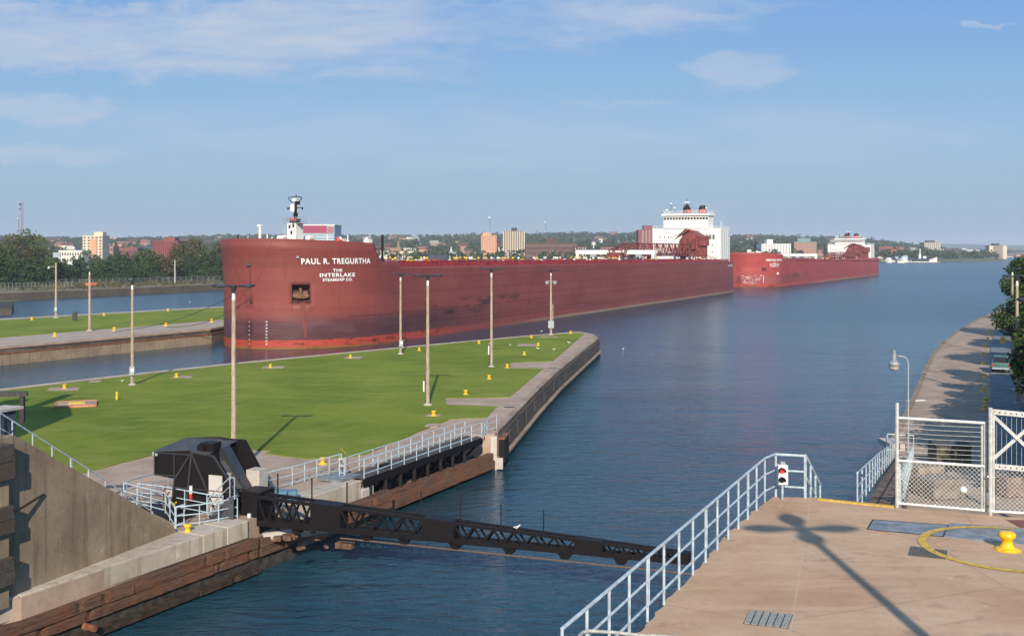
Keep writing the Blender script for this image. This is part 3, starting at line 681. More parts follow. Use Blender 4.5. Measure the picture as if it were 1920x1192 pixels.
class Ship:
    def __init__(s, stem, ang, L, B, Lb, ztops, fore, scale=1.):
        s.stem = Vector((*stem, 0)); s.u = Vector((math.sin(ang), math.cos(ang), 0)); s.p = Vector((s.u.y, -s.u.x, 0))
        s.L = L; s.b = B / 2; s.Lb = Lb; s.z0, s.z1 = ztops; s.fa, s.fz0, s.fz1 = fore
    def S(s, a, w_, z=0.): return s.stem + s.u * a + s.p * w_ + Vector((0, 0, z))
    def off(s, z): return -1.3 * max(0., (z - 9) / 11.) ** 1.6
    def out(s, t, z):
        """outline parameter t: 0 stem, 1 end of bow curve, 2 start of stern corner, 3 transom corner, 4 transom centre -> (a, w)"""
        o = s.off(z); fl = 0.
        if t <= 1:
            th = t * math.pi / 2; Lb = s.Lb - o
            return o + Lb * (1 - math.cos(th)), s.b * math.sin(th)
        if t <= 2: return s.Lb + (s.L - 4 - s.Lb) * (t - 1), s.b
        if t <= 3:
            th = (t - 2) * math.pi / 2; return s.L - 4 + 4 * math.sin(th), s.b - 4 + 4 * math.cos(th)
        return s.L, (s.b - 4) * (4 - t)
    def deckz(s, a): return s.z0 + (s.z1 - s.z0) * max(0., min(1., (a - s.fa) / (s.L - s.fa)))
    def top(s, a):
        if a <= s.fa: return s.fz0 + (s.fz1 - s.fz0) * max(0, a) / s.fa
        d = s.deckz(a)
        if a < s.fa + 2.4:
            k = (a - s.fa) / 2.4; return d + 1.0 + (s.fz1 - d - 1.0) * (1 - k) ** 1.6
        if a < s.fa + 7.5: return d + 1.0
        return d
    def px(s, P): return CX + P.x / P.y * F, HY + (CAMZ - P.z) / P.y * F
    def t_for_px(s, px, z, lo=0., hi=1.9):
        f = lambda t: s.px(s.S(*s.out(t, z), z))[0]
        for _ in range(50):
            mid = (lo + hi) / 2
            if f(mid) < px: lo = mid
            else: hi = mid
        return (lo + hi) / 2
    def a_for_px(s, px, w_=0.):
        k = (px - CX) / F; q = s.stem + s.p * w_
        return (k * q.y - q.x) / (s.u.x - k * s.u.y)
    def w_for_px(s, px, a):
        k = (px - CX) / F; q = s.stem + s.u * a
        return (k * q.y - q.x) / (s.p.x - k * s.p.y)
    def hull(s, name, m, root, pocket=None, cover=None):
        ts = [i / 28 for i in range(29)] + [1 + i / 60 for i in range(1, 61)] + [2 + i / 5 for i in range(1, 6)] + [3.5, 4.0]
        for aa in (s.fa, s.fa + .6, s.fa + 1.2, s.fa + 1.8, s.fa + 2.4, s.fa + 7.45, s.fa + 7.5):
            lo, hi = 0, 2
            for _ in range(40):
                mid = (lo + hi) / 2
                if s.out(mid, 15)[0] < aa: lo = mid
                else: hi = mid
            ts.append(lo)
        if pocket: ts += [pocket[0], pocket[1]]
        ts = sorted(set(ts)); zl = [-2.5, -1, 0, 1, 2, 3.3, 4.6, 6, 7.2, 8.2, 9.5, 10.8, 11.6, 12.3]
        if pocket: zl += [pocket[2], pocket[3]]
        zl = sorted(set(zl)); nz = 4
        b_ = MB(); b_.uv = []; idx = {}
        def ring(side):
            for i, t in enumerate(ts):
                atop = s.out(t, 15)[0]; zt = s.top(atop) if t <= 3 else s.top(s.L)
                zs = zl + [zl[-1] + (zt - zl[-1]) * (k + 1) / nz for k in range(nz)]
                for k, z in enumerate(zs):
                    a, w_ = s.out(t, z)
                    if i == 0 and side == -1: idx[(side, i, k)] = idx[(1, i, k)]; continue
                    idx[(side, i, k)] = len(b_.v); b_.v.append(s.S(a, w_ * side, z)); b_.uv.append((a, z))
            return len(zs)
        for side in (1, -1): nk = ring(side)
        for side in (1, -1):
            for i in range(len(ts) - 1):
                for k in range(nk - 1):
                    if pocket and side == 1 and pocket[0] - 1e-6 <= ts[i] < pocket[1] - 1e-6 and k + 1 < len(zl) and zl[k] >= pocket[2] - 1e-6 and zl[k + 1] <= pocket[3] + 1e-6: continue
                    q = (idx[(side, i, k)], idx[(side, i + 1, k)], idx[(side, i + 1, k + 1)], idx[(side, i, k + 1)])
                    b_.f.append(q if side == 1 else q[::-1])
        o = b_.build(name, m, root, recalc=False)
        for p in o.data.polygons: p.use_smooth = True
        # inner skin so the bulwark has thickness
        so = o.modifiers.new('thick', 'SOLIDIFY'); so.thickness = .18; so.offset = -1 if False else -1
        return o
    def deck(s, root):
        b_ = MB(); ts = [i / 14 for i in range(15)] + [1 + i / 20 for i in range(1, 21)] + [2.5, 3]
        fore = []; main = []
        for t in ts:
            a, w_ = s.out(t, 14)
            (fore if a <= s.fa else main).append((a, w_ - .1))
        fw = [(s.fa + .4, s.b - .1)]; fore += fw
        for grp, zf in ((fore, lambda a: s.fz0 - 1.15 + (s.fz1 - s.fz0) * a / s.fa), ([(s.fa + .4, s.b - .1)] + main, lambda a: s.deckz(a) - .02)):
            for i in range(len(grp) - 1):
                (a0, w0), (a1, w1) = grp[i], grp[i + 1]
                b_.quad(s.S(a0, w0, zf(a0)), s.S(a1, w1, zf(a1)), s.S(a1, -w1, zf(a1)), s.S(a0, -w0, zf(a0)))
        a = s.fa + .4; b_.quad(s.S(a, s.b - .1, s.deckz(a)), s.S(a, -s.b + .1, s.deckz(a)), s.S(a, -s.b + .1, s.fz1 - 1.15), s.S(a, s.b - .1, s.fz1 - 1.15))
        b_.build('deck', M_DECKRED, root)
    def letter(s, body, px0, px1, py0, py1, root, bold=.03, spacing=1.1, zref=None, side=1):
        vs, fs = text_mesh(body, 1., bold, 0, spacing)
        z = zref or 14.
        t0, t1 = s.t_for_px(px0, z), s.t_for_px(px1, z)
        P0 = s.S(*s.out(t0, z), z); P1 = s.S(*s.out(t1, z), z)
        Ym = (P0.y + P1.y) / 2
        ztop, zbot = zY(py0, Ym), zY(py1, Ym)
        # arc-length table
        N = 80; tt = [t0 + (t1 - t0) * i / N for i in range(N + 1)]; pts = [s.S(*s.out(t, z)) for t in tt]
        cum = [0.]
        for i in range(N): cum.append(cum[-1] + (pts[i + 1] - pts[i]).length)
        def tat(f):
            d = f * cum[-1]
            for i in range(N):
                if cum[i + 1] >= d: return tt[i] + (tt[i + 1] - tt[i]) * (d - cum[i]) / max(1e-9, cum[i + 1] - cum[i])
            return t1
        b_ = MB(); out = []
        for x, y in vs:
            t = tat(x); zz = zbot + (ztop - zbot) * y
            a, w_ = s.out(t, zz); a2, w2 = s.out(t + .004, zz)
            d = (s.S(a2, w2) - s.S(a, w_)).normalized(); nrm = Vector((d.y, -d.x, 0))
            if nrm.dot(s.p - s.u * .5) < 0: nrm = -nrm
            out.append(s.S(a, w_, zz) + nrm * .07)
        b_.add(out, fs)
        return b_.build('lettering', M_LETTER, root, recalc=False)

def rail_line(mbp, pts, h=1.1, n_r=3, sp=2., r=.04):
    for i in range(len(pts) - 1):
        a, b = Vector(pts[i]), Vector(pts[i + 1])
        for k in range(n_r):
            z = Vector((0, 0, h * (k + 1) / n_r)); mbp.tube(a + z, b + z, r, 4, caps=False)
        n = max(1, round((b - a).length / sp))
        for k in range(n + 1):
            p = a.lerp(b, k / n); mbp.tube(p, p + Vector((0, 0, h)), r, 4, caps=False)

def build_ship(s, nm, label, hullmat, P):
    root = thing(nm, label, 'freighter', s.S(0, 0, 0))
    bas = (s.u, s.p, Vector((0, 0, 1)))
    def bx(a, w_, z, sa, sw, sz, name, m, par=root, b=None):
        q = b or MB(); q.box(s.S(a, w_, z), (sa, sw, sz), basis=bas)
        return q.build(name, m, par) if name else q
    h = s.hull('hull', hullmat, root, P.get('pocket'))
    s.deck(root)
    # hatches
    n = P['hatches']; a0, a1 = P['hatch_range']
    for i in range(n):
        a = a0 + (a1 - a0) * (i + .5) / n; dz_ = s.deckz(a)
        b_ = MB(); b_.box(s.S(a, 0, dz_ + .48), ((a1 - a0) / n * .62, s.b * 1.72, .95), basis=bas)
        c = b_.build('hatch_coaming', M_COAM, root)
        b_ = MB(); b_.box(s.S(a, 0, dz_ + 1.03), ((a1 - a0) / n * .66, s.b * 1.75, .16), basis=bas)
        b_.build('hatch_cover', M_DECKRED, c)
    # bright red fence plate along the deck edge, vents and clutter
    for sd in (1, -1):
        b_ = MB(); e = s.fa + 7.6
        for i in range(40):
            x0 = e + (s.L - 6 - e) * i / 40; x1 = e + (s.L - 6 - e) * (i + 1) / 40 - (0.9 if i % 9 == 4 else 0)
            b_.bar(s.S(x0, sd * (s.b - 1.3), s.deckz(x0) + .45), s.S(x1, sd * (s.b - 1.3), s.deckz(x1) + .45), .12, .9)
        b_.build('trunk_side', M_COAM, root)
        b_ = MB(); e = s.fa + 8
        rail_line(b_, [s.S(e, sd * (s.b - .3), s.deckz(e)), s.S(s.L - 5, sd * (s.b - .3), s.deckz(s.L - 5))], 1.05, 2, 3.5, .03)
        b_.build('deck_railing', M_COAM, root)
    random.seed(P['seed'])
    for i in range(P['clutter']):
        a = random.uniform(s.fa + 5, s.L - 26); dz_ = s.deckz(a); w_ = random.choice([random.uniform(s.b * .2, s.b - 2), s.b - 1.8, -s.b + 2])
        k = random.random(); b_ = MB()
        if k < .5:
            b_.lathe(s.S(a, w_, dz_ + .9), [(.12, 0), (.12, .5), (.34, .55), (.30, .85), (.08, .95)], 8); b_.build('vent', M_SHIPWHITE if k < .25 else M_YEL, root, smooth=True)
        elif k < .8:
            b_.box(s.S(a, w_, dz_ + 1.2), (random.uniform(.8, 3), .35, .3), basis=bas); b_.box(s.S(a, w_, dz_ + .55), (.3, .3, 1.1), basis=bas)
            b_.build('deck_gear', random.choice([M_YEL, M_SHIPWHITE, M_STACKRED, M_SHIPWHITE]), root)
        else:
            b_.tube(s.S(a, w_, dz_), s.S(a, w_, dz_ + random.uniform(1.5, 2.4)), .07, 5); b_.box(s.S(a, w_, dz_ + 1.0), (.5, .5, .5), basis=bas)
            b_.build('light_post', random.choice([M_SHIPWHITE, M_GREYBOX]), root)
    # hatch-cover crane: a long white girder on legs right across the deck
    a = P['crane']; dz_ = s.deckz(a); ww = s.b - 1.6; cr = None
    b_ = MB(); b_.box(s.S(a, 0, dz_ + P['crane_h']), (2.0, ww * 2, 1.45), basis=bas); cr = b_.build('hatch_crane', M_SHIPWHITE, root)
    for wv in (-ww + .6, ww - .6):
        b_ = MB(); b_.box(s.S(a, wv, dz_ + P['crane_h'] / 2 - .2), (2.4, .9, P['crane_h'] - .4), basis=bas); b_.build('crane_leg', M_SHIPWHITE, cr)
    for wv in (-ww * .55, -ww * .1, ww * .25, ww * .6):
        b_ = MB(); b_.box(s.S(a - .2, wv, dz_ + P['crane_h'] - 1.2), (1.6, 2.2, .8), basis=bas); b_.build('crane_hoist', M_GREYBOX, cr)
    b_ = MB(); b_.box(s.S(a, 0, dz_ + P['crane_h'] + .74), (1.6, ww * 1.9, .2), basis=bas); b_.build('crane_walkway', mat('navy_paint', (.03, .04, .16), .6), cr)
    if P.get('sign'):
        vs, fs = text_mesh(P['sign'], 1., .02, 0, 1.2); b_ = MB()
        b_.add([s.S(a - 1.06, -ww * .25 + ww * .5 * x, dz_ + P['crane_h'] - .35 + .75 * y) for x, y in vs], fs); b_.build('lettering', mat('navy_paint', (.03, .04, .16)), cr)
    # ---- after house
    ha, hw, hl = P['house_a'], P['house_w'], P['house_l']; dz_ = s.deckz(ha); zt = P['house_top']
    house = bx(ha + hl / 2, 0, (dz_ + zt) / 2, hl, hw * 2, zt - dz_, 'deckhouse', M_SHIPWHITE)
    # side galleries / stair tower at the after corner
    bx(ha + hl + 1.2, hw - 1.0, (dz_ + zt - 3) / 2, 2.4, 1.6, zt - 3 - dz_, 'side_tower', M_SHIPWHITE)
    for k in range(4):
        bx(ha + 2.2 + k * 3.4, hw + .12, (dz_ + zt) / 2 - .3, .35, .3, zt - dz_ - 1, 'frame_rib', M_GREYBOX, house)
    b_ = MB(); rail_line(b_, [s.S(ha + hl, -hw, zt), s.S(ha + .1, -hw, zt), s.S(ha + .1, -P['br_w'] - .5, zt)], 1.1, 3, 1.5); rail_line(b_, [s.S(ha + .1, P['br_w'] + .5, zt), s.S(ha + .1, hw, zt), s.S(ha + hl, hw, zt)], 1.1, 3, 1.5)
    b_.build('house_railing', M_SHIPWHITE, root)
    for wv, zz in ((hw - 1.3, zt + .7), (-hw + 1.2, zt + .7)):
        b_ = MB(); b_.lathe(s.S(ha + .9, wv, zt), [(.5, 0), (.6, .5), (.6, 1.1), (.3, 1.3)], 10); b_.build('searchlight', M_GREYBOX, root)
    # big grilles and portholes on the front face
    front = ha - .03
    for i in range(5):
        wv = hw * (.40 + .10 * i)
        g_ = bx(front, wv, zt - 3.6, .08, 1.0, 2.0, 'grille', mat('grille_grey', (.13, .14, .15), .6), house)
    for wl_, zz in (((.36, .46, .57, .76), zt - 7.0), ((.36, .76), zt - 9.8), ((-.78, -.64, -.52), zt - 3.6)):
        for wv in wl_: bx(front, hw * wv, zz, .08, .42, .6, 'porthole', M_GLASS, house)
    b_ = MB(); b_.bar(s.S(ha - .8, hw * .45, zt - 10.4), s.S(ha - .8, hw * .92, zt - 12.4), .14); b_.bar(s.S(ha - .8, hw * .45, zt - 11.6), s.S(ha - .8, hw * .92, zt - 13.4), .14); b_.build('stair_rail', M_IRON, root)
    # bridge
    bw, bl, zb = P['br_w'], P['br_l'], P['br_top']
    brow = MB(); brow.extrude([s.S(ha - .25, -bw * .98, zt - .9), s.S(ha - .25, -bw * .55, zt - 2.6), s.S(ha - .25, bw * .62, zt - 2.6), s.S(ha - .25, bw * .98, zt - 2.1), s.S(ha - .25, bw * .98, zt + .2), s.S(ha - .25, -bw * .98, zt + .2)], s.u * .24)
    brow.build('brow', M_SHIPWHITE, house)
    bridge = bx(ha + bl / 2 - .6, 0, (zt + zb) / 2, bl, bw * 2, zb - zt, 'pilothouse', M_SHIPWHITE)
    nw = 15
    for i in range(nw):
        wv = -bw + bw * 2 * (i + .5) / nw
        bx(ha - .66, wv, zb - 1.25, .1, bw * 2 / nw * .72, .95, 'window', M_GLASS, bridge)
    bx(ha + bl / 2 - .6, 0, zb + .35, bl + 1.6, bw * 2 + 1.3, .8, 'roof', M_SHIPWHITE, bridge)
    b_ = MB(); z_ = zb + .75; c4 = [s.S(ha + bl, -bw, z_), s.S(ha - .9, -bw, z_), s.S(ha - .9, bw, z_), s.S(ha + bl, bw, z_)]
    rail_line(b_, c4, 1.3, 3, 1.6, .05); b_.build('bridge_railing', M_SHIPWHITE, root)
    # funnels, mast, antennas
    for wv in P['funnels']:
        b_ = MB(); b_.lathe(s.S(ha + bl + 2, wv, zb - 3), [(1.7, 0), (1.65, 5.4)], 16); fu = b_.build('funnel', M_BLACK, root, smooth=False)
        b_ = MB(); b_.lathe(s.S(ha + bl + 2, wv, zb + 1.35), [(1.74, 0), (1.72, 1.5)], 16); b_.build('funnel_band', M_STACKRED, fu)
        for q in (-.7, 0, .7):
            b_ = MB(); b_.tube(s.S(ha + bl + 2, wv + q, zb + 2.3), s.S(ha + bl + 2, wv + q * 1.15, zb + 4.6), .32, 8); b_.build('exhaust_pipe', M_BLACK, fu)
        b_ = MB(); b_.lathe(s.S(ha + bl + 2, wv, zb + 2.86), [(1.72, 0), (1.5, 1.0)], 16); b_.build('funnel_top', M_BLACK, fu)
    mw = P['mast_w']; ma = ha + 3.2; mb_ = MB()
    mb_.tube(s.S(ma, mw, zb + .7), s.S(ma, mw, zb + 7.2), .22, 6, .12); mb_.tube(s.S(ma + 1.2, mw - 1.2, zb + .7), s.S(ma, mw, zb + 5.2), .12, 5); mb_.tube(s.S(ma + 1.2, mw + 1.2, zb + .7), s.S(ma, mw, zb + 5.2), .12, 5)
    mb_.tube(s.S(ma, mw - 1.4, zb + 4.6), s.S(ma, mw + 1.4, zb + 4.6), .1, 5); mb_.box(s.S(ma, mw, zb + 4.1), (1, 1.4, .5), basis=bas); mb_.box(s.S(ma, mw, zb + 3.0), (.8, 1, .5), basis=bas)
    mast = mb_.build('mast', M_BLACK, root)
    b_ = MB(); b_.box(s.S(ma - .1, mw, zb + 5.7), (.25, 2.2, .35), basis=bas); b_.build('radar_bar', M_SHIPWHITE, mast)
    for wv, hh in ((-bw * .72, 4.0), (bw * .86, 1.9), (-bw * .9, 1.4), (-bw * .55, 2.2)):
        b_ = MB(); b_.tube(s.S(ha + 1, wv, zb + .7), s.S(ha + 1, wv, zb + .7 + hh), .13, 5); an = b_.build('antenna', M_IRON, root)
        b_ = MB(); b_.lathe(s.S(ha + 1, wv, zb + .7 + hh), [(.1, 0), (.4, .25), (.4, .5), (.1, .8)], 8); b_.build('dome', M_SHIPWHITE, an, smooth=True)
    # ---- unloading boom and hopper housing
    hp = P['hopper']; ea, ew = hp['a'], hp['w']; ez = s.deckz(ea)
    tp = hp['top']
    # gabled elevator casing (front face polygon pushed aft)
    fa_ = ea
    prof_ = [(-hp['hw'], ez), (-hp['hw'] * .98, ez + (tp - ez) * .62), (-hp['hw'] * .35, tp), (hp['hw'] * .25, tp - (tp - ez) * .03), (hp['hw'], ez + (tp - ez) * .80), (hp['hw'], ez)]
    b_ = MB(); b_.extrude([s.S(fa_, ew + w_, z) for w_, z in prof_], s.u * hp['len'])
    el_ = b_.build('elevator_casing', M_BOOMRED, root)
    bx(fa_ - .6, ew - hp['hw'] * .1, ez + (tp - ez) * .56, 1.2, hp['hw'] * 1.5, (tp - ez) * .28, 'upper_hopper', M_BOOMRED, el_)
    bx(fa_ + 1.2, ew + hp['hw'] * 1.35, ez + (tp - ez) * .64, 3.4, hp['hw'] * .8, (tp - ez) * .30, 'chute', M_BOOMRED, el_)
    bx(fa_ + 1.6, ew + hp['hw'] * 1.3, ez + (tp - ez) * .25, 2.2, hp['hw'] * .6, (tp - ez) * .5, 'leg', M_BOOMRED, el_)
    bx(fa_ - .5, ew - hp['hw'] * .1, ez + (tp - ez) * .40, 1.5, hp['hw'] * 1.6, .4, 'walkway', M_BOOMRED, el_)
    bx(fa_ - .15, ew + hp['hw'] * .15, ez + (tp - ez) * .14, .3, 1.5, 2.2, 'door', M_GREYBOX, el_)
    b_ = MB(); b_.extrude([s.S(fa_ - .1, ew - hp['hw'] * 1.3, ez + (tp - ez) * .70), s.S(fa_ - .1, ew - hp['hw'] * .3, tp + .2), s.S(fa_ - .1, ew + hp['hw'] * .2, tp), s.S(fa_ - .1, ew - hp['hw'] * .6, tp - 2.2)], s.u * -1.6)
    b_.build('boom_head', M_BOOMRED, el_)
    # truss boom laid forward
    L_, bw_, bh_ = hp['boom'], 2.2, hp['bh']; b_ = MB(); nb = 22
    z0_ = s.deckz(ea) + hp['bz']; wv0 = ew - hp['hw'] * .2; aa = ea - 1
    def BP(k, sx, top):
        f = k / nb; taper = 1 - .55 * max(0, (f - .82) / .18)
        return s.S(aa - L_ * f, wv0 + hp.get('bdw', 0) * f + sx * bw_, z0_ + hp.get('rise', 0) * f + (bh_ * taper if top else 0))
    for sx in (-1, 1):
        for k in range(nb):
            b_.bar(BP(k, sx, 0), BP(k + 1, sx, 0), .42); b_.bar(BP(k, sx, 1), BP(k + 1, sx, 1), .34)
            b_.bar(BP(k, sx, 0), BP(k, sx, 1), .24)
            b_.bar(BP(k, sx, 0) if k % 2 else BP(k, sx, 1), BP(k + 1, sx, 1) if k % 2 else BP(k + 1, sx, 0), .26)
    for k in range(nb + 1):
        b_.bar(BP(k, -1, 1), BP(k, 1, 1), .2); b_.bar(BP(k, -1, 0), BP(k, 1, 0), .2)
        if k < nb: b_.bar(BP(k, -1, 1), BP(k + 1, 1, 1), .16)
    boom = b_.build('unloading_boom', M_BOOMRED, root)
    b_ = MB(); b_.bar(BP(0, 0, 0) + Vector((0, 0, .6)), BP(nb, 0, 0) + Vector((0, 0, .6)), 1.8, .5); b_.build('conveyor_belt', M_BLACK, boom)
    b_ = MB(); b_.box(BP(nb, 0, 0) + Vector((0, 0, .4)), (3, 4.6, 1.8), basis=bas); b_.build('boom_tip', M_BOOMRED, boom)
    bx(aa - L_ * .55, wv0, (s.deckz(aa - L_ * .55) + z0_) / 2, 2, 3, z0_ - s.deckz(aa - L_ * .55), 'boom_saddle', M_BOOMRED, root)
    for q in (.2, .45):
        b_ = MB(); b_.tube(s.S(ea, ew - hp['hw'] * .5, tp - 1), BP(int(nb * q), -1, 1), .07, 4); b_.build('stay_wire', M_IRON, boom)
    return root

# ---- freighter in front
u1 = math.atan2(.4305, .9026)
S1 = Ship((-47.7, 193.5), u1, 299.2, 32.0, 22.0, (14.75, 12.95), (17.3, 20.0, 19.25))
tp0, tp1 = S1.t_for_px(547.5, 10), S1.t_for_px(582, 10)
Yp = S1.S(*S1.out(tp0, 10)).y
pk = (tp0, tp1, zY(570, Yp), zY(534, Yp))
hopper1 = dict(a=269., w=S1.w_for_px(1292, 269.), hw=4.3, len=9, top=zY(431, 443), boom=82, bz=2.6, bh=4.4, rise=0, bdw=-1.0)
ship1 = build_ship(S1, 'lake_freighter', 'long dull red lake freighter, dark scuffed bow lettered in white, close beside the grassy pier', M_HULL1,
    dict(pocket=pk, hatches=36, hatch_range=(32, 252), seed=4, clutter=150, crane=S1.a_for_px(1227, 14.), crane_h=3.5, house_a=280, house_w=14.6, house_l=14,
         house_top=zY(429, 452), br_w=9.6, br_l=8, br_top=zY(405, 452), funnels=(-2.6, 4.3), mast_w=-.6, hopper=hopper1))
# lettering
S1.letter('PAUL R. TREGURTHA', 565, 694, 484, 494.8, ship1, .022, 1.12, 15.5)
S1.letter('THE', 624, 641.5, 504, 509.5, ship1, .028, 1.15, 14)
S1.letter('INTERLAKE', 599, 665, 511.8, 518.8, ship1, .028, 1.12, 14)
S1.letter('STEAMSHIP CO.', 604.5, 660.5, 521.5, 527, ship1, .028, 1.1, 13)
# starboard name seen at a grazing angle
def hull_text_star(S, body, t0, t1, z0, z1, root):
    vs, fs = text_mesh(body, 1., .035, 0, 1.1); b_ = MB(); out = []
    for x, y in vs:
        t = t1 + (t0 - t1) * x; z = z0 + (z1 - z0) * y; a, w_ = S.out(t, z); a2, w2 = S.out(t + .004, z)
        d = (S.S(a2, -w2) - S.S(a, -w_)).normalized(); nrm = Vector((d.y, -d.x, 0))
        if nrm.dot(S.p) > 0: nrm = -nrm
        out.append(S.S(a, -w_, z) + nrm * .08)
    b_.add(out, fs); b_.build('lettering', M_LETTER, root, recalc=False)
hull_text_star(S1, 'PAUL R. TREGURTHA', .42, .95, 15.2, 16.5, ship1)
hull_text_star(S1, 'INTERLAKE', .55, .8, 12.8, 13.6, ship1)
# draft marks: columns of small white figures near the stem
for pxm, py0, py1 in ((451, 603, 644), (500, 603, 645)):
    t = S1.t_for_px(pxm, 3); P0 = S1.S(*S1.out(t, 3)); n = 6 if pxm < 460 else 8
    for k in range(n):
        z = zY(py0 + (py1 - py0) * k / (n - 1), P0.y)
        vs, fs = text_mesh(str(24 - 2 * k), 1., .03); b_ = MB(); o_ = []
        for x, y in vs:
            tt_ = t + (x - .5) * .012; a, w_ = S1.out(max(.001, tt_), z); a2, w2 = S1.out(max(.001, tt_) + .004, z)
            d = (S1.S(a2, w2) - S1.S(a, w_)).normalized(); nr = Vector((d.y, -d.x, 0))
            o_.append(S1.S(a, w_, z + .26 * (y - .5)) + nr * .07)
        b_.add(o_, fs); b_.build('draft_mark', M_LETTER, ship1, recalc=False)
# anchor pocket: recess box, anchor, rust streak below
def HP(t, z, out_=0., side=1):
    a, w_ = S1.out(t, z); a2, w2 = S1.out(t + .004, z); d = (S1.S(a2, w2) - S1.S(a, w_)).normalized(); nr = Vector((d.y, -d.x, 0))
    return S1.S(a, w_, z) + nr * out_
b_ = MB(); z0, z1 = pk[2], pk[3]
q = [HP(tp0, z0, .02), HP(tp1, z0, .02), HP(tp1, z1, .02), HP(tp0, z1, .02)]; r_ = [HP(tp0, z0 + 1.2, -1.9), HP(tp1, z0 + 1.2, -1.9), HP(tp1, z1, -1.9), HP(tp0, z1, -1.9)]
b_.add(q + r_, [(0, 1, 5, 4), (1, 2, 6, 5), (2, 3, 7, 6), (3, 0, 4, 7), (4, 5, 6, 7)])
pocket = b_.build('anchor_pocket', mat('pocket_shade_red', (.10, .022, .018), .8, 0, .4, .8), ship1, recalc=False)  # hull red darkened on the recess walls, shade put into the colour
tm = (tp0 + tp1) / 2; zm = z0 + (z1 - z0) * .52
b_ = MB(); c_ = HP(tm, zm, -.55); ex = (HP(tp1, zm) - HP(tp0, zm)).normalized(); ez = Vector((0, 0, 1)); ey = ez.cross(ex)
def AP(x, y, z): return c_ + ex * x + ey * y + ez * z
b_.bar(AP(-1.35, 0, -.55), AP(-.45, .1, .25), .55, .6); b_.bar(AP(1.35, 0, -.55), AP(.45, .1, .25), .55, .6); b_.bar(AP(-.9, 0, -.45), AP(.9, 0, -.45), .55, .75)
b_.bar(AP(-1.25, .2, -.6), AP(-1.1, .1, .45), .35, .5); b_.bar(AP(1.25, .2, -.6), AP(1.1, .1, .45), .35, .5); b_.tube(AP(0, .2, -.6), AP(0, .5, 1.0), .26, 8); b_.lathe(AP(0, -.1, -.75), [(.3, 0), (.42, .2), (.3, .5)], 10)
b_.build('anchor', mat('anchor_rust', (.20, .10, .045), .85, 0, .5, 2, c2=(.07, .035, .02)), ship1)
# frame lips of the pocket and the rust run under it
for t_ in (tp0, tp1):
    b_ = MB(); b_.bar(HP(t_, z1 + .1, .05), HP(t_, z0 - 1.2, .05), .10, .12); b_.build('pocket_lip', mat('dark_hull_red', (.12, .03, .025), .6), ship1)
b_ = MB(); n = 14
for k in range(n):
    za, zb_ = z0 + .2 - (z0 - 1.9) * k / n, z0 + .2 - (z0 - 1.9) * (k + 1) / n; wa = .020 * (1.0 - .55 * k / n) ; wb = .020 * (1.0 - .55 * (k + 1) / n)
    dr = .02 * k / n
    b_.quad(HP(tm - wa + dr + .01, za, .035), HP(tm + wa * .8 + dr + .01, za, .035), HP(tm + wb * .8 + dr + .01, zb_, .035), HP(tm - wb + dr + .01, zb_, .035))
m_rs, t_ = newmat('rust_run'); n_ = t_.noise(t_.scale(t_.pos(), (3, 3, .4)), 1, 5, .7)
t_.put(t_.p.inputs['Base Color'], t_.mix(t_.step(n_, .4, .6), (.13, .032, .022), (.19, .045, .032))); t_.p.inputs['Roughness'].default_value = .8
b_.build('rust_streak', m_rs, ship1, recalc=False)
# centre-line fairlead with hanging line, small bow fittings
t = S1.t_for_px(470, 13); b_ = MB(); zf = zY(496, 194)
p_ = HP(t, zf, .1); b_.box(p_, (1.0, .4, .45), rz=0); b_.build('fairlead', M_IRON, ship1)
b_ = MB(); b_.tube(HP(t, zf - .2, .15), HP(t, zY(564, 194), .15), .045, 5); b_.lathe(HP(t, zY(568, 194), .15), [(.1, 0), (.28, .1), (.28, .35), (.05, .5)], 8); b_.build('hanging_line', M_IRON, ship1)
t = S1.t_for_px(559.5, 15); b_ = MB(); p_ = HP(t, zY(482, 196), .03); b_.lathe(p_ - Vector((0, .05, .25)), [(.1, 0), (.26, .1), (.26, .4), (.1, .5)], 10); b_.build('hawse_lamp', M_GREYBOX, ship1)
# pale port-side stairs at the break of the forecastle, black post
a = S1.fa + 1.0; b_ = MB(); b_.extrude([S1.S(a, 14.2, 18.2), S1.S(a + 3.6, 14.2, 14.9), S1.S(a + 4.4, 14.2, 14.9), S1.S(a + .9, 14.2, 18.2)], S1.p * -1.6); b_.build('stairs', M_SHIPWHITE, ship1)
ap = S1.a_for_px(717, 10); yp = S1.S(ap, 10).y
b_ = MB(); b_.tube(S1.S(ap, 10, S1.deckz(ap)), S1.S(ap, 10, zY(440, yp)), .24, 8); b_.bar(S1.S(ap, 10, zY(466, yp)), S1.S(ap - 5.5, 9, zY(466, yp) + .1), .13); b_.build('derrick_post', M_BLACK, ship1)
# forecastle gear
fd = 18.9
def onC(px, w_=0.): a = S1.a_for_px(px, w_); return a, S1.S(a, w_)
a, c = onC(553.5, 0); yv = c.y; ub, pb = S1.u, S1.p; bas1 = (ub, pb, Vector((0, 0, 1)))
b_ = MB(); b_.box(S1.S(a, 0, (fd + zY(418, yv)) / 2), (2.3, 2.0, zY(418, yv) - fd), basis=bas1); wt = b_.build('mast_house', M_SHIPWHITE, ship1)
for wv, zv in ((-.45, 425), (.45, 423), (0, 436)):
    b_ = MB(); b_.box(S1.S(a - 1.17, wv, zY(zv, yv)), (.08, .45, .7), basis=bas1); b_.build('window', M_GLASS, wt)
b_ = MB(); zz = zY(418, yv)
b_.tube(S1.S(a, 0, zz), S1.S(a, .2, zY(377, yv)), .32, 8, .2); b_.tube(S1.S(a, -1.7, zY(390, yv)), S1.S(a, 1.7, zY(390, yv)), .09, 6)
b_.box(S1.S(a, -1.7, zY(391, yv)), (.2, .2, .5), basis=bas1); b_.box(S1.S(a, 1.7, zY(391, yv)), (.2, .2, .5), basis=bas1)
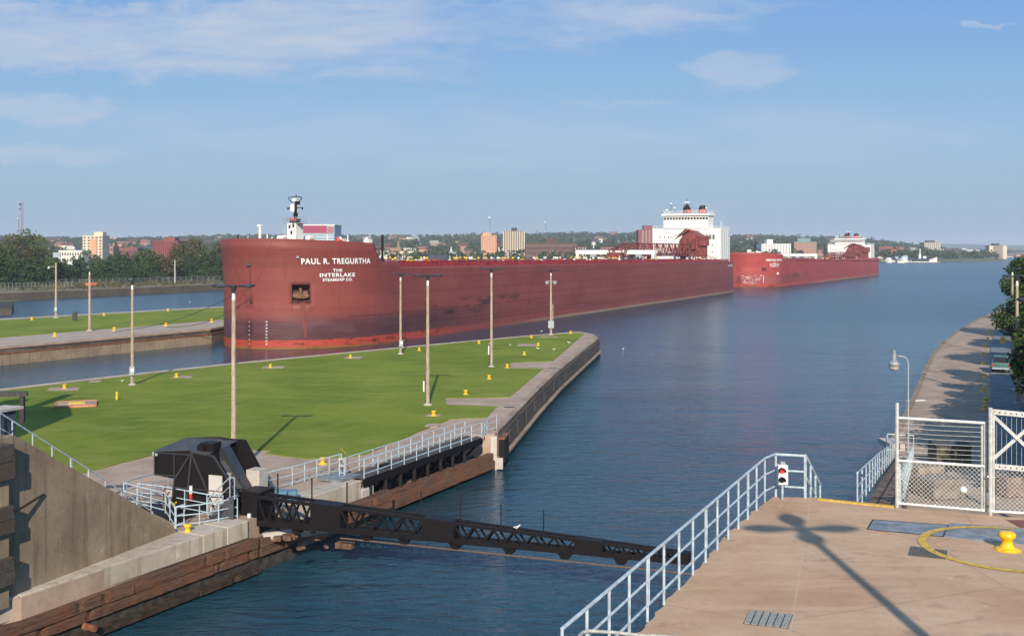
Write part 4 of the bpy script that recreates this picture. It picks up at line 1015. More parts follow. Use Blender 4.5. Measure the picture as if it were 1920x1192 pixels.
top = [(-.1, 386), (-.9, 378.5), (-1.5, 374), (-1.55, 370.8), (-1.3, 369.5), (0, 369), (1.3, 369.5), (1.55, 370.8), (1.4, 374), (.9, 378), (.2, 383)]
b_.path([S1.S(a, w_, zY(y_, yv)) for w_, y_ in top], .085, 6)
b_.box(S1.S(a, .5, zY(381, yv)), (.5, .9, .6), basis=bas1); b_.box(S1.S(a, .1, zY(403, yv)), (.5, .7, .8), basis=bas1); b_.box(S1.S(a, 0, zY(414.5, yv)), (1.4, 1.5, .8), basis=bas1)
b_.tube(S1.S(a, .2, zY(369, yv)), S1.S(a, .2, zY(365, yv)), .1, 6)
fm = b_.build('bow_mast', M_BLACK, ship1)
b_ = MB(); b_.lathe(S1.S(a - .4, -.35, zY(397, yv)), [(.35, 0), (.42, .3), (.42, 1.3), (.25, 1.5)], 10); b_.box(S1.S(a - .2, 0, zY(375, yv)), (.4, .8, .5), basis=bas1); b_.build('radar', M_SHIPWHITE, fm)
b_ = MB(); b_.box(S1.S(a - .1, -.1, zY(411.5, yv)), (1.5, 1.3, .38), basis=bas1); b_.build('orange_band', M_STACKRED, fm)
b_ = MB(); rail_line(b_, [S1.S(a + 1.1, -1.9, zz), S1.S(a - 1.1, -1.9, zz), S1.S(a - 1.1, 1.9, zz), S1.S(a + 1.1, 1.9, zz)], 1.1, 3, .9, .035); b_.box(S1.S(a, 0, zz - .05), (2.4, 4.0, .1), basis=bas1)
b_.bar(S1.S(a - .9, -1.7, zz - .1), S1.S(a - .9, -1.4, fd), .07); b_.bar(S1.S(a - .9, -2.1, zz - .1), S1.S(a - .9, -1.8, fd), .07)
for k in range(8): b_.bar(S1.S(a - .9, -1.7, zz - .3 - .36 * k), S1.S(a - .9, -2.1, zz - .3 - .36 * k), .05)
b_.build('mast_platform', M_GREYBOX, ship1)
for px_, w_ in ((524, 0.), (574.5, 0.)):
    a, c = onC(px_, w_); b_ = MB()
    b_.extrude([S1.S(a, w_ - .95, fd), S1.S(a, w_ - .95, fd + .9), S1.S(a, w_ - .6, fd + 1.75), S1.S(a, w_ + .75, fd + 1.85), S1.S(a, w_ + .9, fd + 1.5), S1.S(a, w_ + .45, fd + .3), S1.S(a, w_ + .3, fd)], ub * 1.5)
    o_ = b_.build('cowl_vent', M_SHIPWHITE, ship1); o_.modifiers.new('b', 'BEVEL').width = .12
a, c = onC(487, 0); b_ = MB(); b_.tube(S1.S(a, 0, fd), S1.S(a, 0, zY(424, c.y)), .26, 8, .18); b_.box(S1.S(a, 0, zY(423, c.y)), (.5, .8, .35), basis=bas1)
for k in range(4): b_.tube(S1.S(a, .25, zY(444 - 5 * k, c.y)), S1.S(a, .45, zY(443 - 5 * k, c.y)), .07, 4)
b_.build('light_mast', M_SHIPWHITE, ship1)
for px_, top_, m_ in ((446, 441, M_BLACK), (465, 440, M_GREYBOX), (501, 440, M_SHIPWHITE), (614, 440, M_SHIPWHITE), (652, 440, M_SHIPWHITE), (510, 444, M_SHIPWHITE), (590, 441, M_GREYBOX)):
    w_ = random.uniform(-6, 4) if px_ > 480 else 0; a, c = onC(px_, w_)
    if a < 1: a = 2.5; w_ = ((px_ - CX) / F * (S1.S(a, 0).y) - S1.S(a, 0).x) / (S1.p.x - (px_ - CX) / F * S1.p.y) ; c = S1.S(a, w_)
    b_ = MB(); b_.lathe(S1.S(a, w_, fd), [(.38, 0), (.34, .9), (.12, 1.0), (.12, max(1.1, zY(top_, c.y) - fd))], 8); b_.build('deck_fitting', m_, ship1)
for px_, m_ in ((637, M_STACKRED), (641, M_SHIPWHITE), (690, M_SHIPWHITE)):
    a, c = onC(px_, 6); b_ = MB(); b_.box(S1.S(a, 6, fd + .7), (1.4, 1.2, .8 if m_ is M_STACKRED else 1.1), basis=bas1); b_.lathe(S1.S(a, 5.6, fd + .9), [(.3, 0), (.4, .3), (.2, .7)], 8); b_.build('winch', m_, ship1)
# stern name
b_ = MB(); vs, fs = text_mesh('PAUL R. TREGURTHA', 1., .03, 0, 1.1)
b_.add([S1.S(286.5 + 8 * x, S1.b + .05, 10.9 + .8 * y) for x, y in vs], fs); b_.build('lettering', M_LETTER, ship1, recalc=False)
# tall stern light pole
b_ = MB(); b_.tube(S1.S(291, 12, S1.deckz(291)), S1.S(291, 12, zY(415, 458)), .12, 6); b_.build('stern_pole', M_SHIPWHITE, ship1)

# ---- second freighter further out
phi = R(28.3); st2 = Vector((264., 766., 0.)); u2 = Vector((math.sin(phi), math.cos(phi), 0)); p2 = Vector((u2.y, -u2.x, 0))
stem2 = st2 - u2 * 298 - p2 * 16
S2 = Ship((stem2.x, stem2.y), phi, 298, 32.0, 20.0, (12.6, 9.9), (20.6, 16.6, 15.7))
ha2 = S2.a_for_px(1632, 14.4)
hop2 = dict(a=ha2 - 11, w=S2.w_for_px(1602, ha2 - 11), hw=5.6, len=9, top=zY(456.5, 735), boom=76, bz=2.0, bh=4.0, rise=0, bdw=-1.)
ship2 = build_ship(S2, 'lake_freighter', 'brighter red freighter further out, its bow hidden behind the stern of the nearer one', M_HULL2,
    dict(hatches=30, hatch_range=(34, 225), seed=12, clutter=60, crane=S2.a_for_px(1531, 14.), crane_h=3.2, house_a=ha2, house_w=14.6, house_l=14,
         house_top=zY(458.5, 735), br_w=9.4, br_l=8, br_top=zY(449, 735), funnels=(-3.4, 3.0), mast_w=-.8, hopper=hop2))
S2.letter('MESABI MINER', 1437, 1466, 485.5, 489.3, ship2, .03, 1.1, 13)
S2.letter('THE', 1449.5, 1455, 492, 493.6, ship2, .04, 1.1, 12)
S2.letter('INTERLAKE', 1443, 1461, 494.3, 496.8, ship2, .04, 1.1, 12)
S2.letter('STEAMSHIP CO.', 1444, 1460, 497.8, 500, ship2, .04, 1.1, 12)
def HP2(t, z, out_=0.):
    a, w_ = S2.out(t, z); a2, w2 = S2.out(t + .004, z); d = (S2.S(a2, w2) - S2.S(a, w_)).normalized(); nr = Vector((d.y, -d.x, 0)); return S2.S(a, w_, z) + nr * out_
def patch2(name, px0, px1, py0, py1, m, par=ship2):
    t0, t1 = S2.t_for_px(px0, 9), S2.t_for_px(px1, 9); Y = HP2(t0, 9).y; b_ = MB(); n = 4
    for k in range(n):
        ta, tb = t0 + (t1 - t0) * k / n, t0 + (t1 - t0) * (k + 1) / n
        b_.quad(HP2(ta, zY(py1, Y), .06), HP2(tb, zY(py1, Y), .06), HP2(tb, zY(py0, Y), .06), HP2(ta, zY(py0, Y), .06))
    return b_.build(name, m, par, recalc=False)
patch2('anchor_pocket', 1428, 1437, 502, 508, mat('pocket_shade_red', (.10, .022, .018)))  # flat patches, recess shade put into their dark red
patch2('anchor_pocket', 1381.5, 1385, 502, 511, mat('pocket_shade_red', (.10, .022, .018)))
patch2('emblem', 1456.5, 1460, 510.5, 515, M_LETTER)
patch2('dark_patch', 1487, 1493, 514, 519, mat('dark_hull_red', (.12, .03, .025)))
random.seed(31)
b_ = MB()
for k in range(46):     # scraped paint showing pale at the forefoot
    px_ = random.uniform(1390, 1426); py_ = random.choice([517, 519.5, 522, 525, 528, 530.5]) + random.uniform(-.8, .8); wpx = random.uniform(.8, 4.5)
    t0, t1 = S2.t_for_px(px_, 4), S2.t_for_px(px_ + wpx, 4); Y = HP2(t0, 4).y; za, zb_ = zY(py_ + .45, Y), zY(py_ - .35, Y)
    b_.quad(HP2(t0, za, .07), HP2(t1, za, .07), HP2(t1, zb_, .07), HP2(t0, zb_, .07))
for px_ in (1431,):
    t0, t1 = S2.t_for_px(px_, 4), S2.t_for_px(px_ + 1.1, 4); Y = HP2(t0, 4).y; b_.quad(HP2(t0, zY(531, Y), .07), HP2(t1, zY(531, Y), .07), HP2(t1, zY(517, Y), .07), HP2(t0, zY(517, Y), .07))
b_.build('scraped_paint', mat('scraped_paint', (.72, .55, .50), .7, 0, .2, .8), ship2, recalc=False)
a = S2.a_for_px(1416, 0); b_ = MB(); Y = S2.S(a, 0).y; bas2 = (S2.u, S2.p, Vector((0, 0, 1)))
b_.tube(S2.S(a, 0, 15.6), S2.S(a, 0, zY(449, Y)), .35, 6, .2); b_.tube(S2.S(a, -2.2, zY(458, Y)), S2.S(a, 2.2, zY(458, Y)), .13, 5); b_.tube(S2.S(a, -1.9, zY(458, Y)), S2.S(a, -1.5, zY(452, Y)), .15, 5); b_.tube(S2.S(a, 1.9, zY(458, Y)), S2.S(a, .6, zY(453, Y)), .15, 5); b_.box(S2.S(a, 0, zY(462, Y)), (.8, 1.0, 1.0), basis=bas2)
b_.build('bow_mast', M_BLACK, ship2)
for px_, w_, h_ in ((1405, 0, 2.6), (1419, 0, 2.0), (1424, 0, 1.6), (1412, 0, 1.4)):
    a = S2.a_for_px(px_, w_); b_ = MB(); b_.box(S2.S(max(a, 3), w_, 15.4 + h_ / 2), (1.6, 1.6, h_), basis=bas2); b_.build('deck_fitting', M_SHIPWHITE, ship2)
# ---------------------------------------------------------------- city ground, hills, trees
shore = [(-900, -100), (-420, -100), (-178, 371), (-127, 474), (-40, 680), (60, 860), (200, 1090), (380, 1330), (510, 1490), (600, 1535), (700, 1580), (790, 1700), (880, 1915), (930, 2250), (1250, 3000), (2300, 4700), (4200, 7000)]
def shore_d(x, y):
    best = 1e9; sg = 1
    for i in range(len(shore) - 1):
        ax, ay = shore[i]; bx_, by_ = shore[i + 1]; dx_, dy_ = bx_ - ax, by_ - ay; L2 = dx_ * dx_ + dy_ * dy_
        t = max(0, min(1, ((x - ax) * dx_ + (y - ay) * dy_) / L2)); px_, py_ = ax + t * dx_, ay + t * dy_
        d = math.hypot(x - px_, y - py_)
        if d < best: best = d; sg = 1 if (dx_ * (y - ay) - dy_ * (x - ax)) > 0 else -1
    return best * sg
def sm(v, a, b):
    t = max(0., min(1., (v - a) / (b - a))); return t * t * (3 - 2 * t)
def landz(x, y):
    d = shore_d(x, y)
    if d < 0: return max(-6, d * .3)
    k = x / max(y, 1)
    high = 47 - 30 * sm(k, .30, .43) + 5 * math.sin(x * .0021 + 1) + 3 * math.sin(x * .0067)
    base = min(2.5, d * .12 + .15) + 12 * sm(y, 1000, 1900) * sm(k, .42, .2)
    return base + (high - 12) * sm(y, 1500, 3300) + 2.0 * math.sin(x * .01) * math.sin(y * .008) * sm(y, 900, 1500)
b_ = MB(); KS = [-.80 + 1.75 * i / 150 for i in range(151)]; YS = [300, 380, 450, 520, 600, 680] + [760 + 75 * i for i in range(18)] + [2110 + 160 * i for i in range(14)] + [4600, 5400, 6500]
for y in YS:
    for k in KS: b_.v.append(Vector((k * y, y, landz(k * y, y))))
n = len(KS)
for j in range(len(YS) - 1):
    for i in range(n - 1): b_.f.append((j * n + i, j * n + i + 1, (j + 1) * n + i + 1, (j + 1) * n + i))
struct('city_ground', b_, mat('city_ground', (.07, .09, .035), .95, 0, .4, .02, c2=(.12, .11, .07)), smooth=True)
# far ridge
b_ = MB(); n = 60
for j, (y, hh) in enumerate(((6800, -5), (7600, 40), (9000, 66), (12000, 60))):
    for i in range(n + 1):
        k = -.9 + 1.9 * i / n; b_.v.append(Vector((k * y, y, hh - (12 * sm(k, .2, .6) if hh > 0 else 0) + (6 * math.sin(i * .9 + j) + 4 * math.sin(i * 2.3) if hh > 0 else 0))))
for j in range(3):
    for i in range(n): b_.f.append((j * (n + 1) + i, j * (n + 1) + i + 1, (j + 1) * (n + 1) + i + 1, (j + 1) * (n + 1) + i))
struct('hills', b_, mat('far_woods', (.035, .06, .02), .95, 0, .3, .006), smooth=True)

def m_leaf(name, c1, c2, c3=None, sc_=.5):
    m, t = newmat(name); P = t.pos()
    r = t.n('ShaderNodeNewGeometry').outputs['Random Per Island']
    c = t.mix(t.step(t.noise(P, sc_, 3, .6), .35, .65), c1, c2)
    if c3: c = t.mix(t.step(r, .72, .9), c, c3)
    c = t.mix(t.m('MULTIPLY', r, .45), c, tuple(x * .45 for x in c1))
    t.put(t.p.inputs['Base Color'], c); t.p.inputs['Roughness'].default_value = .75; t.p.inputs['Specular IOR Level'].default_value = .2
    return m
M_BARK = mat('bark', (.10, .075, .055), .9, 0, .3, 3)
M_PINE = m_leaf('pine_needles', (.022, .048, .014), (.038, .072, .018), (.06, .09, .025))
M_OAK = m_leaf('broad_leaves', (.040, .075, .014), (.075, .115, .022), (.12, .13, .03))
M_BROWN = m_leaf('brownish_leaves', (.075, .075, .022), (.105, .085, .03), (.14, .10, .04))
M_MAPLE = m_leaf('maple_leaves', (.020, .050, .008), (.040, .082, .012), (.10, .13, .025), 1.2)
M_REDLEAF = m_leaf('red_leaves', (.20, .035, .015), (.26, .06, .02), (.10, .09, .02), 1.2)
M_FARWOOD = m_leaf('wood_leaves', (.030, .055, .016), (.055, .080, .022), (.085, .095, .035), .02)
def leaf_quad(b_, c, s_, rnd, up=.35):
    n = Vector((rnd.gauss(0, 1), rnd.gauss(0, 1), rnd.gauss(0, 1) + up)).normalized()
    u = n.cross(Vector((rnd.gauss(0, 1), rnd.gauss(0, 1), rnd.gauss(0, 1)))).normalized(); v = n.cross(u)
    a = s_ * rnd.uniform(.6, 1.2); b = s_ * rnd.uniform(.5, 1)
    o = len(b_.v); b_.v += [c - u * a, c - v * b * .8, c + u * a, c + v * b]; b_.f.append((o, o + 1, o + 2, o + 3))
def make_tree(name, label, kind, H, Wd, loc, seed, nleaf=1500, leaf=.45, m=M_OAK, trunk=.28, group=None, base=.15):
    rnd = random.Random(seed); root = thing(name, label, 'tree', loc, group)
    org = Vector(loc)
    b_ = MB(); tp = [Vector((0, 0, 0))]
    for k in range(1, 5): tp.append(Vector((rnd.uniform(-.03, .03) * H, rnd.uniform(-.03, .03) * H, H * k / 4.6)))
    for k in range(4): b_.tube(org + tp[k], org + tp[k + 1], trunk * (1 - k * .2), 8, trunk * (1 - (k + 1) * .2))
    clumps = []
    if kind == 'pine':
        nc = 26
        for k in range(nc):
            f = base + (1 - base) * (k + .5) / nc; r = Wd / 2 * (1 - f) ** .7 * rnd.uniform(.6, 1.15) + .4; an = rnd.uniform(0, 6.28)
            c = Vector((math.cos(an) * r * .55, math.sin(an) * r * .55, H * f)); clumps.append((c, max(.7, r * .62), .45))
            if k % 2: b_.tube(org + Vector((0, 0, H * f * .92)), org + c, .08, 4, .03)
    else:
        nc = 20
        for k in range(nc):
            an = rnd.uniform(0, 6.28); f = rnd.uniform(base + .12, .93); pr = math.sin(min(1, (f - base) / (1 - base) * 1.05) * math.pi) ** .5
            r = Wd / 2 * pr * rnd.uniform(.2, .85); c = Vector((math.cos(an) * r, math.sin(an) * r, H * f)); clumps.append((c, Wd * rnd.uniform(.12, .24), .75))
            if k % 2 == 0: b_.tube(org + Vector((0, 0, H * max(base, f * .6))), org + c, .13 * trunk / .28, 5, .04)
    b_.build('trunk', M_BARK, root)
    cb_ = MB(); tot = sum(c[1] ** 2 for c in clumps)
    for c, r, fl in clumps:
        for _ in range(int(nleaf * r * r / tot)):
            d = Vector((rnd.gauss(0, 1), rnd.gauss(0, 1), rnd.gauss(0, 1))).normalized() * r * rnd.uniform(.55, 1.08); d.z *= fl
            leaf_quad(cb_, org + c + d, leaf, rnd)
    cb_.build('crown', m, root, recalc=False)
    return root
# row of trees on the far bank at the left: (px, top y, depth, kind, width m)
specs = [(-8, 452, 455, 'o', 22), (16, 446, 470, 'b', 20), (44, 433, 480, 'o', 22), (62, 440, 500, 'b', 18), (30, 468, 440, 'p', 16), (4, 474, 425, 'p', 16), (70, 478, 450, 'p', 13), (88, 482, 470, 'o', 12),
         (104, 480, 500, 'p', 11), (120, 485, 480, 'p', 11), (138, 480, 500, 'p', 12), (152, 483, 520, 'p', 11), (172, 494, 500, 'p', 9), (188, 488, 510, 'o', 11), (204, 482, 500, 'p', 13), (222, 470, 520, 'p', 14),
         (238, 474, 500, 'p', 13), (254, 478, 520, 'p', 12), (272, 466, 540, 'o', 15), (284, 475, 510, 'p', 12), (300, 480, 530, 'b', 14), (318, 474, 520, 'b', 13), (334, 470, 540, 'p', 14), (350, 456, 560, 'b', 18),
         (368, 450, 570, 'b', 20), (362, 470, 530, 'p', 13), (384, 460, 560, 'p', 15), (400, 462, 540, 'p', 14), (414, 455, 560, 'b', 17), (424, 468, 530, 'p', 14), (438, 460, 560, 'p', 15), (54, 486, 430, 'p', 11), (-30, 455, 430, 'p', 15)]
words = {'p': ('pine_tree', 'dark green pine'), 'o': ('leafy_tree', 'green leafy tree'), 'b': ('leafy_tree', 'olive brown leafy tree')}
refs = [(40, 'under the lattice mast at the far left'), (90, 'left of the low white building'), (150, 'below the low white building'), (200, 'right of the cream tower foot'), (262, 'between the cream tower and the red building'), (325, 'below the red brick building'), (380, 'right of the red brick building'), (460, 'just left of the front freighter bow')]
seen = {}
ords = ['', 'second ', 'third ', 'fourth ', 'fifth ', 'sixth ', 'seventh ', 'eighth ']
protos = {}
for i, (px_, ty, Y, k, wd) in enumerate(sorted(specs, key=lambda s_: s_[0])):
    nm, desc = words[k]; ref = [r for x, r in refs if px_ <= x][0]; key = (desc, ref); seen[key] = seen.get(key, 0) + 1
    lab = (ords[seen[key] - 1] + desc if seen[key] > 1 else desc) + ' on the far bank ' + ref
    if seen[key] > 1: lab = ords[seen[key] - 1] + desc + ' from the left ' + ref
    elif sum(1 for s_ in specs if s_[3] == k and [r for x, r in refs if s_[0] <= x][0] == ref) > 1: lab = 'first ' + desc + ' from the left ' + ref
    X = (px_ - CX) / F * Y; H = zY(ty, Y) - 2.7
    make_tree(nm, lab, 'pine' if k == 'p' else 'oak', H, wd, (X, Y, 2.7), 100 + i, 1500 if k == 'p' else 1900, .55, {'p': M_PINE, 'o': M_OAK, 'b': M_BROWN}[k], .35, 'trees along the far bank', .1 if k == 'p' else .14)
# shrubs and weeds along the far bank, orange netting, fence
random.seed(17); b_ = MB()
for _ in range(900):
    px_ = random.uniform(-40, 440); Y = random.uniform(400, 500); X = (px_ - CX) / F * Y
    if shore_d(X, Y) < 5: continue
    c = Vector((X, Y, 2.9)); r = random.uniform(.4, 1.4)
    for _k in range(5): leaf_quad(b_, c + Vector((random.uniform(-r, r), random.uniform(-r, r), random.uniform(0, r * .8))), .5, random)
tag(b_.build('undergrowth', M_BROWN, recalc=False), 'low brownish scrub growing along the far bank', 'undergrowth', kind='stuff')
b_ = MB()
for px_, w_ in ((163, 6), (172, 8), (180, 5)): c = atY(px_, 528, 452); b_.box((c.x, c.y, 3.3), (w_ * .24, .3, 1.2), rz=.1)
tag(b_.build('safety_netting', mat('orange_netting', (.65, .12, .04), .8), loc=atY(172, 528, 452)), 'strip of orange safety netting in the scrub on the far bank', 'netting')
M_FENCE = mat('fence_grey', (.26, .27, .25), .6, .2)
def mesh_fence(name, label, P0, P1, n, h=2.4):
    root = thing(name, label, 'fence', P0); P0, P1 = Vector(P0), Vector(P1)
    for k in range(n + 1):
        p = P0.lerp(P1, k / n); b_ = MB(); b_.tube(p, p + Vector((0, 0, h)), .09, 5); b_.build('post', M_FENCE, root)
    b_ = MB()
    for z in (.1, h * .5, h - .05): b_.tube(P0 + Vector((0, 0, z)), P1 + Vector((0, 0, z)), .035, 4)
    b_.build('rail', M_FENCE, root)
    b_ = MB(); m_ = int((P1 - P0).length / .5)
    for k in range(m_): p = P0.lerp(P1, k / m_); b_.tube(p, p + Vector((0, 0, h)), .018, 3, caps=False)
    b_.build('mesh_wire', M_FENCE, root)
mesh_fence('chain_link_fence', 'pale post and mesh fence at the left end of the far bank', (*atY(-20, 540, 400)[:2], 2.8), (*atY(134, 536, 418)[:2], 2.8), 22, 2.6)
mesh_fence('chain_link_fence', 'long low fence in front of the pines on the far bank', (*atY(84, 526, 455)[:2], 2.8), (*atY(412, 520, 520)[:2], 2.8), 28, 2.4)
b_ = MB(); random.seed(4)
for k in range(22):
    p = atY(random.uniform(345, 420), 530, random.uniform(475, 500)); b_.box((p.x, p.y, 3.1), (random.uniform(1, 4), 1.2, random.uniform(.4, 1)), rz=random.uniform(0, 3))
tag(b_.build('dock_rubble', M_STONE, loc=atY(380, 530, 487)), 'dark heap of old dock timber and stone near the bow of the front freighter', 'rubble', kind='stuff')

# far woodland over the hills: one mass
random.seed(23); b_ = MB(); cnt = 0
while cnt < 5200:
    k = random.uniform(-.56, .56); y = 850 + (3700 - 850) * random.random() ** .85; x = k * y
    if shore_d(x, y) < 25: continue
    if y < 1500 and random.random() < .50: continue
    z = landz(x, y); h = random.uniform(8, 15) * (1.25 if random.random() < .12 else 1); cnt += 1
    r = h * .5; c = Vector((x, y, z + h * .55)); ls = 1.5 + y / 1700.
    for _ in range(30 if y < 2200 else 22):
        d = Vector((random.gauss(0, 1), random.gauss(0, 1) * .8, random.gauss(0, 1))).normalized() * r * random.uniform(.5, 1.05); d.z *= .85
        leaf_quad(b_, c + d, ls, random, .6)
tag(b_.build('hillside_woods', M_FARWOOD, recalc=False), 'wooded hills behind the town across the river', 'woods', kind='stuff')
b_ = MB(); cnt = 0
while cnt < 1500:      # woods on the low far shore at the right
    k = random.uniform(.33, .60); y = random.uniform(1650, 5200); x = k * y
    if shore_d(x, y) < 12: continue
    cnt += 1; z = landz(x, y); h = random.uniform(7, 12); c = Vector((x, y, z + h * .5))
    for _ in range(16):
        d = Vector((random.gauss(0, 1), random.gauss(0, 1), random.gauss(0, 1) * .7)).normalized() * h * .55 * random.uniform(.5, 1.05); leaf_quad(b_, c + d, 2 + y / 2500., random, .6)
tag(b_.build('far_shore_woods', M_FARWOOD, recalc=False), 'low woods along the far shore at the right', 'woods', kind='stuff')

# ---------------------------------------------------------------- town buildings
M_WIN = mat('window_dark', (.05, .055, .065), .3, 0, .2, .3)
def building(name, label, px0, px1, ytop, Y, depth, m, floors=0, cols=0, side_cols=0, roof=None, rz=0., zbase=None, winm=M_WIN, win=(.5, .45), cat='building', top=None, topm=None, ribs=None, balc=None, group=None, span=(0, 1)):
    x0 = (px0 - CX) / F * Y; x1 = (px1 - CX) / F * Y; w_ = x1 - x0; zt = zY(ytop, Y); zb = zbase if zbase is not None else max(1, landz((x0 + x1) / 2, Y + depth / 2)) - 1
    root = thing(name, label, cat, ((x0 + x1) / 2, Y, zb), group); root.rotation_euler = (0, 0, rz)
    O = Vector(root.location); hw = w_ / 2
    b_ = MB(); b_.box(O + Vector((0, depth / 2, (zt - zb) / 2)), (w_, depth, zt - zb)); wall = b_.build('wall', m, root)
    b_ = MB(); b_.box(O + Vector((0, depth / 2, zt - zb + .35)), (w_ + .5, depth + .5, .7)); rf = b_.build('roof', roof or m, root)
    if top:
        f0, f1, hh = top; b_ = MB(); b_.box(O + Vector((-hw + w_ * (f0 + f1) / 2, depth * .45, zt - zb + hh / 2 + .7)), (w_ * (f1 - f0), depth * .5, hh)); b_.build('roof_block', topm or m, root)
    if floors and cols:
        n = 0; fh = (zt - zb) / floors; proto = None
        ww, wh = w_ * (span[1] - span[0]) / cols * win[0], fh * win[1]
        for f in range(floors - 1, -1, -1):
            for c in range(cols):
                if n >= 96: break
                n += 1; P_ = O + Vector((-hw + w_ * (span[0] + (span[1] - span[0]) * (c + .5) / cols), -.04, fh * (f + .52)))
                if proto is None:
                    b_ = MB(); b_.box(P_, (ww, .12, wh)); proto = b_.build('window', winm, root); base_ = P_
                else:
                    o = proto.copy(); col.objects.link(o); o.parent = root; o.location = P_ - base_
    if ribs:
        for c in range(ribs[0] + 1):
            b_ = MB(); b_.box(O + Vector((-hw + w_ * c / ribs[0], -.35, (zt - zb) / 2)), (w_ / ribs[0] * ribs[1], .7, zt - zb + .6)); b_.build('rib', ribs[2], root)
    if balc:
        fh = (zt - zb) / floors
        for f in range(1, floors):
            b_ = MB(); b_.box(O + Vector((0, -.5, fh * f)), (w_ * balc, 1.0, .35)); b_.build('balcony_slab', m, root)
    return root
brickR = mat('town_brick_red', (.22, .065, .06), .8, 0, .15, .2); brickD = mat('town_brick_dark', (.105, .050, .038), .85, 0, .2, .2); cream = mat('town_cream', (.60, .50, .36), .8, 0, .06, .2)
peach = mat('town_peach', (.58, .30, .17), .8, 0, .08, .2); pale = mat('town_pale', (.62, .60, .52), .8, 0, .06, .2); greyc = mat('town_grey', (.30, .28, .25), .8, 0, .1, .2)
dkroof = mat('town_dark_roof', (.05, .05, .055), .8); teal = mat('teal_roof', (.15, .25, .25), .7); redroof = mat('faded_red_roof', (.22, .10, .075), .8); houseb = mat('house_brick', (.24, .13, .10), .8); tanb = mat('town_tan_brick', (.34, .19, .13), .8, 0, .1, .2); orange = mat('town_orange_brick', (.33, .09, .05), .8, 0, .15, .2); purple = mat('maroon_panel', (.30, .035, .09), .6)
bluew = mat('pale_blue_cladding', (.34, .46, .55), .6, 0, .1, .3)
building('tower_block', 'cream tower block with peach centre strip and windows, left of the front freighter', 155, 192, 443, 900, 16, cream, 11, 5, win=(.5, .5), roof=cream, top=(.5, .95, 3), zbase=2)
building('centre_strip', 'x', 168, 181, 448, 899.0, 1, peach, zbase=2)
bs = bpy.data.objects['centre_strip']; par = bpy.data.objects['tower_block']
for ch in list(bs.children):
    if ch.name.startswith('wall'): ch.name = 'peach_strip'; ch.parent = par; ch.location = bs.location - par.location
    else: bpy.data.objects.remove(ch)
bpy.data.objects.remove(bs)
building('low_building', 'long low white building left of the cream tower', 110, 154, 471, 880, 20, pale, 3, 9, zbase=2)
building('stepped_building', 'small white stepped building behind the long low white one', 126, 140, 464, 930, 12, pale, 4, 4, zbase=2)
building('office_block', 'red brick block with stepped roof and vertical window strips at the left', 287, 333, 453, 900, 26, brickR, 0, 0, zbase=2, ribs=(12, .45, mat('rib_brick', (.17, .035, .035), .8)), top=(.34, .80, 3.2), roof=brickR)
building('brick_house', 'small tan brick building with two chimneys right of the cream tower', 197, 212, 463, 950, 14, tanb, 4, 3, zbase=2, top=(.8, 1.0, 3))
building('brick_house', 'small dark red roofed building between the cream tower and the red block', 224, 258, 465, 1000, 18, brickR, 2, 8, zbase=2)
building('arena_building', 'maroon topped pale blue building behind the bow of the front freighter', 567, 627, 423, 640, 26, bluew, 0, 0, zbase=2, roof=pale, rz=0)
ar = [o for o in bpy.data.objects if o.name.startswith('arena_building')][0]; O = Vector(ar.location)
b_ = MB(); Yb = 640; b_.box(Vector((atY(590, 0, Yb).x, Yb - .2, (zY(423, Yb) + zY(437, Yb)) / 2)), (46 * .32, .5, 14 * .32)); b_.build('maroon_panel', purple, ar)
b_ = MB(); b_.box(Vector((atY(620, 0, Yb).x, Yb - .2, (zY(425, Yb) + zY(437, Yb)) / 2)), (12 * .32, .5, 12 * .32)); b_.build('panel', mat('dull_rose', (.36, .14, .15), .7), ar)
for k in range(6):
    b_ = MB(); z = zY(438 + k * 3, Yb); b_.box(Vector((atY(597, 0, Yb).x, Yb - .3, z)), (60 * .32, .5, .22)); b_.build('cladding_band', M_SHIPWHITE if k % 2 == 0 else M_GREYBOX, ar)
building('tower_block', 'salmon pink tower block in the middle of the town', 902, 931, 442, 1300, 20, peach, 10, 6, top=(.1, .62, 3), win=(.35, .4), zbase=3)
building('tower_block', 'concrete tower with dark and pale vertical stripes beside the salmon tower', 944, 983, 434, 1300, 24, mat('stripe_dark', (.16, .13, .10), .8), 0, 0, ribs=(9, .42, cream), zbase=3, top=(.38, .66, 4), topm=dkroof)
building('hospital_block', 'long dark brown brick building with a higher middle, right of the striped tower', 985, 1082, 456, 1150, 30, brickD, 4, 20, zbase=3, win=(.5, .35), winm=mat('dull_window', (.16, .12, .10), .6), top=(.38, .63, 5), topm=brickD)
building('annex_building', 'brick annex with pale windows right of the long brown building', 1077, 1100, 463, 1100, 16, brickD, 5, 5, zbase=3, winm=pale, win=(.4, .5))
building('tower_block', 'dark red brick high rise with pale balconies beside the freighter house', 1197, 1240, 432, 1300, 24, brickR, 16, 6, zbase=3, winm=pale, win=(.45, .28), top=(.24, .62, 5.5), span=(.12, 1))
building('apartment_block', 'white apartment block with many dark windows above the second freighter bow', 1428, 1483, 458, 1480, 30, M_SHIPWHITE, 9, 10, zbase=2, win=(.5, .5), top=(.22, .42, 6))
building('apartment_block', 'tan brick apartment tower with teal roof above the second freighter', 1489, 1531, 454, 1480, 26, tanb, 9, 6, zbase=2, roof=teal, top=(.2, .78, 5), topm=teal, win=(.35, .4), winm=mat('win_soft', (.16, .15, .14), .6))
building('tower_block', 'grey ribbed tower on the far shore behind the museum ship', 1734, 1762, 455, 2300, 30, mat('stripe_mid', (.26, .22, .18), .8), 0, 0, ribs=(7, .4, cream), zbase=8, top=(.25, .75, 4), topm=dkroof)
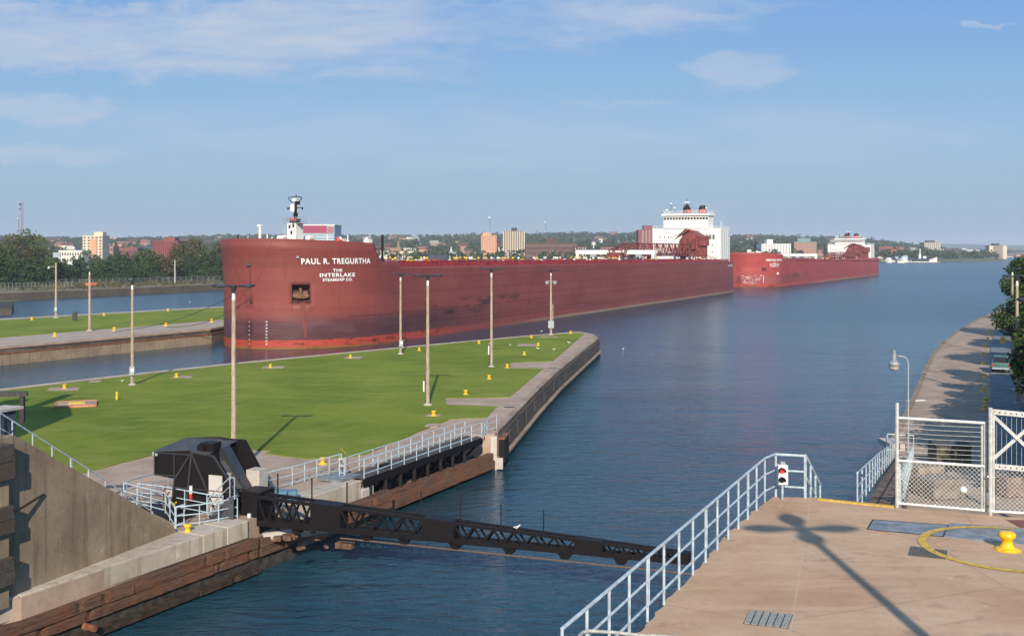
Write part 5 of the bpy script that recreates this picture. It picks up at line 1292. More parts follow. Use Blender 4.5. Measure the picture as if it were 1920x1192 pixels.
building('tower_block', 'lone pale tower with two white bands beside the water at the far right', 1858, 1884, 461, 1990, 24, mat('stripe_tan', (.30, .23, .17), .8), 9, 4, zbase=1, win=(.4, .4), span=(.25, .75), ribs=(1, .28, cream), top=(.3, .7, 4), topm=dkroof)
building('warehouse', 'orange brick warehouse on the far shore behind the second freighter stern', 1648, 1674, 463, 1750, 30, orange, 3, 6, zbase=2)
building('brick_shed', 'low orange brick shed right of the orange warehouse', 1668, 1681, 468, 1720, 20, orange, 2, 3, zbase=2)
building('low_building', 'small white shed just right of the second freighter stern', 1645, 1655, 482, 1560, 12, pale, 1, 3, zbase=1)
building('school_building', 'long white building on the wooded slope left of the lone pale tower', 1812, 1837, 469, 2500, 30, pale, 2, 8, zbase=6)
building('low_building', 'small white building left of the long white one on the wooded slope', 1803, 1812, 466, 2550, 16, pale, 2, 3, zbase=8)
building('plant_building', 'pale industrial building with a tall brown chimney in the middle of the town', 732, 752, 466, 1150, 22, tanb, 3, 5, zbase=3)
plb = [o for o in bpy.data.objects if o.name.startswith('plant_building')][0]
p = atY(746, 452, 1152); b_ = MB(); b_.tube((p.x, p.y + 5, 10), (p.x, p.y + 5, p.z), 1.4, 10, 1.0); b_.build('chimney', tanb, plb)
building('low_building', 'low cream building right of the pale industrial building', 749, 776, 472, 1120, 18, cream, 2, 6, zbase=3)
building('low_building', 'low grey roofed building behind the black post of the freighter', 700, 730, 470, 1180, 18, pale, 2, 6, zbase=3, roof=dkroof)
building('low_building', 'long white roofed hall behind the pale industrial building', 745, 790, 465, 1400, 24, pale, 2, 9, zbase=6, roof=dkroof)
def gable_house(name, label, px_, ytop, Y, wm, dm, hw, hr, wallm, roofm, group=None, rz=0.):
    X = (px_ - CX) / F * Y; zt = zY(ytop, Y); zb = zt - hr - hw; root = thing(name, label, 'house', (X, Y, zb), group); O = Vector(root.location)
    b_ = MB(); b_.box(O + Vector((0, 0, hw / 2 - 2)), (wm, dm, hw + 4)); b_.build('wall', wallm, root)
    b_ = MB(); b_.extrude([O + Vector((-wm / 2 - .4, -dm / 2 - .4, hw)), O + Vector((-wm / 2 - .4, dm / 2 + .4, hw)), O + Vector((-wm / 2 - .4, 0, hw + hr))], Vector((wm + .8, 0, 0))); b_.build('roof', roofm, root)
    for q in (-.25, .25):
        b_ = MB(); b_.box(O + Vector((wm * q, -dm / 2 - .04, hw * .5)), (wm * .16, .1, hw * .3)); b_.build('window', M_WIN, root)
    root.rotation_euler = (0, 0, rz); return root
gable_house('pavilion', 'broad grey hipped roof pavilion just above the freighter deck', 826, 478, 1050, 24, 18, 3, 5.5, pale, dkroof)
# church with a thin spire above the deck
ch = gable_house('church', 'white church with a thin spire among trees above the freighter deck', 849, 472, 1300, 8, 14, 5, 4, pale, greyc)
b_ = MB(); p = atY(846, 466, 1298); b_.lathe(Vector((p.x, p.y, p.z - 9)), [(1.6, 0), (1.5, 5), (.1, 12)], 6); b_.build('spire', pale, ch)
# scattered houses
random.seed(41)
cols_h = [('white', pale), ('cream', cream), ('red brick', houseb), ('tan', tanb), ('grey', greyc), ('peach', peach)]
roofs_h = [('dark', dkroof), ('grey', greyc), ('red', redroof), ('brown', brickD)]
zones = [(75, 150, 'left of the cream tower'), (193, 285, 'between the cream tower and the red block'), (336, 418, 'between the red block and the freighter bow'), (655, 700, 'just right of the freighter forecastle'), (700, 790, 'near the pale industrial building'),
         (790, 900, 'left of the salmon tower'), (932, 944, 'between the salmon and the striped towers'), (1102, 1196, 'left of the dark red high rise'), (1384, 1427, 'left of the white apartment block'), (1535, 1600, 'right of the teal roofed tower'), (1684, 1732, 'above the museum ship'), (1764, 1802, 'between the ribbed tower and the white building'), (1838, 1857, 'left of the lone pale tower'), (1886, 1915, 'right of the lone pale tower')]
used = {}
def shade(n_): return [('small', .8), ('mid-sized', 1.1), ('large', 1.5)][n_ % 3]
for zi, (p0, p1, where) in enumerate(zones):
    n = max(2, int((p1 - p0) / 8)); far_ = p0 > 1600
    combos = [(c, r, s_) for c in range(6) for r in range(4) for s_ in range(3)]; random.shuffle(combos)
    for i in range(n):
        c, r, s_ = combos[i]; px_ = p0 + (p1 - p0) * (i + random.uniform(.2, .8)) / n
        Y = random.uniform(1750, 2300) if far_ else random.uniform(1150, 2700)
        if far_ and px_ > 1830: Y = random.uniform(2050, 2500)
        X = (px_ - CX) / F * Y
        if shore_d(X, Y) < 10: Y += 300; X = (px_ - CX) / F * Y
        gz = landz(X, Y); szn, szf = shade(s_); hw_, hr_ = 6.0 * szf, 3.6 * szf
        ztop_ = gz + hw_ + hr_ + (2.5 if not far_ else 1); yt = HY + (CAMZ - ztop_) / Y * F
        gable_house('house', f'{szn} {cols_h[c][0]} house with {roofs_h[r][0]} roof {where}', px_, yt, Y, random.uniform(9, 13) * szf, 9 * szf, hw_, hr_, cols_h[c][1], roofs_h[r][1], 'houses scattered among the town trees', random.uniform(-.5, .5))
# lattice masts
def mast(name, label, px_, ytop, Y, wd, wtop=None, zb=3, stripes=False, dishes=()):
    X = (px_ - CX) / F * Y; zt = zY(ytop, Y); root = thing(name, label, 'radio mast', (X, Y, zb)); wtop = wtop or wd
    nb = max(6, int((zt - zb) / (wd * 1.6))); nb = min(nb, 24)
    mA = mat('mast_grey', (.20, .16, .17), .6); mB = mat('mast_red', (.30, .10, .09), .6)
    def C(k, i):
        f = k / nb; r = (wd * (1 - f) + wtop * f) * .58; a = i * 2.094 + .4; return Vector((X + r * math.cos(a), Y + r * math.sin(a), zb + (zt - zb) * f))
    b_ = MB()
    th = max(.12, wd * .10)
    for k in range(nb):
        for i in range(3):
            b_.bar(C(k, i), C(k + 1, i), th); b_.bar(C(k, i), C(k + 1, (i + 1) % 3), th * .6); b_.bar(C(k, i), C(k, (i + 1) % 3), th * .6)
    b_.build('lattice', mB if stripes else mA, root)
    for (dzf, r_, m_) in dishes:
        b_ = MB(); b_.lathe(Vector((X - wd * .7, Y - .5, zb + (zt - zb) * dzf)), [(r_ * .5, 0), (r_, r_ * .4), (r_, r_ * 1.4), (r_ * .5, r_ * 1.8)], 8); b_.build('antenna', m_, root, smooth=True)
    return root
mA_ = mast('radio_mast', 'reddish lattice mast with antenna cluster at the far left skyline', 41, 379, 900, 2.0, 1.7, stripes=True, dishes=((.95, .9, brickD), (.88, .7, brickD)))
mast('radio_mast', 'short pale pole mast beside the reddish lattice mast', 35, 403, 900, .7, .5, dishes=((.93, .6, M_SHIPWHITE),))
mast('radio_mast', 'slim mast with white dish just right of the salmon tower', 919, 406, 1500, 1.6, 1.2, dishes=((.95, 1.5, M_SHIPWHITE),))
mast('radio_mast', 'slim mast with white tip above the long brown building', 1023, 413, 1500, 1.4, .9, dishes=((.93, 1.2, M_SHIPWHITE), (.7, .8, M_SHIPWHITE)))
mast('radio_mast', 'small distant mast on the wooded skyline left of the dark red high rise', 1173, 444, 2400, 1.2, .8, zb=40, dishes=((.95, 1.8, M_SHIPWHITE),))
b_ = MB(); p = atY(1113, 457, 1500); b_.lathe(Vector((p.x, p.y, p.z - 3)), [(.8, -12), (.8, 0), (2.8, 1.2), (3.2, 3.5), (.6, 5)], 10)
tag(b_.build('water_tank', M_SHIPWHITE, loc=p - Vector((0, 0, 15))), 'small white water tank on a stem above the trees right of the brown building', 'water tank')

# ---- museum ship, boats, dock and cranes on the far shore
ms = thing('museum_ship', 'dark museum ship with white bow and pale mast moored on the far shore', 'ship', (590, 1480, 0))
Y = 1480
def MX(px_): return (px_ - CX) / F * Y
x0, x1 = MX(1706), MX(1757)
def hullform(b_, x0, x1, y, bw, z0, z1, rise):
    n = 12; vs = []
    for i in range(n + 1):
        f = i / n; x = x0 + (x1 - x0) * f; w_ = bw * min(1, (1 - f) * 4 + .02) * min(1, f * 6 + .5); zt = z1 + rise * max(0, f - .75) * 4
        vs += [Vector((x, y - w_, zt)), Vector((x, y - w_ * .8, z0)), Vector((x, y + w_ * .8, z0)), Vector((x, y + w_, zt))]
    b_.add(vs, [(4 * i + j, 4 * i + 4 + j, 4 * i + 4 + (j + 1) % 4, 4 * i + (j + 1) % 4) for i in range(n) for j in range(4)] + [(0, 1, 2, 3), (4 * n + 3, 4 * n + 2, 4 * n + 1, 4 * n)])
b_ = MB(); hullform(b_, x0, x1, Y, 6, -1, 4.6, 3.2); b_.build('hull', M_SHIPWHITE, ms)
b_ = MB(); hullform(b_, x0 + .3, x1 - 5, Y - .2, 6.5, 1.6, 5.6, .6); b_.build('dark_side', mat('ship_slate', (.05, .06, .075), .6), ms)
b_ = MB(); b_.box((MX(1724), Y, 8), (3.0, 4, 7)); b_.tube((MX(1725), Y, 11), (MX(1725), Y, zY(466, Y)), .8, 8, .5); b_.build('wheelhouse', M_SHIPWHITE, ms)
b_ = MB(); b_.box((MX(1733), Y, 7.4), (4, 4, 3)); b_.build('cabin', M_SHIPWHITE, ms)
for i, (px0, px1, Yb, hh, lab) in enumerate([(1652, 1678, 1500, 2.6, 'white tour boat left of the museum ship on the far shore'), (1683, 1705, 1450, 2.8, 'white passenger ferry touching the museum ship dock'), (1662, 1672, 1470, 1.6, 'small white launch in front of the tour boat on the far shore')]):
    Y = Yb; r_ = thing('tour_boat', lab, 'boat', ((MX(px0) + MX(px1)) / 2, Y, 0)); b_ = MB(); hullform(b_, MX(px1), MX(px0), Y, 3, -.5, 2.2, 1.2); b_.build('hull', M_SHIPWHITE, r_)
    c = (MX(px0) * .45 + MX(px1) * .55); w_ = MX(px1) - MX(px0); b_ = MB(); b_.box((c, Y, 3.0), (w_ * .55, 4, 1.8)); b_.box((c, Y, 3.9 + hh / 2), (w_ * .3, 3, hh)); b_.build('cabin', M_SHIPWHITE, r_)
    b_ = MB(); b_.box((c, Y - 2.05, 3.2), (w_ * .5, .1, .7)); b_.build('window_band', M_GLASS, r_)
dkk = thing('floating_dock', 'long dark floating dock with pale blocks in front of the museum ship', 'dock', (560, 1440, 0)); Y = 1440
b_ = MB(); b_.box(((MX(1697) + MX(1766)) / 2, Y, .5), (MX(1766) - MX(1697), 3, .9)); b_.build('pontoon', M_DARKROCK, dkk)
for k in range(14):
    b_ = MB(); b_.box((MX(1699 + 4.8 * k), Y - 1.55, .9), (1.4, .3, .8)); b_.build('fender_block', pale, dkk)
building('boat_shed', 'long pale grey shed roof behind the boats on the far shore', 1678, 1702, 480, 1560, 14, bluew, 0, 0, zbase=1)
for px_, ptip, lab in ((1655, (1653, 448), 'left thin dark harbour crane above the orange warehouse'), (1662, (1656, 446), 'right leaning dark harbour crane above the orange warehouse')):
    Y = 1700; r_ = thing('harbour_crane', lab, 'crane', (MX(px_), Y, 3)); b_ = MB(); b_.bar((MX(px_), Y, 3), (MX(ptip[0]), Y, zY(ptip[1], Y)), .8); b_.build('jib', M_IRON, r_)
    b_ = MB(); b_.box((MX(px_), Y, 9), (3, 3, 4)); b_.build('cab', M_IRON, r_)

# ---------------------------------------------------------------- trees on the right bank
rt = [(101, 262, 13, 'm'), (118, 262, 13, 'm'), (84, 178, 12, 'm'), (74, 150, 12, 'r'), (66, 132, 11, 'm'), (79, 130, 12, 'm'), (61, 112, 10, 'm'), (63.5, 98, 11, 'm'), (96, 215, 13, 'm'), (49.5, 88, 11, 'm'), (44.5, 79, 11, 'm'), (35.5, 60, 11, 'm'), (150, 300, 14, 'm'), (40.5, 70, 12, 'm')]
rlab = ['farthest maple at the end of the right quay', 'maple behind the farthest one on the right bank', 'tall maple above the second lamp post at the right edge', 'maple with red autumn leaves at the right edge', 'dark maple just below the red leaved one at the right edge',
        'maple behind the red leaved one', 'dark maple beside the green truck at the right', 'low hanging maple behind the wooden lamp post at the right', 'maple between the red leaved one and the far quay end', 'maple at the right edge above the asphalt strip',
        'maple shading the near quay from beyond the right edge', 'nearest maple beyond the right edge of the quay', 'small distant maple past the curve of the right quay', 'tall maple behind the near quay shade']
hs = [13, 13.5, 13.5, 13, 10, 13, 11, 10.5, 13, 12, 13, 12.5, 12, 13.5]
for i, ((x, y, wd, k), lb) in enumerate(zip(rt, rlab)):
    leaf = .23 if y < 140 else .38
    if y > 90: x = .462 * y + wd * .55 + (4 if i in (1, 3, 5, 8) else 0)
    make_tree('maple_tree', lb, 'oak', hs[i], wd * 1.05, (x, y, 2.9), 300 + i, 15000 if y < 160 else 6000, leaf, M_REDLEAF if k == 'r' else M_MAPLE, .3, 'maples along the right bank', .12 if y > 90 else .25)
# ---------------------------------------------------------------- mooring bollards
def bollard_proto(loc, label, group):
    root = thing('bollard', label, 'bollard', loc, group); O = Vector(loc)
    b_ = MB(); b_.lathe(O, [(.30, 0), (.30, .035), (.25, .05), (.17, .08), (.135, .16), (.135, .24), (.17, .29), (.205, .33), (.215, .37), (.205, .42), (.16, .455), (.06, .47)], 24)
    b_.build('post', M_YEL, root, smooth=True)
    b_ = MB(); b_.lathe(O + Vector((0, 0, -.02)), [(.34, 0), (.34, .03)], 20); b_.build('base_plate', M_YEL, root)
    return root
bp = bollard_proto(at(1888, 1030, D), 'large yellow mushroom bollard inside the yellow painted ring on the near deck', 'yellow mooring bollards')
BL = [(121, 728, 'yellow bollard on the pier lawn at the left, above the orange edged slab'), (331, 707, 'yellow bollard on the lawn right of the pole with a round dial'), (507, 689, 'yellow bollard on the lawn below the anchor of the front freighter'),
      (657, 671, 'yellow bollard at the lawn edge below the freighter name'), (786, 657, 'yellow bollard between the two poles at the middle of the lawn edge'), (898, 644, 'yellow bollard just left of the slim bare pole'),
      (996, 633, 'yellow bollard left of the pole with floodlights'), (1070, 625, 'yellow bollard at the pier tip, right of the floodlight pole'), (1009, 648, 'yellow bollard just below the floodlight pole'),
      (983, 665, 'yellow bollard above the farther concrete side path'), (951, 689, 'yellow bollard at the left end of the farther side path'), (917, 710, 'yellow bollard on the lawn below the slim bare pole'),
      (873, 739, 'yellow bollard just above the nearer concrete side path'), (813, 779, 'yellow bollard right above the footbridge railing'), (605, 869, 'yellow bollard behind the railing between boom housing and footbridge'),
      (352, 998, 'yellow bollard on the curb in front of the railing corner by the boom housing')]
for px_, py_, lb in BL: copy_tree(bp, at(px_, py_, G + .05 if px_ not in (352, 605) else G), lb)
BF = [(103, 630.5, 'leftmost of the yellow bollards on the far pier walkway'), (214, 620, 'second yellow bollard from the left on the far pier walkway'), (311, 611, 'third yellow bollard from the left on the far pier walkway'), (397, 603.5, 'yellow bollard on the far pier walkway nearest the freighter bow'),
      (60, 600, 'leftmost small yellow bollard on the far rim of the far pier'), (195, 592, 'second small yellow bollard from the left on the far rim of the far pier'), (315, 583.5, 'third small yellow bollard from the left on the far rim of the far pier'), (422, 576, 'small yellow bollard on the far rim right beside the freighter bow')]
for px_, py_, lb in BF: copy_tree(bp, at(px_, py_, G), lb, scale=1.45)
BR = [(1843, 683, 'yellow bollard level with the green truck on the right quay'), (1844, 666, 'yellow bollard one beyond the green truck on the right quay'), (1846, 650, 'yellow bollard two beyond the green truck on the right quay'), (1852, 637, 'yellow bollard three beyond the green truck on the right quay'), (1858, 626, 'farthest yellow bollard on the right quay'),
      (1843, 707, 'yellow bollard just nearer than the green truck on the right quay'), (1844, 734, 'third yellow bollard counting up from the white fence on the right quay'), (1848, 754, 'second yellow bollard counting up from the white fence on the right quay'), (1846, 768, 'yellow bollard just above the white fence on the right quay')]
for px_, py_, lb in BR: copy_tree(bp, at(px_, py_, G), lb)
# concrete pads at bollards and covers on the lawn
PADS = [((88, 727), (150, 733), 'pad by the leftmost lawn bollard'), ((320, 705), (362, 709), 'pad by the lawn bollard right of the dial pole'), ((165, 714), (192, 717), 'bare pad near the rim at the left'), ((490, 687), (535, 691), 'pad by the lawn bollard below the anchor'), ((643, 669), (680, 673), 'pad by the lawn edge bollard below the freighter name'),
        ((1009, 631), (1048, 633), 'pad left of the floodlight pole'), ((968, 645), (1010, 649), 'pad by the bollard below the floodlight pole'), ((798, 777), (829, 781), 'pad by the bollard above the footbridge'), ((795, 795), (825, 801), 'bare pad just above the footbridge railing')]
for (xa, ya), (xb, yb), lb in PADS:
    p0, p1 = at(xa, yb, G), at(xb, ya, G); b_ = MB(); b_.prism(rough([(p0.x, p0.y), (at(xb - 4, yb, G).x, p0.y), (p1.x, p1.y), (at(xa + 6, ya, G).x, p1.y)], 1.0, .06), G - .02, G + .062)
    tag(b_.build('concrete_pad', M_PATH, loc=(p0.x, p0.y, G)), 'grey concrete ' + lb, 'concrete pad')
# joint lines and drains on the pier paving
for px_, py_, lb in ((1036, 690, 'small dark drain slot on the pier path beside the farther side path'), (955, 763, 'small dark drain slot on the pier path beside the nearer side path')):
    b_ = MB(); b_.box(at(px_, py_, G), (1.0, .5, .03)); tag(b_.build('drain_slot', M_IRON, loc=at(px_, py_, G)), lb, 'drain')
# orange edged slab, yellow pipe
p = at(143, 760, G); sb = thing('access_slab', 'low concrete slab edged in orange with a yellow hatch on the lawn at the left', 'slab', p)
b_ = MB(); b_.box(p + Vector((0, 0, .12)), (3.5, 3.2, .2), rz=.35); b_.build('slab', M_PATH, sb)
for sx, sy, l1, l2 in ((0, -1.65, 3.6, .14), (0, 1.65, 3.6, .14), (-1.8, 0, .14, 3.3), (1.8, 0, .14, 3.3)):
    c_ = Matrix.Rotation(.35, 3, 'Z') @ Vector((sx, sy, .14)); b_ = MB(); b_.box(p + c_, (l1, l2, .26), rz=.35); b_.build('orange_edge', mat('orange_paint', (.52, .21, .10), .7, 0, .2, 4), sb)
b_ = MB(); b_.box(p + Vector((.05, .1, .27)), (1.5, 1.1, .12), rz=.35); b_.build('hatch', mat('hatch_yellow', (.62, .42, .06), .6), sb)
p = at(219, 750, G); b_ = MB(); b_.tube(p, p + Vector((0, 0, .75)), .12, 12); b_.tube(p + Vector((0, 0, .75)), p + Vector((0, 0, .85)), .12, 12, .05); b_.tube(p + Vector((0, 0, .68)), p + Vector((.14, -.1, .62)), .09, 10)
tag(b_.build('marker_post', M_YEL, loc=p), 'short yellow marker post standing alone on the lawn at the left', 'post')
p = atY(140, 622, 225); p.z = G; b_ = MB(); b_.box(p + Vector((0, 0, 1.0)), (1.0, .3, 1.5)); b_.box(p + Vector((.1, 0, 1.4)), (.5, .4, 1.2)); b_.tube(p, p + Vector((0, 0, .4)), .15, 6)
tag(b_.build('control_box', M_IRON, loc=p), 'dark narrow control box on the far pier lawn at the left', 'control box')

# ---------------------------------------------------------------- light poles
def lamp_pole(label, px_, pyb, pyt, heads='wing', rot=0., extras=(), r=.19, zb=G, P=None, H=None, rungs=True, m=M_POLE, span=1.45, name='lamp_post', cat='lamp post', wsc=1.5):
    p = P or at(px_, pyb, zb); H = H or (pyb - pyt) / F * p.y; root = thing(name, label, cat, p, 'tall light poles along the lock piers'); O = Vector(p)
    b_ = MB(); b_.tube(O, O + Vector((0, 0, H - .9)), r, 10, r * .68); pole = b_.build('pole', m, root, smooth=False)
    b_ = MB(); b_.lathe(O, [(r * 2.3, 0), (r * 2.2, .12), (r * 1.3, .2)], 12); b_.build('footing', M_PALE, root)
    if rungs:
        b_ = MB()
        for k in range(int((H - 3) / .45)):
            z = 1.6 + k * .45; s_ = 1 if k % 2 else -1; b_.tube(O + Vector((s_ * r * .8, 0, z)), O + Vector((s_ * (r + .16), 0, z)), .018, 4)
        b_.build('climbing_rung', M_IRON, pole)
    cr, sr = math.cos(rot), math.sin(rot)
    def Lp(x, y, z): return O + Vector((x * cr - y * sr, x * sr + y * cr, z))
    if heads != 'none':
        b_ = MB(); b_.tube(O + Vector((0, 0, H - .95)), O + Vector((0, 0, H - .45)), .13, 10, .10); b_.build('neck', M_WHITE, root)
        b_ = MB(); b_.tube(O + Vector((0, 0, H - .45)), O + Vector((0, 0, H - .02)), .12, 10, .22); b_.lathe(O + Vector((0, 0, H - .1)), [(.2, 0), (.24, .1), (.16, .2)], 12); b_.build('bracket', M_LAMPHEAD, root)
        dirs = [(1, 0), (-1, 0)] + ([(0, 1), (0, -1)] if heads == 'cross' else [])
        for ux_, uy_ in dirs:
            b_ = MB(); n = 6; rings = []
            prof_ = [(.15, .09, .05), (.45, .16, .075), (.75, .25, .10), (1.1, .27, .11), (1.35, .20, .09), (span, .06, .04)]
            vs = []
            for d, wv, hv in prof_:
                for k in range(10):
                    t_ = 2 * math.pi * k / 10; sx = math.cos(t_) * wv * wsc; sz = math.sin(t_) * hv
                    vs.append(Lp(ux_ * d - uy_ * sx, uy_ * d + ux_ * sx, H + .02 + sz + .03 * d))
            fs = [(k + 10 * i, (k + 1) % 10 + 10 * i, (k + 1) % 10 + 10 * (i + 1), k + 10 * (i + 1)) for i in range(5) for k in range(10)] + [tuple(range(9, -1, -1)), tuple(range(50, 60))]
            b_.add(vs, fs); hd = b_.build('lamp_head', M_LAMPHEAD, root, smooth=True)
            b_ = MB(); c_ = Lp(ux_ * .98, uy_ * .98, H - .06); b_.lathe(c_, [(.10, -.05), (.17, 0), (.18, .06)], 12); b_.build('lens', mat('lens_glass', (.5, .52, .52), .2), hd)
    for e in extras:
        k = e[0]
        if k == 'box':
            _, z, dx_, w_, h_, m_ = e; b_ = MB(); b_.box(O + Vector((dx_, -r - .12, z)), (w_, .25, h_)); bx_ = b_.build('meter_box', m_, root)
            if len(e) > 6 or True:
                pass
        if k == 'dial':
            _, z = e; b_ = MB(); b_.box(O + Vector((.12, -r - .14, z)), (.55, .28, .95)); bx_ = b_.build('meter_box', M_GREYBOX, root)
            b_ = MB(); b_.tube(O + Vector((.20, -r - .27, z + .08)), O + Vector((.20, -r - .33, z + .08)), .2, 16); b_.build('dial', M_WHITE, bx_)
        if k == 'floods':
            _, z = e
            for s_ in (-1, 1):
                b_ = MB(); c_ = O + Vector((s_ * .62, -.1, z)); b_.tube(O + Vector((0, 0, z + .1)), c_ + Vector((0, 0, .1)), .05, 6); b_.tube(c_ + Vector((0, .15, .05)), c_ + Vector((s_ * .08, -.28, -.1)), .16, 12, .34); b_.build('floodlight', M_GREYBOX, root)
        if k == 'arm':
            _, z, s_ = e; b_ = MB(); b_.path([O + Vector((0, 0, z)), O + Vector((s_ * .7, 0, z + .2)), O + Vector((s_ * 1.5, 0, z + .1))], .05, 6); b_.lathe(O + Vector((s_ * 1.6, 0, z - .25)), [(.3, 0), (.28, .15), (.12, .3), (.1, .5)], 12); b_.build('bell_lamp', M_WHITEGAL, root)
    return root
lamp_pole('tall light pole rising from behind the black boom housing', 438, 888, 537, rot=.0)
lamp_pole('light pole with small white box on the lawn, in front of the freighter midship', 802, 760, 517, extras=(('box', 1.9, -.35, .12, 1.0, M_WHITE),))
lamp_pole('slim light pole on the right half of the lawn with a short white box', 921.5, 688, 505, extras=(('box', 2.2, -.35, .14, 1.1, M_WHITE),))
lamp_pole('light pole with white floodlights and grey cabinet near the pier tip', 1033, 628, 507, extras=(('floods', 9.4), ('box', 1.9, 0, 1.0, 1.3, M_GREYBOX), ('box', 4.1, .33, .12, 2.8, M_POLE)), r=.22)
lamp_pole('light pole with a grey dial box at the lawn edge below the freighter break', 751, 664, 514, extras=(('dial', 1.6),))
lamp_pole('light pole with round white dial on a grey box, left of the lawn', 248, 722, 527, extras=(('dial', 1.65),))
lamp_pole('light pole on the far pier walkway with many climbing rungs', 168, 620, 505, r=.26)
lamp_pole('tall pole with bell lamp arm and flat box head on the far pier', 105, 596, 485, heads='none', extras=(('arm', 11.2, -1), ('dial', 1.9)), r=.27)
p = at(105, 596, G); hpole = [o for o in bpy.data.objects if o.name.startswith('lamp_post')][-1]
b_ = MB(); b_.box((p.x + .2, p.y, zY(478, p.y)), (1.5, .4, 1.1)); b_.build('floodlight_box', M_GREYBOX, hpole)
lamp_pole('plain pale pole in front of the trees on the far bank', 328, 531, 484, heads='none', P=Vector(((328 - CX) / F * 475, 475, 2.8)), H=11.5, r=.30, rungs=False, m=M_WHITEGAL, name='pole', cat='pole')
lamp_pole('nearer wooden light pole among trees at the right edge', 1907, 757, 518, rot=.0)
lamp_pole('farther light pole with its head against the water at the right edge', 0, 0, 0, P=Vector((69.9, 149, G)), H=12.4, rot=.1)
lamp_pole('light pole just beyond the right edge, only one lamp wing showing', 0, 0, 0, P=Vector((28.2, 56.5, G)), H=12.4)
# lamp post on the near deck: stands outside the picture and throws its shadow across it
pz = at(1503, 992, D); Hh = 11.0; dist = Hh / math.tan(R(SUN_EL))
lamp_pole('four headed light pole on the near deck, its shadow falling across the concrete', 0, 0, 0, P=Vector((pz.x + .03 * dist, pz.y - dist, D)), H=Hh, heads='cross', rot=0.0, span=1.6, r=.17, wsc=1.35)

# gooseneck bell lamp on the right quay
p = at(1703, 850, G); gl = thing('gooseneck_lamp', 'grey bell shaped lamp on a thin curved pole standing by the right quay', 'lamp post', p, None)
zt = zY(672, p.y); b_ = MB(); b_.tube(p, (p.x, p.y, zt - .6), .065, 8, .055)
b_.path([(p.x, p.y, zt - .6), (p.x - .02, p.y, zt - .25), (p.x - .12, p.y, zt), (p.x - .32, p.y, zt + .14), (p.x - .8, p.y, zt + .2)], .05, 8); b_.build('pole', M_GREYBOX, gl)
xc = (1676.5 - CX) / F * p.y; z0 = zY(690, p.y); b_ = MB(); b_.lathe((xc, p.y, z0 + .12), [(.36, .0), (.40, .10), (.42, .22), (.40, .30), (.22, .42), (.17, .45), (.16, .95), (.10, 1.0), (.10, 1.22)], 18); b_.build('housing', mat('lamp_grey', (.36, .37, .37), .45, .3, .15, 5), gl, smooth=False)
b_ = MB(); b_.lathe((xc, p.y, z0 - .18), [(.22, 0), (.33, .08), (.35, .30)], 18); b_.build('globe', mat('lamp_globe', (.36, .33, .30), .25), gl, smooth=True)

# ---------------------------------------------------------------- railings
def railing(name, label, pts, h=1.15, n_r=3, sp=2.2, r=.035, m=M_RAIL, low=.12, group=None, doubles=(), up=None):
    pts = [Vector(p) for p in pts]; root = thing(name, label, 'railing', pts[0], group)
    hs_ = [low + (h - low) * (k + 1) / n_r for k in range(n_r)] if low is None else [low * h + (h - low * h) * k / (n_r - 1) for k in range(n_r)]
    for i in range(len(pts) - 1):
        a, b = pts[i], pts[i + 1]
        for z in hs_:
            b_ = MB(); b_.tube(a + Vector((0, 0, z)), b + Vector((0, 0, z)), r * (1.15 if z == hs_[-1] else .9), 8); b_.build('rail', m, root)
        n = max(1, round((b - a).length / sp))
        for k in range(n + (1 if i == len(pts) - 2 else 0)):
            p = a.lerp(b, k / n); b_ = MB(); b_.tube(p, p + Vector((0, 0, h)), r, 8); b_.build('post', m, root)
            if k and (k % 4 == 0) and sp < 2:
                q = p + (b - a).normalized() * r * 2.4; b_ = MB(); b_.tube(q + Vector((0, 0, low * h)), q + Vector((0, 0, h)), r, 8); b_.build('post', m, root)
    return root
def atl(px_, py_, z=D): return at(px_, py_, z)
de = Vector(dk_edge[0]); 
rp = [(1000, 1395), (1060, 1322), (1199, 1180), (1237, 1137), (1272, 1101), (1304, 1066), (1331, 1036), (1355, 1008), (1378, 985), (1405, 961), (1434, 941), (1450, 932)]
rp3 = [at(x, y, D) for x, y in rp]
st_, en_ = rp3[2], rp3[11]; dr = (rp3[10] - rp3[2]).normalized()
near = railing('deck_railing', 'long pale blue pipe railing along the left edge of the near deck', [st_ - dr * 4.05, rp3[10] + dr * .0, rp3[11] + Vector((.1, .1, 0))], h=1.32, n_r=3, sp=1.12, r=.030, low=.25)
railing('deck_railing', 'short pale blue railing across the far corner of the near deck, behind the signal', [rp3[11] + Vector((.1, .1, 0)), at(1509, 934, D)], h=1.3, n_r=3, sp=1.2, low=.25)
q = at(1509, 934, D); railing('stair_railing', 'pale blue stair railing dropping away beyond the far corner of the near deck', [q + Vector((.05, .1, 0)), q + Vector((.9, 1.5, -1.2))], h=1.3, n_r=2, sp=.7, low=.5)
# pale bent pipe at the bottom of the picture
b_ = MB(); z_ = D + .95; pp = [at(1075, 1225, z_), at(1086, 1192, z_), at(1092, 1185, z_), at(1104, 1182, z_), at(1150, 1184.5, z_), at(1190, 1189, z_), at(1290, 1196, z_)]
b_.path(pp, .03, 8); b_.tube(pp[0], (pp[0].x, pp[0].y, D - .3), .03, 8); tag(b_.build('bent_pipe', mat('worn_grey_pipe', (.38, .37, .33), .6, 0, .2, 9), loc=pp[0]), 'weathered grey bent pipe handrail at the bottom edge beside the blue railing', 'pipe rail')

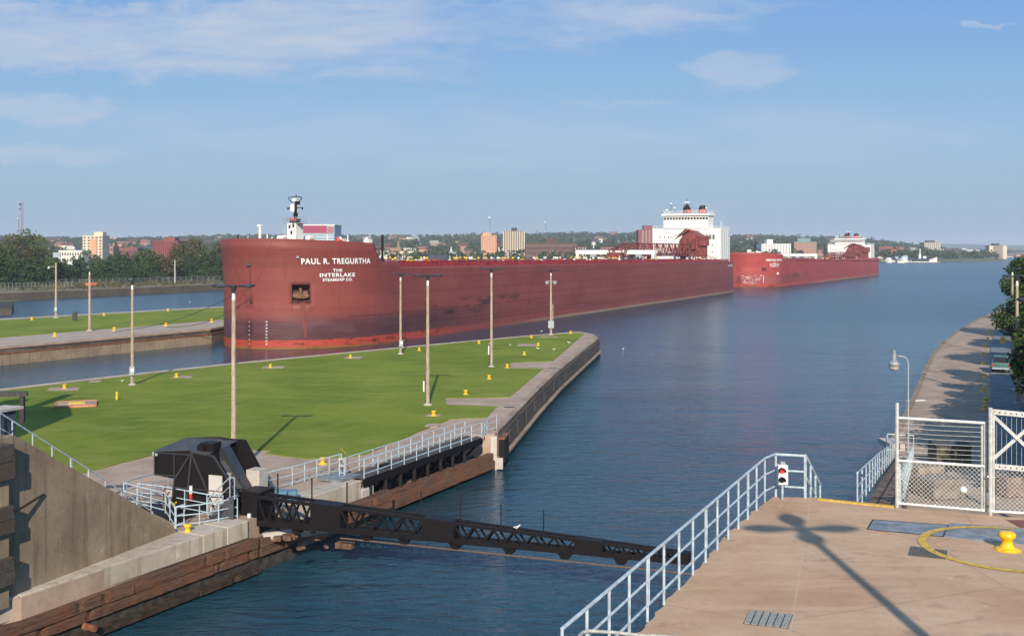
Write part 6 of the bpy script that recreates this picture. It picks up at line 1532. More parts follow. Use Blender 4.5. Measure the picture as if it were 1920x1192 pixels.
# traffic signal
p = at(1467, 936, D); sg = thing('signal_light', 'white two lens signal with the red lens lit, on the near deck corner', 'traffic signal', p)
b_ = MB(); b_.tube(p, p + Vector((0, 0, .5)), .035, 8); b_.build('stand', M_RAIL, sg)
b_ = MB(); b_.box(p + Vector((0, 0, .76)), (.30, .24, .60)); o = b_.build('housing', M_WHITE, sg); bv = o.modifiers.new('b', 'BEVEL'); bv.width = .03; bv.segments = 3
b_ = MB(); b_.box(p + Vector((0, 0, 1.10)), (.14, .14, .10)); b_.build('cap', M_GREYBOX, sg)
mr, tr = newmat('lit_red_lens'); tr.p.inputs['Base Color'].default_value = (.5, .02, .02, 1); tr.p.inputs['Emission Color'].default_value = (1, .03, .04, 1); tr.p.inputs['Emission Strength'].default_value = .15
for dz_, m_ in ((.90, mr), (.62, M_BLACK)):
    c = p + Vector((-.05, -.125, dz_)); b_ = MB(); b_.tube(c, c + Vector((0, -.02, 0)), .085, 20); ln = b_.build('lens', m_, sg)
    b_ = MB(); n = 14
    vs = []; 
    for k in range(n + 1):
        t_ = -math.pi * .15 + math.pi * 1.3 * k / n
        for rr, yy_ in ((.10, 0), (.10, -.15), (.09, -.15), (.09, 0)): vs.append(c + Vector((rr * math.cos(t_), yy_, rr * math.sin(t_))))
    b_.add(vs, [(4 * k + j, 4 * k + 4 + j, 4 * k + 4 + (j + 1) % 4, 4 * k + (j + 1) % 4) for k in range(n) for j in range(4)]); b_.build('visor', M_BLACK, sg)

# ---------------------------------------------------------------- markings and covers on the deck
mk = MB(); ctr = at(1893, 1028, D); rad = 2.08
n = 64; pts_in, pts_out = [], []
for k in range(n + 1):
    t_ = math.radians(62) + math.radians(226) * k / n
    wd = .075 + .03 * math.sin(k / n * math.pi)
    pts_in.append((ctr.x + (rad - wd) * math.cos(t_), ctr.y + (rad - wd) * math.sin(t_))); pts_out.append((ctr.x + (rad + wd) * math.cos(t_), ctr.y + (rad + wd) * math.sin(t_)))
for k in range(n): mk.quad((*pts_in[k], D + .016), (*pts_in[k + 1], D + .016), (*pts_out[k + 1], D + .016), (*pts_out[k], D + .016))
tag(mk.build('painted_ring', M_YELMARK, loc=(ctr.x, ctr.y, D), recalc=False), 'yellow ring painted on the near deck round the large bollard', 'marking')
b_ = MB(); a_, c_ = at(1534, 936.5, D), at(1676, 951, D); b_.bar(a_ + Vector((0, 0, .02)), c_ + Vector((0, 0, .02)), .16, .05); tag(b_.build('yellow_edge', M_YELMARK, loc=a_), 'yellow painted edge strip along the far lip of the near deck', 'edge strip')
cv = thing('cover_plate', 'long blue grey steel cover plates let into the near deck', 'cover plate', at(1640, 990, D))
pl_ = [at(1637, 974, D), at(1778, 984.5, D), at(1768, 1006, D), at(1626, 992, D)]
def plate(b_, q, z0, z1): b_.prism([(v.x, v.y) for v in q], z0, z1)
b_ = MB(); plate(b_, pl_, D - .05, D + .006); b_.build('plate', M_STEELP, cv)
b_ = MB(); plate(b_, [at(1780, 980, D), at(1990, 996, D), at(1978, 1026, D), at(1770, 1006.5, D)], D - .05, D + .008); b_.build('plate', M_STEELP, cv)
b_ = MB(); z_ = Vector((0, 0, .006))
for i in range(4): b_.bar(pl_[i] + z_, pl_[(i + 1) % 4] + z_, .035, .016)
b_.build('plate_frame', M_IRON, cv)
gr = thing('drain_grating', 'dark square mesh drain grating crossed by the yellow ring on the near deck', 'grating', at(1740, 1035, D)); g4 = [at(1703, 1041, D), at(1773, 1048, D), at(1776, 1032, D), at(1708, 1024, D)]
b_ = MB(); plate(b_, g4, D - .05, D + .004); b_.build('pit', M_BLACK, gr)
b_ = MB(); z_ = Vector((0, 0, .010))
for k in range(17):
    f = k / 16; b_.bar(g4[0].lerp(g4[1], f) + z_, g4[3].lerp(g4[2], f) + z_, .016, .008)
for k in range(9):
    f = k / 8; b_.bar(g4[0].lerp(g4[3], f) + z_, g4[1].lerp(g4[2], f) + z_, .016, .008)
b_.build('bars', mat('grating_grey', (.16, .15, .13), .6), gr)
g2 = thing('hatch_cover', 'pale ribbed metal hatch cover near the bottom of the near deck', 'hatch cover', at(1440, 1160, D)); h4 = [at(1393, 1169, D), at(1477, 1178, D), at(1487, 1152, D), at(1405, 1143, D)]
b_ = MB(); plate(b_, h4, D - .05, D + .006); b_.build('frame', M_IRON, g2)
for k in range(6):
    f0, f1 = k / 6 + .012, (k + 1) / 6 - .012
    q = [h4[0].lerp(h4[1], f0), h4[0].lerp(h4[1], f1), h4[3].lerp(h4[2], f1), h4[3].lerp(h4[2], f0)]
    cc = sum(q, Vector()) / 4; q = [cc + (v - cc) * .97 for v in q]; b_ = MB(); plate(b_, q, D - .02, D + .016); b_.build('slat_panel', mat('worn_zinc', (.36, .34, .28), .55, .2, .45, 22, c2=(.20, .18, .13)), g2)
b_ = MB(); b_.box(at(1907, 982, D) + Vector((.35, 0, .0)), (.9, .8, .03)); tag(b_.build('rust_plate', mat('red_lead', (.20, .07, .05), .8), loc=at(1907, 982, D)), 'reddish brown plate at the right edge of the near deck', 'plate')

# ---------------------------------------------------------------- white gate fence
gt = thing('gate_fence', 'white pipe framed gate panel with wires above and chain link below, on the deck edge', 'gate', at(1686, 951, D))
pA, pB = at(1682, 950, D), at(1847, 962, D); gY = pA.y
def fz(px_, py_, base):   # point above base at screen height py
    return Vector((base.x, base.y, zY(py_, base.y)))
def T(root, name, a, b, r, m=M_WHITEGAL, n=8): b_ = MB(); b_.tube(a, b, r, n); return b_.build(name, m, root)
T(gt, 'post', pA + Vector((0, 0, -.1)), fz(0, 755, pA), .055, n=10)
pA2 = pA + Vector((.09, .25, 0)); T(gt, 'post', pA2 + Vector((0, 0, 1.4)), fz(0, 770, pA2), .03)
pA3 = pA + (pB - pA) * .02; lerp = lambda f, pa, pb: Vector((pA.x + (pB.x - pA.x) * f, pA.y + (pB.y - pA.y) * f, zY(pa + (pb - pa) * f, pA.y + (pB.y - pA.y) * f)))
T(gt, 'top_rail', lerp(0, 783, 793), lerp(1, 783, 793), .045); T(gt, 'middle_rail', lerp(0, 863, 874), lerp(1, 863, 874), .045); T(gt, 'bottom_rail', lerp(0, 943, 957), lerp(1, 943, 957), .045)
T(gt, 'post', lerp(1, 0, 959), lerp(1, 0, 790), .045); T(gt, 'post', lerp(.03, 944, 944), lerp(.03, 868, 868), .03); T(gt, 'post', lerp(.965, 957, 957), lerp(.965, 797, 797), .03)
b_ = MB()
for k in range(8): y0 = 793 + 8.8 * k; b_.path([lerp(.03, y0, y0 + 8), lerp(.5, y0 + 1.0, y0 + 9), lerp(.97, y0, y0 + 8.5)], .007, 5)
b_.build('wire', M_WHITEGAL, gt)
def chain(root, Q, pitch=.085, r=.0075):
    """diamond mesh between corner function Q(u, v) in metres-like unit square with sizes"""
    (a, b, c, d) = Q; W = (b - a).length; H = (d - a).length
    def P_(x, y): return a.lerp(b, x / W).lerp(d.lerp(c, x / W), y / H)
    b_ = MB(); off = 0
    s_ = -H
    while s_ < W:
        for sg_ in (1, -1):
            x0, x1 = (s_, s_ + H) if sg_ == 1 else (s_ + H, s_)
            y0, y1 = 0., H
            # clip to 0..W
            def cl(x0, y0, x1, y1):
                if x0 < 0: y0 = y0 + (0 - x0) / (x1 - x0) * (y1 - y0); x0 = 0
                if x0 > W: y0 = y0 + (W - x0) / (x1 - x0) * (y1 - y0); x0 = W
                return x0, y0
            a0 = cl(x0, y0, x1, y1); a1 = cl(x1, y1, x0, y0)
            if abs(a0[1] - a1[1]) > .01: b_.tube(P_(*a0), P_(*a1), r, 4, caps=False)
        s_ += pitch
    return b_.build('chain_link', M_WHITEGAL, root)
chain(gt, (lerp(.03, 942, 955), lerp(.965, 942, 955), lerp(.965, 867, 876), lerp(.03, 867, 876)), .125)
b_ = MB(); c = lerp(.76, 918, 918); b_.lathe(c - Vector((0, 0, .1)), [(.02, 0), (.09, .05), (.11, .12), (.05, .2)], 7); b_.build('plastic_bag', M_SHIPWHITE, gt)
g3 = thing('gate_fence', 'white cross braced gate leaf with chain link bottom at the right edge', 'gate', at(1857, 966, D))
pC, pD = at(1857, 966, D), at(2010, 977, D)
lerp = lambda f, pa, pb: Vector((pC.x + (pD.x - pC.x) * f, pC.y + (pD.y - pC.y) * f, zY(pa + (pb - pa) * f, pC.y + (pD.y - pC.y) * f)))
T(g3, 'post', lerp(0, 968, 968), lerp(0, 764, 764), .055, n=10); T(g3, 'bottom_rail', lerp(0, 958, 966), lerp(1, 958, 966), .045)
for y0, y1, nm in ((771, 786, 'top_beam'), (873, 886, 'middle_beam')):
    b_ = MB(); b_.bar(lerp(0, y0, y1), lerp(1, y0, y1), .05, .15); bm = b_.build(nm, M_WHITEGAL, g3)
    for k in range(14):
        c = lerp(.04 + k * .07, y0, y1) ; c = lerp(.04 + k * .07, y0 + (y1 - y0) * (.04 + k * .07), y0 + (y1 - y0) * (.04 + k * .07)); b_ = MB(); b_.tube(c + Vector((0, -.027, 0)), c + Vector((0, -.035, 0)), .022, 8); b_.build('bolt_hole', M_IRON, bm)
def L2(px_, py_):
    f = (px_ - 1857) / (2010 - 1857); return lerp(f, py_, py_)
b_ = MB(); b_.bar(L2(1858, 775), L2(1975, 884), .05, .09); b_.build('brace', M_WHITEGAL, g3); b_ = MB(); b_.bar(L2(1858, 866) + Vector((0, .06, 0)), L2(1960, 776) + Vector((0, .06, 0)), .05, .09); b_.build('brace', M_WHITEGAL, g3)
T(g3, 'post', L2(1863, 960), L2(1863, 772), .04)
for k in range(12):
    b_ = MB(); b_.tube(L2(1872 + 9.5 * k, 782) + Vector((0, .1, 0)), L2(1872 + 9.5 * k, 875) + Vector((0, .1, 0)), .006, 4); b_.build('wire', M_WHITEGAL, g3)
chain(g3, (L2(1868, 955), L2(1985, 962), L2(1985, 884), L2(1868, 879)), .125)
T(g3, 'hinge', L2(1851, 893) , L2(1866, 895), .03)

# ---------------------------------------------------------------- ramp stairs to the lower quay at the right
rs = thing('quay_stairway', 'long brown stairway running down from the near deck to the right quay', 'stairs', (13, 37.7, G))
r0, r1 = Vector((10.96, 33.3, 9.7)), Vector((27.4, 76.6, G)); wr = Vector((1.15, -.15, 0)); nst = 44
for k in range(nst):
    a = r0.lerp(r1, k / nst); b = r0.lerp(r1, (k + 1) / nst); z = a.z
    b_ = MB(); b_.prism([(a.x, a.y), (a.x + wr.x, a.y + wr.y), (b.x + wr.x, b.y + wr.y), (b.x, b.y)], max(-.5, z - 1.2), z); b_.build('step', M_DARKSTEP if 'M_DARKSTEP' in globals() else mat('stair_brown', (.14, .09, .065), .85, 0, .3, 2), rs)
railing('stair_railing', 'pale blue railing on the water side of the long quay stairway', [r0 + Vector((-.05, .4, 0)), r0.lerp(r1, .5) + Vector((-.25, 0, 0)), r1 + Vector((-.1, -.3, 0))], h=1.25, n_r=3, sp=3.3, low=.3, r=.03)
railing('stair_railing', 'pale blue railing on the land side of the long quay stairway', [r0 + wr + Vector((.1, .4, 0)), r1 + wr + Vector((.1, -.3, 0))], h=1.25, n_r=3, sp=3.3, low=.3, r=.03)
railing('landing_railing', 'low pale railing round the landing at the foot of the quay stairway', [at(1662, 852, G), at(1664, 846, G), at(1713, 849, G)], h=1.3, n_r=2, sp=2.4, m=M_WHITEGAL)
b_ = MB(); c = at(1672, 836, G); b_.box(c + Vector((0, 0, .2)), (1.2, 2.6, .4)); tag(b_.build('kerb_block', M_PALE, loc=c), 'white concrete block beside the landing at the quay edge', 'concrete block')
b_ = MB(); a_, c_ = at(1702, 752, G), at(1733, 750, G); b_.bar(a_ + Vector((0, 0, .02)), c_ + Vector((0, 0, .02)), .5, .05); tag(b_.build('white_line', M_WHITE, loc=a_), 'short white stripe painted near the right quay edge', 'marking')
for cx_, cy_, r_, lb in ((1808, 770, 1.1, 'faded yellow ring painted on the right quay, the farther one'), (1800, 812, 1.1, 'faded yellow ring painted on the right quay, the nearer one')):
    c = at(cx_, cy_, G); b_ = MB(); n = 28
    for k in range(n):
        t0_, t1_ = 1.2 + 3.9 * k / n, 1.2 + 3.9 * (k + 1) / n; q = [c + Vector((rr * math.cos(t_), rr * math.sin(t_), .012)) for t_, rr in ((t0_, r_), (t1_, r_), (t1_, r_ + .1), (t0_, r_ + .1))]; b_.add(q, [(0, 1, 2, 3)])
    tag(b_.build('painted_ring', M_YELMARK, loc=c, recalc=False), lb, 'marking')
# olive skip on the quay and lower things seen through the mesh
ds = thing('skip_container', 'dark olive box container on the right quay behind the white gate', 'container', at(1780, 872, G)); c = at(1780, 872, G)
M_OLIVE = mat('olive_paint', (.085, .075, .035), .6, 0, .25, 1.5)
b_ = MB(); b_.box(c + Vector((0, 0, .75)), (2.4, 1.6, 1.4)); o = b_.build('body', M_OLIVE, ds)
for k in range(4): b_ = MB(); b_.box(c + Vector((-1.0 + .66 * k, -.84, .75)), (.08, .08, 1.4)); b_.build('rib', M_OLIVE, ds)
b_ = MB(); b_.extrude([c + Vector((-1.25, -.85, 1.46)), c + Vector((-1.25, .85, 1.46)), c + Vector((-1.25, .1, 1.72))], Vector((2.5, 0, 0))); b_.build('lid', M_BLACKTOP, ds)
random.seed(9)
for i, (px_, py_, cc, lb) in enumerate([(1732, 905, (.30, .22, .15), 'sandy concrete block behind the left half of the white gate'), (1760, 930, (.22, .17, .13), 'low brown block behind the white gate mesh'), (1895, 925, (.24, .15, .11), 'rusty block behind the right gate leaf')]):
    c = at(px_, py_, G); b_ = MB(); b_.box(c + Vector((0, 0, .6)), (2.2, 2.0, 1.2), rz=.3); o = tag(b_.build('stone_block', mat('block_%d' % i, cc, .9, 0, .3, 2), loc=c), lb, 'block'); o.modifiers.new('b', 'BEVEL').width = .08
# green truck parked on the road strip
tr_ = thing('parked_truck', 'pale green pickup truck parked on the asphalt strip under the trees at the right', 'truck', at(1876, 699, G + .13)); c = Vector(tr_.location); rzt = -.44
M_TRK = mat('truck_green', (.07, .15, .13), .4, .1, .1, 1)
def TB(x, y, z, sx, sy, sz, nm, m, bev=.0, par=tr_):
    q = Matrix.Rotation(rzt, 3, 'Z') @ Vector((x, y, z)); b_ = MB(); b_.box(c + q, (sx, sy, sz), rz=rzt); o = b_.build(nm, m, par)
    if bev: v = o.modifiers.new('b', 'BEVEL'); v.width = bev; v.segments = 3
    return o
bd_ = TB(0, 2.4, .85, 2.0, 5.0, .75, 'body', M_TRK, .12); cb_ = TB(0, 2.7, 1.5, 1.75, 1.9, .75, 'cab', M_TRK, .2); TB(0, 1.74, 1.52, 1.45, .08, .5, 'rear_window', M_GLASS, .03, cb_)
TB(0, .9, 1.24, 1.6, 1.6, .06, 'cargo_bed', M_IRON); TB(0, -.14, .55, 1.9, .12, .2, 'bumper', M_GREYBOX)
for x in (-.93, .93): TB(x * .93, -.11, .95, .16, .05, .28, 'tail_light', M_RED)
for x in (-.9, .9):
    for y in (.9, 3.9):
        q = Matrix.Rotation(rzt, 3, 'Z') @ Vector((x, y, .36)); dxx = Matrix.Rotation(rzt, 3, 'Z') @ Vector((.12, 0, 0)); b_ = MB(); b_.tube(c + q - dxx, c + q + dxx, .36, 18); wh = b_.build('wheel', mat('tyre', (.02, .02, .02), .8), tr_)
        b_ = MB(); b_.tube(c + q - dxx * 1.05, c + q + dxx * 1.05, .2, 14); b_.build('rim', M_GREYBOX, wh)
b_ = MB(); c = at(1880, 645, G + .13); b_.box(c + Vector((0, 0, .6)), (.6, .6, .8)); b_.box(c + Vector((0, 0, 1.05)), (.5, .5, .12)); b_.box(c + Vector((0, -.1, .06)), (.5, .7, .12)); tag(b_.build('yellow_bin', M_YEL, loc=c), 'yellow bin on the asphalt strip beyond the green truck', 'bin')

# ---------------------------------------------------------------- left stairs railings and the railings round the boom
WPr = lambda s_, z, off: WP(s_, z, off)
a0 = WP(.8, ztop + .0, 1.5); bfoot = at(240, 940, G)
s_end = (bfoot - a0); s_end.z = 0
railing('stair_railing', 'pale blue railing following the stairs down behind the sloping wall at the left', [WP(-.2, ztop + .05, 1.15), WP(wl * .52, (ztop + G) / 2 - .3, 1.15), WP(wl - .6, G + .05, 1.15)], h=1.15, n_r=2, sp=1.5, low=.42, r=.032)
railing('landing_railing', 'pale blue railing on the landing at the far left edge', [WP(-4, ztop, .25), WP(-.6, ztop, .25)], h=1.15, n_r=3, sp=1.6, low=.3)
pr = lambda *q: [at(x, y, G) for x, y in q]
railing('guard_railing', 'pale blue railing loop around the machinery pit in front of the boom housing', pr((232, 941), (310, 962), (328, 990), (345, 985)), sp=1.6, h=1.15, low=.15)
railing('guard_railing', 'pale blue angled railing beside the yellow curb bollard and black boom housing', pr((330, 990), (374, 985), (445, 972)), sp=1.5, h=1.15, low=.15)
railing('guard_railing', 'long pale blue railing between the boom housing and the sloping wall', pr((258, 944), (306, 950), (388, 966), (418, 968)), sp=1.8, h=1.2, low=.15)
railing('guard_railing', 'grey blue railing with plates behind the pit, left of the boom housing', pr((238, 941), (290, 925), (340, 915)), sp=1.2, h=1.25, low=.12, m=mat('dull_blue_grey', (.26, .33, .38), .5, .1, .15, 5))
railing('guard_railing', 'pale blue railing on the concrete between the boom and the gap in the rails', pr((496, 923), (548, 910), (594, 896), (640, 884)), sp=1.6, h=1.2, low=.15)
# dark pit between
b_ = MB(); q = pr((262, 950), (345, 925), (400, 950), (330, 982)); b_.prism([(v.x, v.y) for v in q], G - .03, G + .012)
tag(b_.build('machinery_pit', M_BLACK, loc=q[0]), 'dark machinery pit cover inside the railings left of the boom housing', 'pit cover')

# footbridge over the recess
fb = thing('footbridge', 'dark steel footbridge with pale blue railings along the lock side of the pier', 'footbridge', at(686, 893, 3.0))
f0, f1 = Vector((-9.75, 69.9, G + .12)), Vector((-2.4, 85.2, G + .12)); fd_ = (f1 - f0).normalized(); fn = Vector((-fd_.y, fd_.x, 0)); Lf = (f1 - f0).length; rzf = math.atan2(fd_.y, fd_.x)
b_ = MB(); b_.box((f0 + f1) / 2 + fn * .75, (Lf, 1.5, .08), rz=rzf); b_.build('walkway', mat('bridge_deck', (.085, .07, .065), .75, 0, .2, 3), fb)
for o_ in (0., 1.5): b_ = MB(); b_.box((f0 + f1) / 2 + fn * o_ + Vector((0, 0, -.28)), (Lf, .14, .5), rz=rzf); b_.build('girder', M_BLACK, fb)
for k in range(9):
    p = f0.lerp(f1, (k + .5) / 9) + fn * .05; b_ = MB(); b_.bar(p + Vector((0, 0, -.5)), p + Vector((0, 0, -2.6)), .22); b_.build('bracket', M_BLACK, fb)
    b_ = MB(); b_.bar(p + Vector((0, 0, -.5)), p + fn * 1.3 + Vector((0, 0, -1.8)), .14); b_.build('strut', M_BLACK, fb)
def bridge_rail(o_, s0, s1, ext0=None, ext1=None):
    a, b = f0 + fd_ * s0 + fn * o_, f0 + fd_ * s1 + fn * o_
    n = round((s1 - s0) / 1.72)
    for z in (.28, .74, 1.2): b_ = MB(); b_.tube(a + Vector((0, 0, z)), b + Vector((0, 0, z)), .036, 8); b_.build('handrail', M_RAIL, fb)
    for k in range(n + 1): p = a.lerp(b, k / n); b_ = MB(); b_.tube(p - Vector((0, 0, .1)), p + Vector((0, 0, 1.2)), .04, 8); b_.build('post', M_RAIL, fb)
bridge_rail(.0, .1, Lf - .1); bridge_rail(1.5, .1, Lf - .1)
railing('guard_railing', 'short pale blue railing at the far end of the footbridge by the corner fender', [f1 + fn * 0.0 + Vector((0, 0, -.1)), at(913, 812, G), at(931, 806, G)], sp=1.3, h=1.25, low=.2)
railing('guard_railing', 'short pale blue railing at the near end of the footbridge', [f0 + fn * 1.5, f0 + fn * 1.5 - fd_ * .1 + fn * .3, f0 + fn * 2.6 + fd_ * 1.0], sp=1.3, h=1.15, low=.2)
b_ = MB(); ya, yb = at(640, 850, G), at(657, 852, G)
b_.path([at(638, 858, G) + Vector((0, 0, .7)), at(648, 862, G) + Vector((0, 0, .5)), f0 + fn * 1.5 + Vector((0, 0, .8))], .02, 5); b_.path([at(638, 872, G) + Vector((0, 0, .35)), at(648, 874, G) + Vector((0, 0, .3)), f0 + fn * 1.0 + Vector((0, 0, .5))], .02, 5)
tag(b_.build('yellow_chain', M_YELMARK, loc=ya), 'sagging yellow chain closing the gap between railing and footbridge', 'chain')

# ---------------------------------------------------------------- arrestor boom across the lock
pv = Vector((-14.9, 60.9, 0)); ptip = Vector((8.7, 52.2, 0)); e_ = (ptip - pv).normalized(); n_ = Vector((-e_.y, e_.x, 0)); LB = (ptip - pv).length
def BO(s_, o_, z): return pv + e_ * s_ + n_ * o_ + Vector((0, 0, z))
bm = thing('arrestor_boom', 'long black lattice boom lying across the lock channel with solid panels', 'boom', BO(0, 0, 2.4))
def s_of(px_):
    lo, hi = 0., LB
    for _ in range(40):
        m_ = (lo + hi) / 2; p = BO(m_, 0, 3)
        if CX + p.x / p.y * F < px_: lo = m_
        else: hi = m_
    return lo
def ztopb(s_): return 4.15 + (3.18 - 4.15) * s_ / LB
def zbotb(s_): return 2.45 + (2.66 - 2.45) * s_ / LB
hwid = lambda s_: .52 - .24 * s_ / LB
sol = [(s_of(478), s_of(492)), (s_of(590), s_of(645)), (s_of(797), s_of(856)), (s_of(1080), s_of(1132)), (s_of(1270), LB)]
for i, (a, b) in enumerate(sol):
    b_ = MB(); vs = [BO(s_, o_ * hwid(s_), z) for s_ in (a, b) for o_, z in ((-1, zbotb(s_) - .0), (1, zbotb(s_)), (1, ztopb(s_) + .02), (-1, ztopb(s_) + .02))]
    b_.add(vs, [(0, 1, 2, 3), (7, 6, 5, 4), (0, 4, 5, 1), (1, 5, 6, 2), (2, 6, 7, 3), (3, 7, 4, 0)]); b_.build('solid_panel', M_BLACK, bm)
opn = [(sol[0][1], sol[1][0], 3), (sol[1][1], sol[2][0], 4), (sol[2][1], sol[3][0], 6), (sol[3][1], sol[4][0], 5)]
for a, b, n in opn:
    b_ = MB(); ch_ = .17 - .05 * a / LB
    for sd in (-1, 1):
        for f, zf in ((0, ztopb), (1, zbotb)):
            b_.bar(BO(a, sd * (hwid(a) - ch_ / 2), zf(a) + (-ch_ / 2 if f == 0 else ch_ / 2 + .05)), BO(b, sd * (hwid(b) - ch_ / 2), zf(b) + (-ch_ / 2 if f == 0 else ch_ / 2 + .05)), ch_, ch_ * (1 if f == 0 else 1.9))
        for k in range(n):
            s0, s1 = a + (b - a) * k / n, a + (b - a) * (k + 1) / n; sm_ = (s0 + s1) / 2
            b_.bar(BO(s0, sd * (hwid(s0) - .08), ztopb(s0) - .1), BO(sm_, sd * (hwid(sm_) - .08), zbotb(sm_) + .15), ch_ * .6); b_.bar(BO(sm_, sd * (hwid(sm_) - .08), zbotb(sm_) + .15), BO(s1, sd * (hwid(s1) - .08), ztopb(s1) - .1), ch_ * .6)
    for k in range(n):
        s0, s1 = a + (b - a) * k / n, a + (b - a) * (k + 1) / n; sm_ = (s0 + s1) / 2
        b_.bar(BO(s0, -hwid(s0) + .08, ztopb(s0) - .08), BO(sm_, hwid(sm_) - .08, ztopb(sm_) - .08), ch_ * .45); b_.bar(BO(sm_, hwid(sm_) - .08, ztopb(sm_) - .08), BO(s1, -hwid(s1) + .08, ztopb(s1) - .08), ch_ * .45)
        b_.bar(BO(s0, -hwid(s0) + .08, zbotb(s0) + .1), BO(s1, hwid(s1) - .08, zbotb(s1) + .1), ch_ * .6)
    b_.build('lattice_truss', M_BLACK, bm)
for px_ in (560, 690, 760, 856, 957, 1061, 1166):
    s_ = s_of(px_); b_ = MB(); b_.extrude([BO(s_ - .45, -.25, zbotb(s_) + .1), BO(s_ + .45, -.25, zbotb(s_) + .1), BO(s_ + .18, -.25, zbotb(s_) - .32), BO(s_ - .18, -.25, zbotb(s_) - .32)], n_ * .4); b_.build('cable_bracket', M_BLACK, bm)
b_ = MB(); b_.tube(BO(s_of(640), -.1, 2.12), BO(LB + .2, -.1, 2.18), .05, 6); b_.build('cable', mat('rusty_cable', (.13, .085, .06), .8, 0, .2, 6), bm)
for px_, hh in ((519, 1.25), (583, 1.25), (649, 1.25), (788, 1.3), (862, 1.3), (938, 1.2), (1018, 1.15)):
    s_ = s_of(px_); b_ = MB(); b_.bar(BO(s_, .1, ztopb(s_) - .05), BO(s_, .1, ztopb(s_) + hh), .07); b_.build('stanchion', M_BLACK, bm)
# boom housing (counterweight machine)
hs_ = thing('boom_housing', 'large black angular boom housing with overhanging counterweight beside the lock', 'machine', (-17.5, 62.5, G))
org = Vector((-15.1, 61.6, 0))
def HO(s_, o_, z): return org + e_ * s_ + n_ * o_ + Vector((0, 0, z))
zt_ = 6.35
b_ = MB(); b_.extrude([HO(-6.0, -.9, 4.75), HO(-3.9, -.9, 4.55), HO(-2.2, -.9, 4.9), HO(-2.2, -.9, 6.15), HO(-3.7, -.9, 6.3), HO(-6.0, -.9, 6.1)], n_ * 2.9); b_.build('counterweight', M_BLACK, hs_)
b_ = MB(); b_.extrude([HO(-6.02, -.92, 6.12), HO(-3.6, -.92, 6.33), HO(-2.2, -.92, 6.2), HO(-2.2, 2.0, 6.5), HO(-3.6, 2.0, 6.62), HO(-6.02, 2.0, 6.4)], Vector((0, 0, .06))); b_.build('roof', M_BLACKTOP, hs_)
for o_, th in ((-1.15, .16), (1.9, .16)):
    b_ = MB(); b_.extrude([HO(-4.4, o_, 4.6), HO(-4.6, o_, 3.0), HO(-.2, o_, 3.0), HO(-.05, o_, 4.1), HO(-1.7, o_, 6.35 + (.25 if o_ > 0 else -.15)), HO(-3.2, o_, 6.35 + (.25 if o_ > 0 else -.05))], n_ * th); b_.build('side_plate', M_BLACK, hs_)
b_ = MB(); b_.extrude([HO(-4.5, -.6, 4.7), HO(-4.5, -.6, G + .05), HO(-2.6, -.6, G + .05), HO(-2.1, -.6, 4.6), HO(-2.2, -.6, 6.2), HO(-3.2, -.6, 6.3)], n_ * 2.2); b_.build('body', M_BLACK, hs_)
b_ = MB(); b_.extrude([HO(-3.0, .1, 6.45), HO(-2.0, .1, 6.45), HO(-.2, .1, 3.9), HO(0, .1, 3.1), HO(-1.0, .1, 3.1), HO(-1.2, .1, 4.0), HO(-2.8, .1, 5.9)], n_ * .75); b_.build('pivot_arm', mat('arm_black', (.035, .035, .042), .4), hs_)
b_ = MB(); b_.extrude([HO(-2.3, .0, 5.5), HO(-1.75, .0, 5.75), HO(-.45, .0, 4.1), HO(-.9, .0, 3.9)], n_ * -.05); b_.build('panel', M_BLACKTOP, hs_)
b_ = MB(); b_.box(HO(-2.6, -.2, 6.55), (.9, .8, .45), basis=(e_, n_, Vector((0, 0, 1)))); b_.tube(HO(-2.9, -.75, 6.5), HO(-2.9, .2, 6.5), .25, 12); b_.build('hinge_block', M_BLACK, hs_)
for s_, o_, h_, w_ in ((-1.55, -.75, 2.2, .9), (-.35, 1.2, 2.2, .9), (-4.9, -.3, 1.0, .8)):
    b_ = MB(); b_.box(HO(s_, o_, G + h_ / 2), (w_, .9, h_), basis=(e_, n_, Vector((0, 0, 1)))); b_.build('concrete_plinth', M_PALE, hs_)
b_ = MB(); b_.box(HO(-5.95, -.94, 6.0), (.35, .06, .22), basis=(e_, n_, Vector((0, 0, 1)))); b_.build('plate', M_GREYBOX, hs_)
for k in range(5): b_ = MB(); b_.tube(HO(-3.6 + .35 * k, -1.02, 3.4 + .22 * (k % 3)), HO(-3.3 + .35 * k, -1.02, 4.9 - .2 * (k % 2)), .05, 6); b_.build('hydraulic_pipe', M_BLACK, hs_)
b_ = MB(); b_.bar(HO(-4.3, -1.1, 4.0), HO(-2.3, -1.1, 3.9), .06); b_.build('pipe', M_IRON, hs_)
b_ = MB(); p = HO(-3.15, -1.3, 3.55); b_.tube(p, p + Vector((0, 0, .42)), .10, 12); mkp = b_.build('red_sleeve', M_RED, hs_); b_ = MB(); b_.tube(p + Vector((0, 0, .42)), p + Vector((0, 0, .85)), .09, 12); b_.build('white_sleeve', M_WHITE, hs_)
b_ = MB(); p = HO(-4.9, -1.5, G); b_.path([p, p + Vector((0, 0, 1.2)), p + Vector((.15, 0, 1.25))], .05, 6); b_.build('standpipe', M_RUST, hs_)
b_ = MB(); b_.box(HO(-4.3, -1.25, 3.3), (.14, .12, .12), basis=(e_, n_, Vector((0, 0, 1)))); b_.tube(HO(-4.35, -1.3, 3.1), HO(-4.15, -1.3, 3.4), .04, 6); b_.build('valve', M_YEL, hs_)
b_ = MB(); b_.box(HO(.55, -.1, 3.1), (1.3, 1.5, 2.3), basis=(e_, n_, Vector((0, 0, 1)))); b_.build('pivot_head', M_BLACK, hs_)
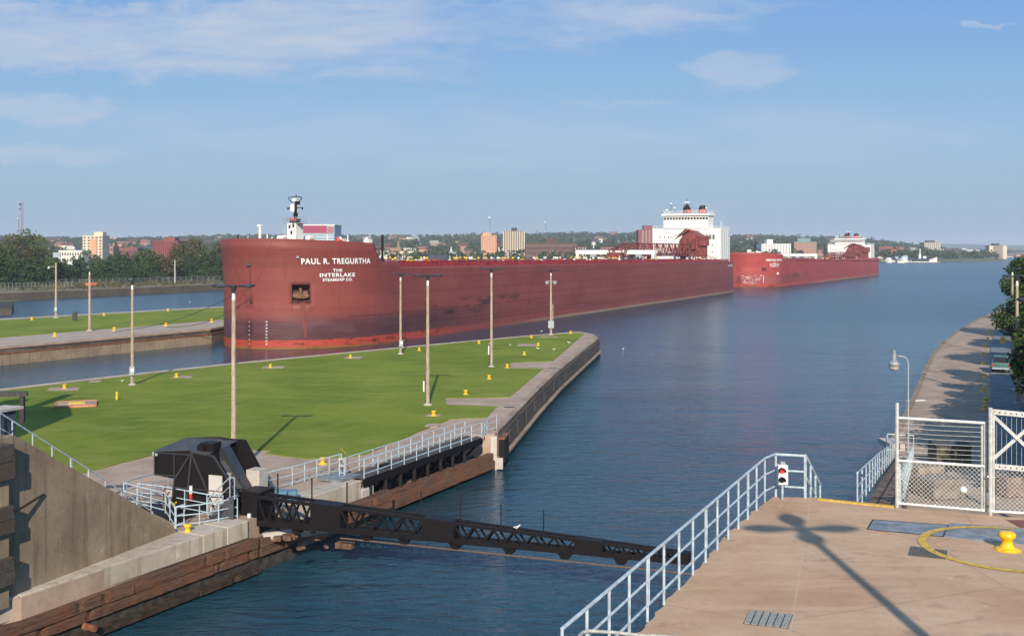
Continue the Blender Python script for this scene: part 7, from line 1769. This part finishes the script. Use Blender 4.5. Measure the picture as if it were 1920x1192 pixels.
for o_, pts_ in ((-1.18, [(-4.4, 4.6), (-4.6, 3.0), (-.2, 3.0), (-.05, 4.1), (-1.7, 6.2), (-3.2, 6.3), (-4.4, 4.6)]),):
    b_ = MB()
    for k in range(len(pts_) - 1): b_.bar(HO(pts_[k][0], o_, pts_[k][1]), HO(pts_[k + 1][0], o_, pts_[k + 1][1]), .09, .09)
    b_.bar(HO(-3.2, o_, 6.25), HO(-1.5, o_, 3.0), .08); b_.bar(HO(-3.2, o_, 6.25), HO(-3.6, o_, 3.0), .08); b_.bar(HO(-4.5, o_, 4.2), HO(-.3, o_, 4.2), .06)
    b_.build('stiffener', mat('edge_black', (.04, .038, .04), .45), hs_)
b_ = MB(); b_.bar(HO(-5.98, -.95, 4.78), HO(-2.3, -.95, 4.85), .07); b_.bar(HO(-5.98, -.95, 6.08), HO(-2.3, -.95, 6.12), .07); b_.bar(HO(-5.98, -.95, 4.78), HO(-5.98, -.95, 6.08), .07); b_.bar(HO(-4.6, -.94, 4.7), HO(-4.6, -.94, 6.1), .05); b_.build('stiffener', MATS['edge_black'], hs_)
# access steps in front of the pivot
asn = thing('access_steps', 'small dark steel steps with grey rails at the boom pivot', 'steps', HO(-.2, -1.6, G))
for k in range(6): b_ = MB(); b_.box(HO(-1.3 + .26 * k, -1.7, G + .2 + .2 * k), (.26, .8, .04), basis=(e_, n_, Vector((0, 0, 1)))); b_.build('step', M_GREYBOX, asn)
b_ = MB(); b_.extrude([HO(-1.3, -2.12, G), HO(.35, -2.12, G - .3), HO(.35, -2.12, G + 1.3), HO(.1, -2.12, G + 1.3)], n_ * -.06); b_.build('side_plate', mat('slate_grey', (.06, .06, .07), .6), asn)
b_ = MB(); b_.path([HO(-1.35, -2.15, G), HO(-1.35, -2.15, G + 1.1), HO(.1, -2.15, G + 2.4), HO(.4, -2.15, G + 2.4), HO(.4, -2.15, G + 1.2)], .035, 6); b_.tube(HO(-.6, -2.15, G + .7), HO(-.6, -2.15, G + 1.8), .03, 6); b_.tube(HO(.1, -2.15, G + 1.3), HO(.1, -2.15, G + 2.4), .03, 6); b_.tube(HO(-1.35, -2.15, G + .6), HO(.1, -2.15, G + 1.9), .025, 6); b_.build('handrail', M_GREYBOX, asn)
b_ = MB(); b_.box(HO(.7, -1.15, 2.35), (.16, .14, 1.5), basis=(e_, n_, Vector((0, 0, 1)))); tag(b_.build('gauge_board', M_WHITE, loc=HO(.7, -1.15, 1.6)), 'narrow white gauge board under the boom pivot', 'gauge')
b_ = MB(); c = HO(.6, 2.6, G + .35); b_.box(c, (1.6, 1.0, .7), rz=.2); tag(b_.build('blue_tarp', mat('blue_sheet', (.10, .22, .28), .6), loc=c), 'faded blue box on the concrete just behind the boom pivot', 'box').modifiers.new('b', 'BEVEL').width = .1
# concrete sill clutter: log and broken slab
b_ = MB(); a_ = HO(1.4, -.9, 1.75); b_.tube(a_, a_ + Vector((3.4, 1.6, .05)), .26, 10); tag(b_.build('concrete_pipe', M_PALE, loc=a_), 'pale broken concrete cylinder lying under the boom pivot', 'pipe')
random.seed(12); b_ = MB()
for k in range(16):
    p = at(random.uniform(480, 640), 0 + 470, 2) if False else HO(random.uniform(.8, 6.5), random.uniform(-2.0, 2.5), random.uniform(1.4, 2.0)); s_ = random.uniform(.15, .5)
    b_.box(p, (s_ * 2, s_, s_ * .6), rz=random.uniform(0, 3))
tag(b_.build('rubble', mat('rubble_brown', (.16, .085, .05), .9, 0, .4, 2), loc=HO(3, 0, 1.5)), 'rusty debris and broken timber bits under the near end of the boom', 'rubble', kind='stuff')
# pipe frames: dark ladder in the recess
b_ = MB(); p = at(722, 915, 1.6); b_.box(p + Vector((0, 0, .7)), (.8, .5, 2.0), rz=rzf); tag(b_.build('fender_block', M_BLACK, loc=p), 'black upright fender block left of the dark opening under the footbridge', 'fender').modifiers.new('b', 'BEVEL').width = .06
for i, (px_, py0, py1) in enumerate(((712, 922, 950), (720, 920, 952))):
    p = at(px_, py1, .5); b_ = MB(); b_.tube(p, p + Vector((0, 0, 1.2)), .06, 6); b_.lathe(p, [(.1, 0), (.1, .1)], 8); tag(b_.build('iron_stake', M_IRON, loc=p), ('left' if i == 0 else 'right') + ' of two thin iron stakes by the end of the rust brown beam', 'stake')

# ---------------------------------------------------------------- gulls
def gull(loc, label, rz, s_=1.15):
    root = thing('gull', label, 'gull', loc, 'white gulls resting near the locks'); O = Vector(loc)
    b_ = MB(); n = 10; prof_ = [(-.24, .01, .20), (-.16, .045, .16), (-.05, .075, .14), (.06, .075, .15), (.13, .05, .19), (.17, .04, .24), (.21, .045, .27), (.25, .03, .27), (.30, .006, .255)]
    cr, sr = math.cos(rz), math.sin(rz)
    def Q(x, y, z): return O + Vector((x * cr - y * sr, x * sr + y * cr, z)) * s_
    vs = [Q(x, math.cos(6.283 * k / n) * r_, z + math.sin(6.283 * k / n) * r_) for x, r_, z in prof_ for k in range(n)]
    b_.add(vs, [(i * n + k, i * n + (k + 1) % n, (i + 1) * n + (k + 1) % n, (i + 1) * n + k) for i in range(8) for k in range(n)]); b_.build('body', M_WHITE, root, smooth=True)
    for sd in (-1, 1):
        b_ = MB(); b_.add([Q(-.26, sd * .03, .17), Q(-.05, sd * .09, .13), Q(.08, sd * .085, .17), Q(-.04, sd * .07, .21)], [(0, 1, 2, 3)]); b_.build('wing', M_GREYBOX, root, recalc=False)
        b_ = MB(); b_.tube(Q(0, sd * .03, 0), Q(0, sd * .03, .1), .01 * s_, 5); b_.build('leg', M_YEL, root)
for px_, py_, z, lb in ((1009, 655, G, 'gull on the lawn left of the pier path tip'), (1038, 657, G, 'gull on the lawn beside the pier path'), (1067, 644, G, 'gull on the lawn nearest the pier tip'), (1015, 622.5, G, 'gull on the pier rim just left of the floodlight pole'), (918, 646, G, 'gull beside the slim bare pole'),
                        (229, 717, G, 'gull on the lawn just left of the dial pole'), (957, 649, G, 'gull on the lawn between the slim pole and the floodlight pole')):
    gull(at(px_, py_, z + .05), lb, random.uniform(0, 6))
s_ = s_of(970); gull(BO(s_, -.1, ztopb(s_)), 'gull perched on top of the black boom', .4, .8)
gull(Vector(at(1168, 657, .0)), 'gull floating on the water right of the pier tip', 1.0, 1.6)
gull(Vector(at(356, 569, .0)), 'gull floating on the channel left of the freighter bow', 2.0, 2.2)
gull(WP(-.1 + 4.4, ztop - 2.55, .5), 'gull resting on the sloping wall edge at the left', .3, 1.2) if False else None
# mooring lines from the freighter bow to the far pier
b_ = MB()
for a_, c_ in ((HP(.04, 11.6, .1), at(214, 622, G + .3)), (HP(.02, 9.2, .1), at(311, 613, G + .3))):
    aa_ = Vector(a_); n = 12
    pts_ = [aa_.lerp(Vector(c_), k / n) - Vector((0, 0, 1.6 * math.sin(math.pi * k / n))) for k in range(n + 1)]; b_.path(pts_, .05, 4)
tag(b_.build('mooring_line', M_IRON, loc=at(214, 622, G)), 'two thin dark mooring lines from the freighter bow to the far pier bollards', 'mooring line')
# ---------------------------------------------------------------- haze
m, t = newmat('haze'); t.nt.nodes.remove(t.p); v = t.n('ShaderNodeVolumePrincipled'); v.inputs['Color'].default_value = (.80, .88, 1.0, 1); v.inputs['Density'].default_value = 1.15e-4; v.inputs['Anisotropy'].default_value = 0.0
t.nt.links.new(v.outputs[0], t.o.inputs['Volume'])
b_ = MB(); b_.box((0, 6500, 63), (24000, 16000, 142)); hz = b_.build('haze', m); hz['kind'] = 'stuff'; hz['label'] = 'thin blue air haze over the river and town'; hz['category'] = 'haze'
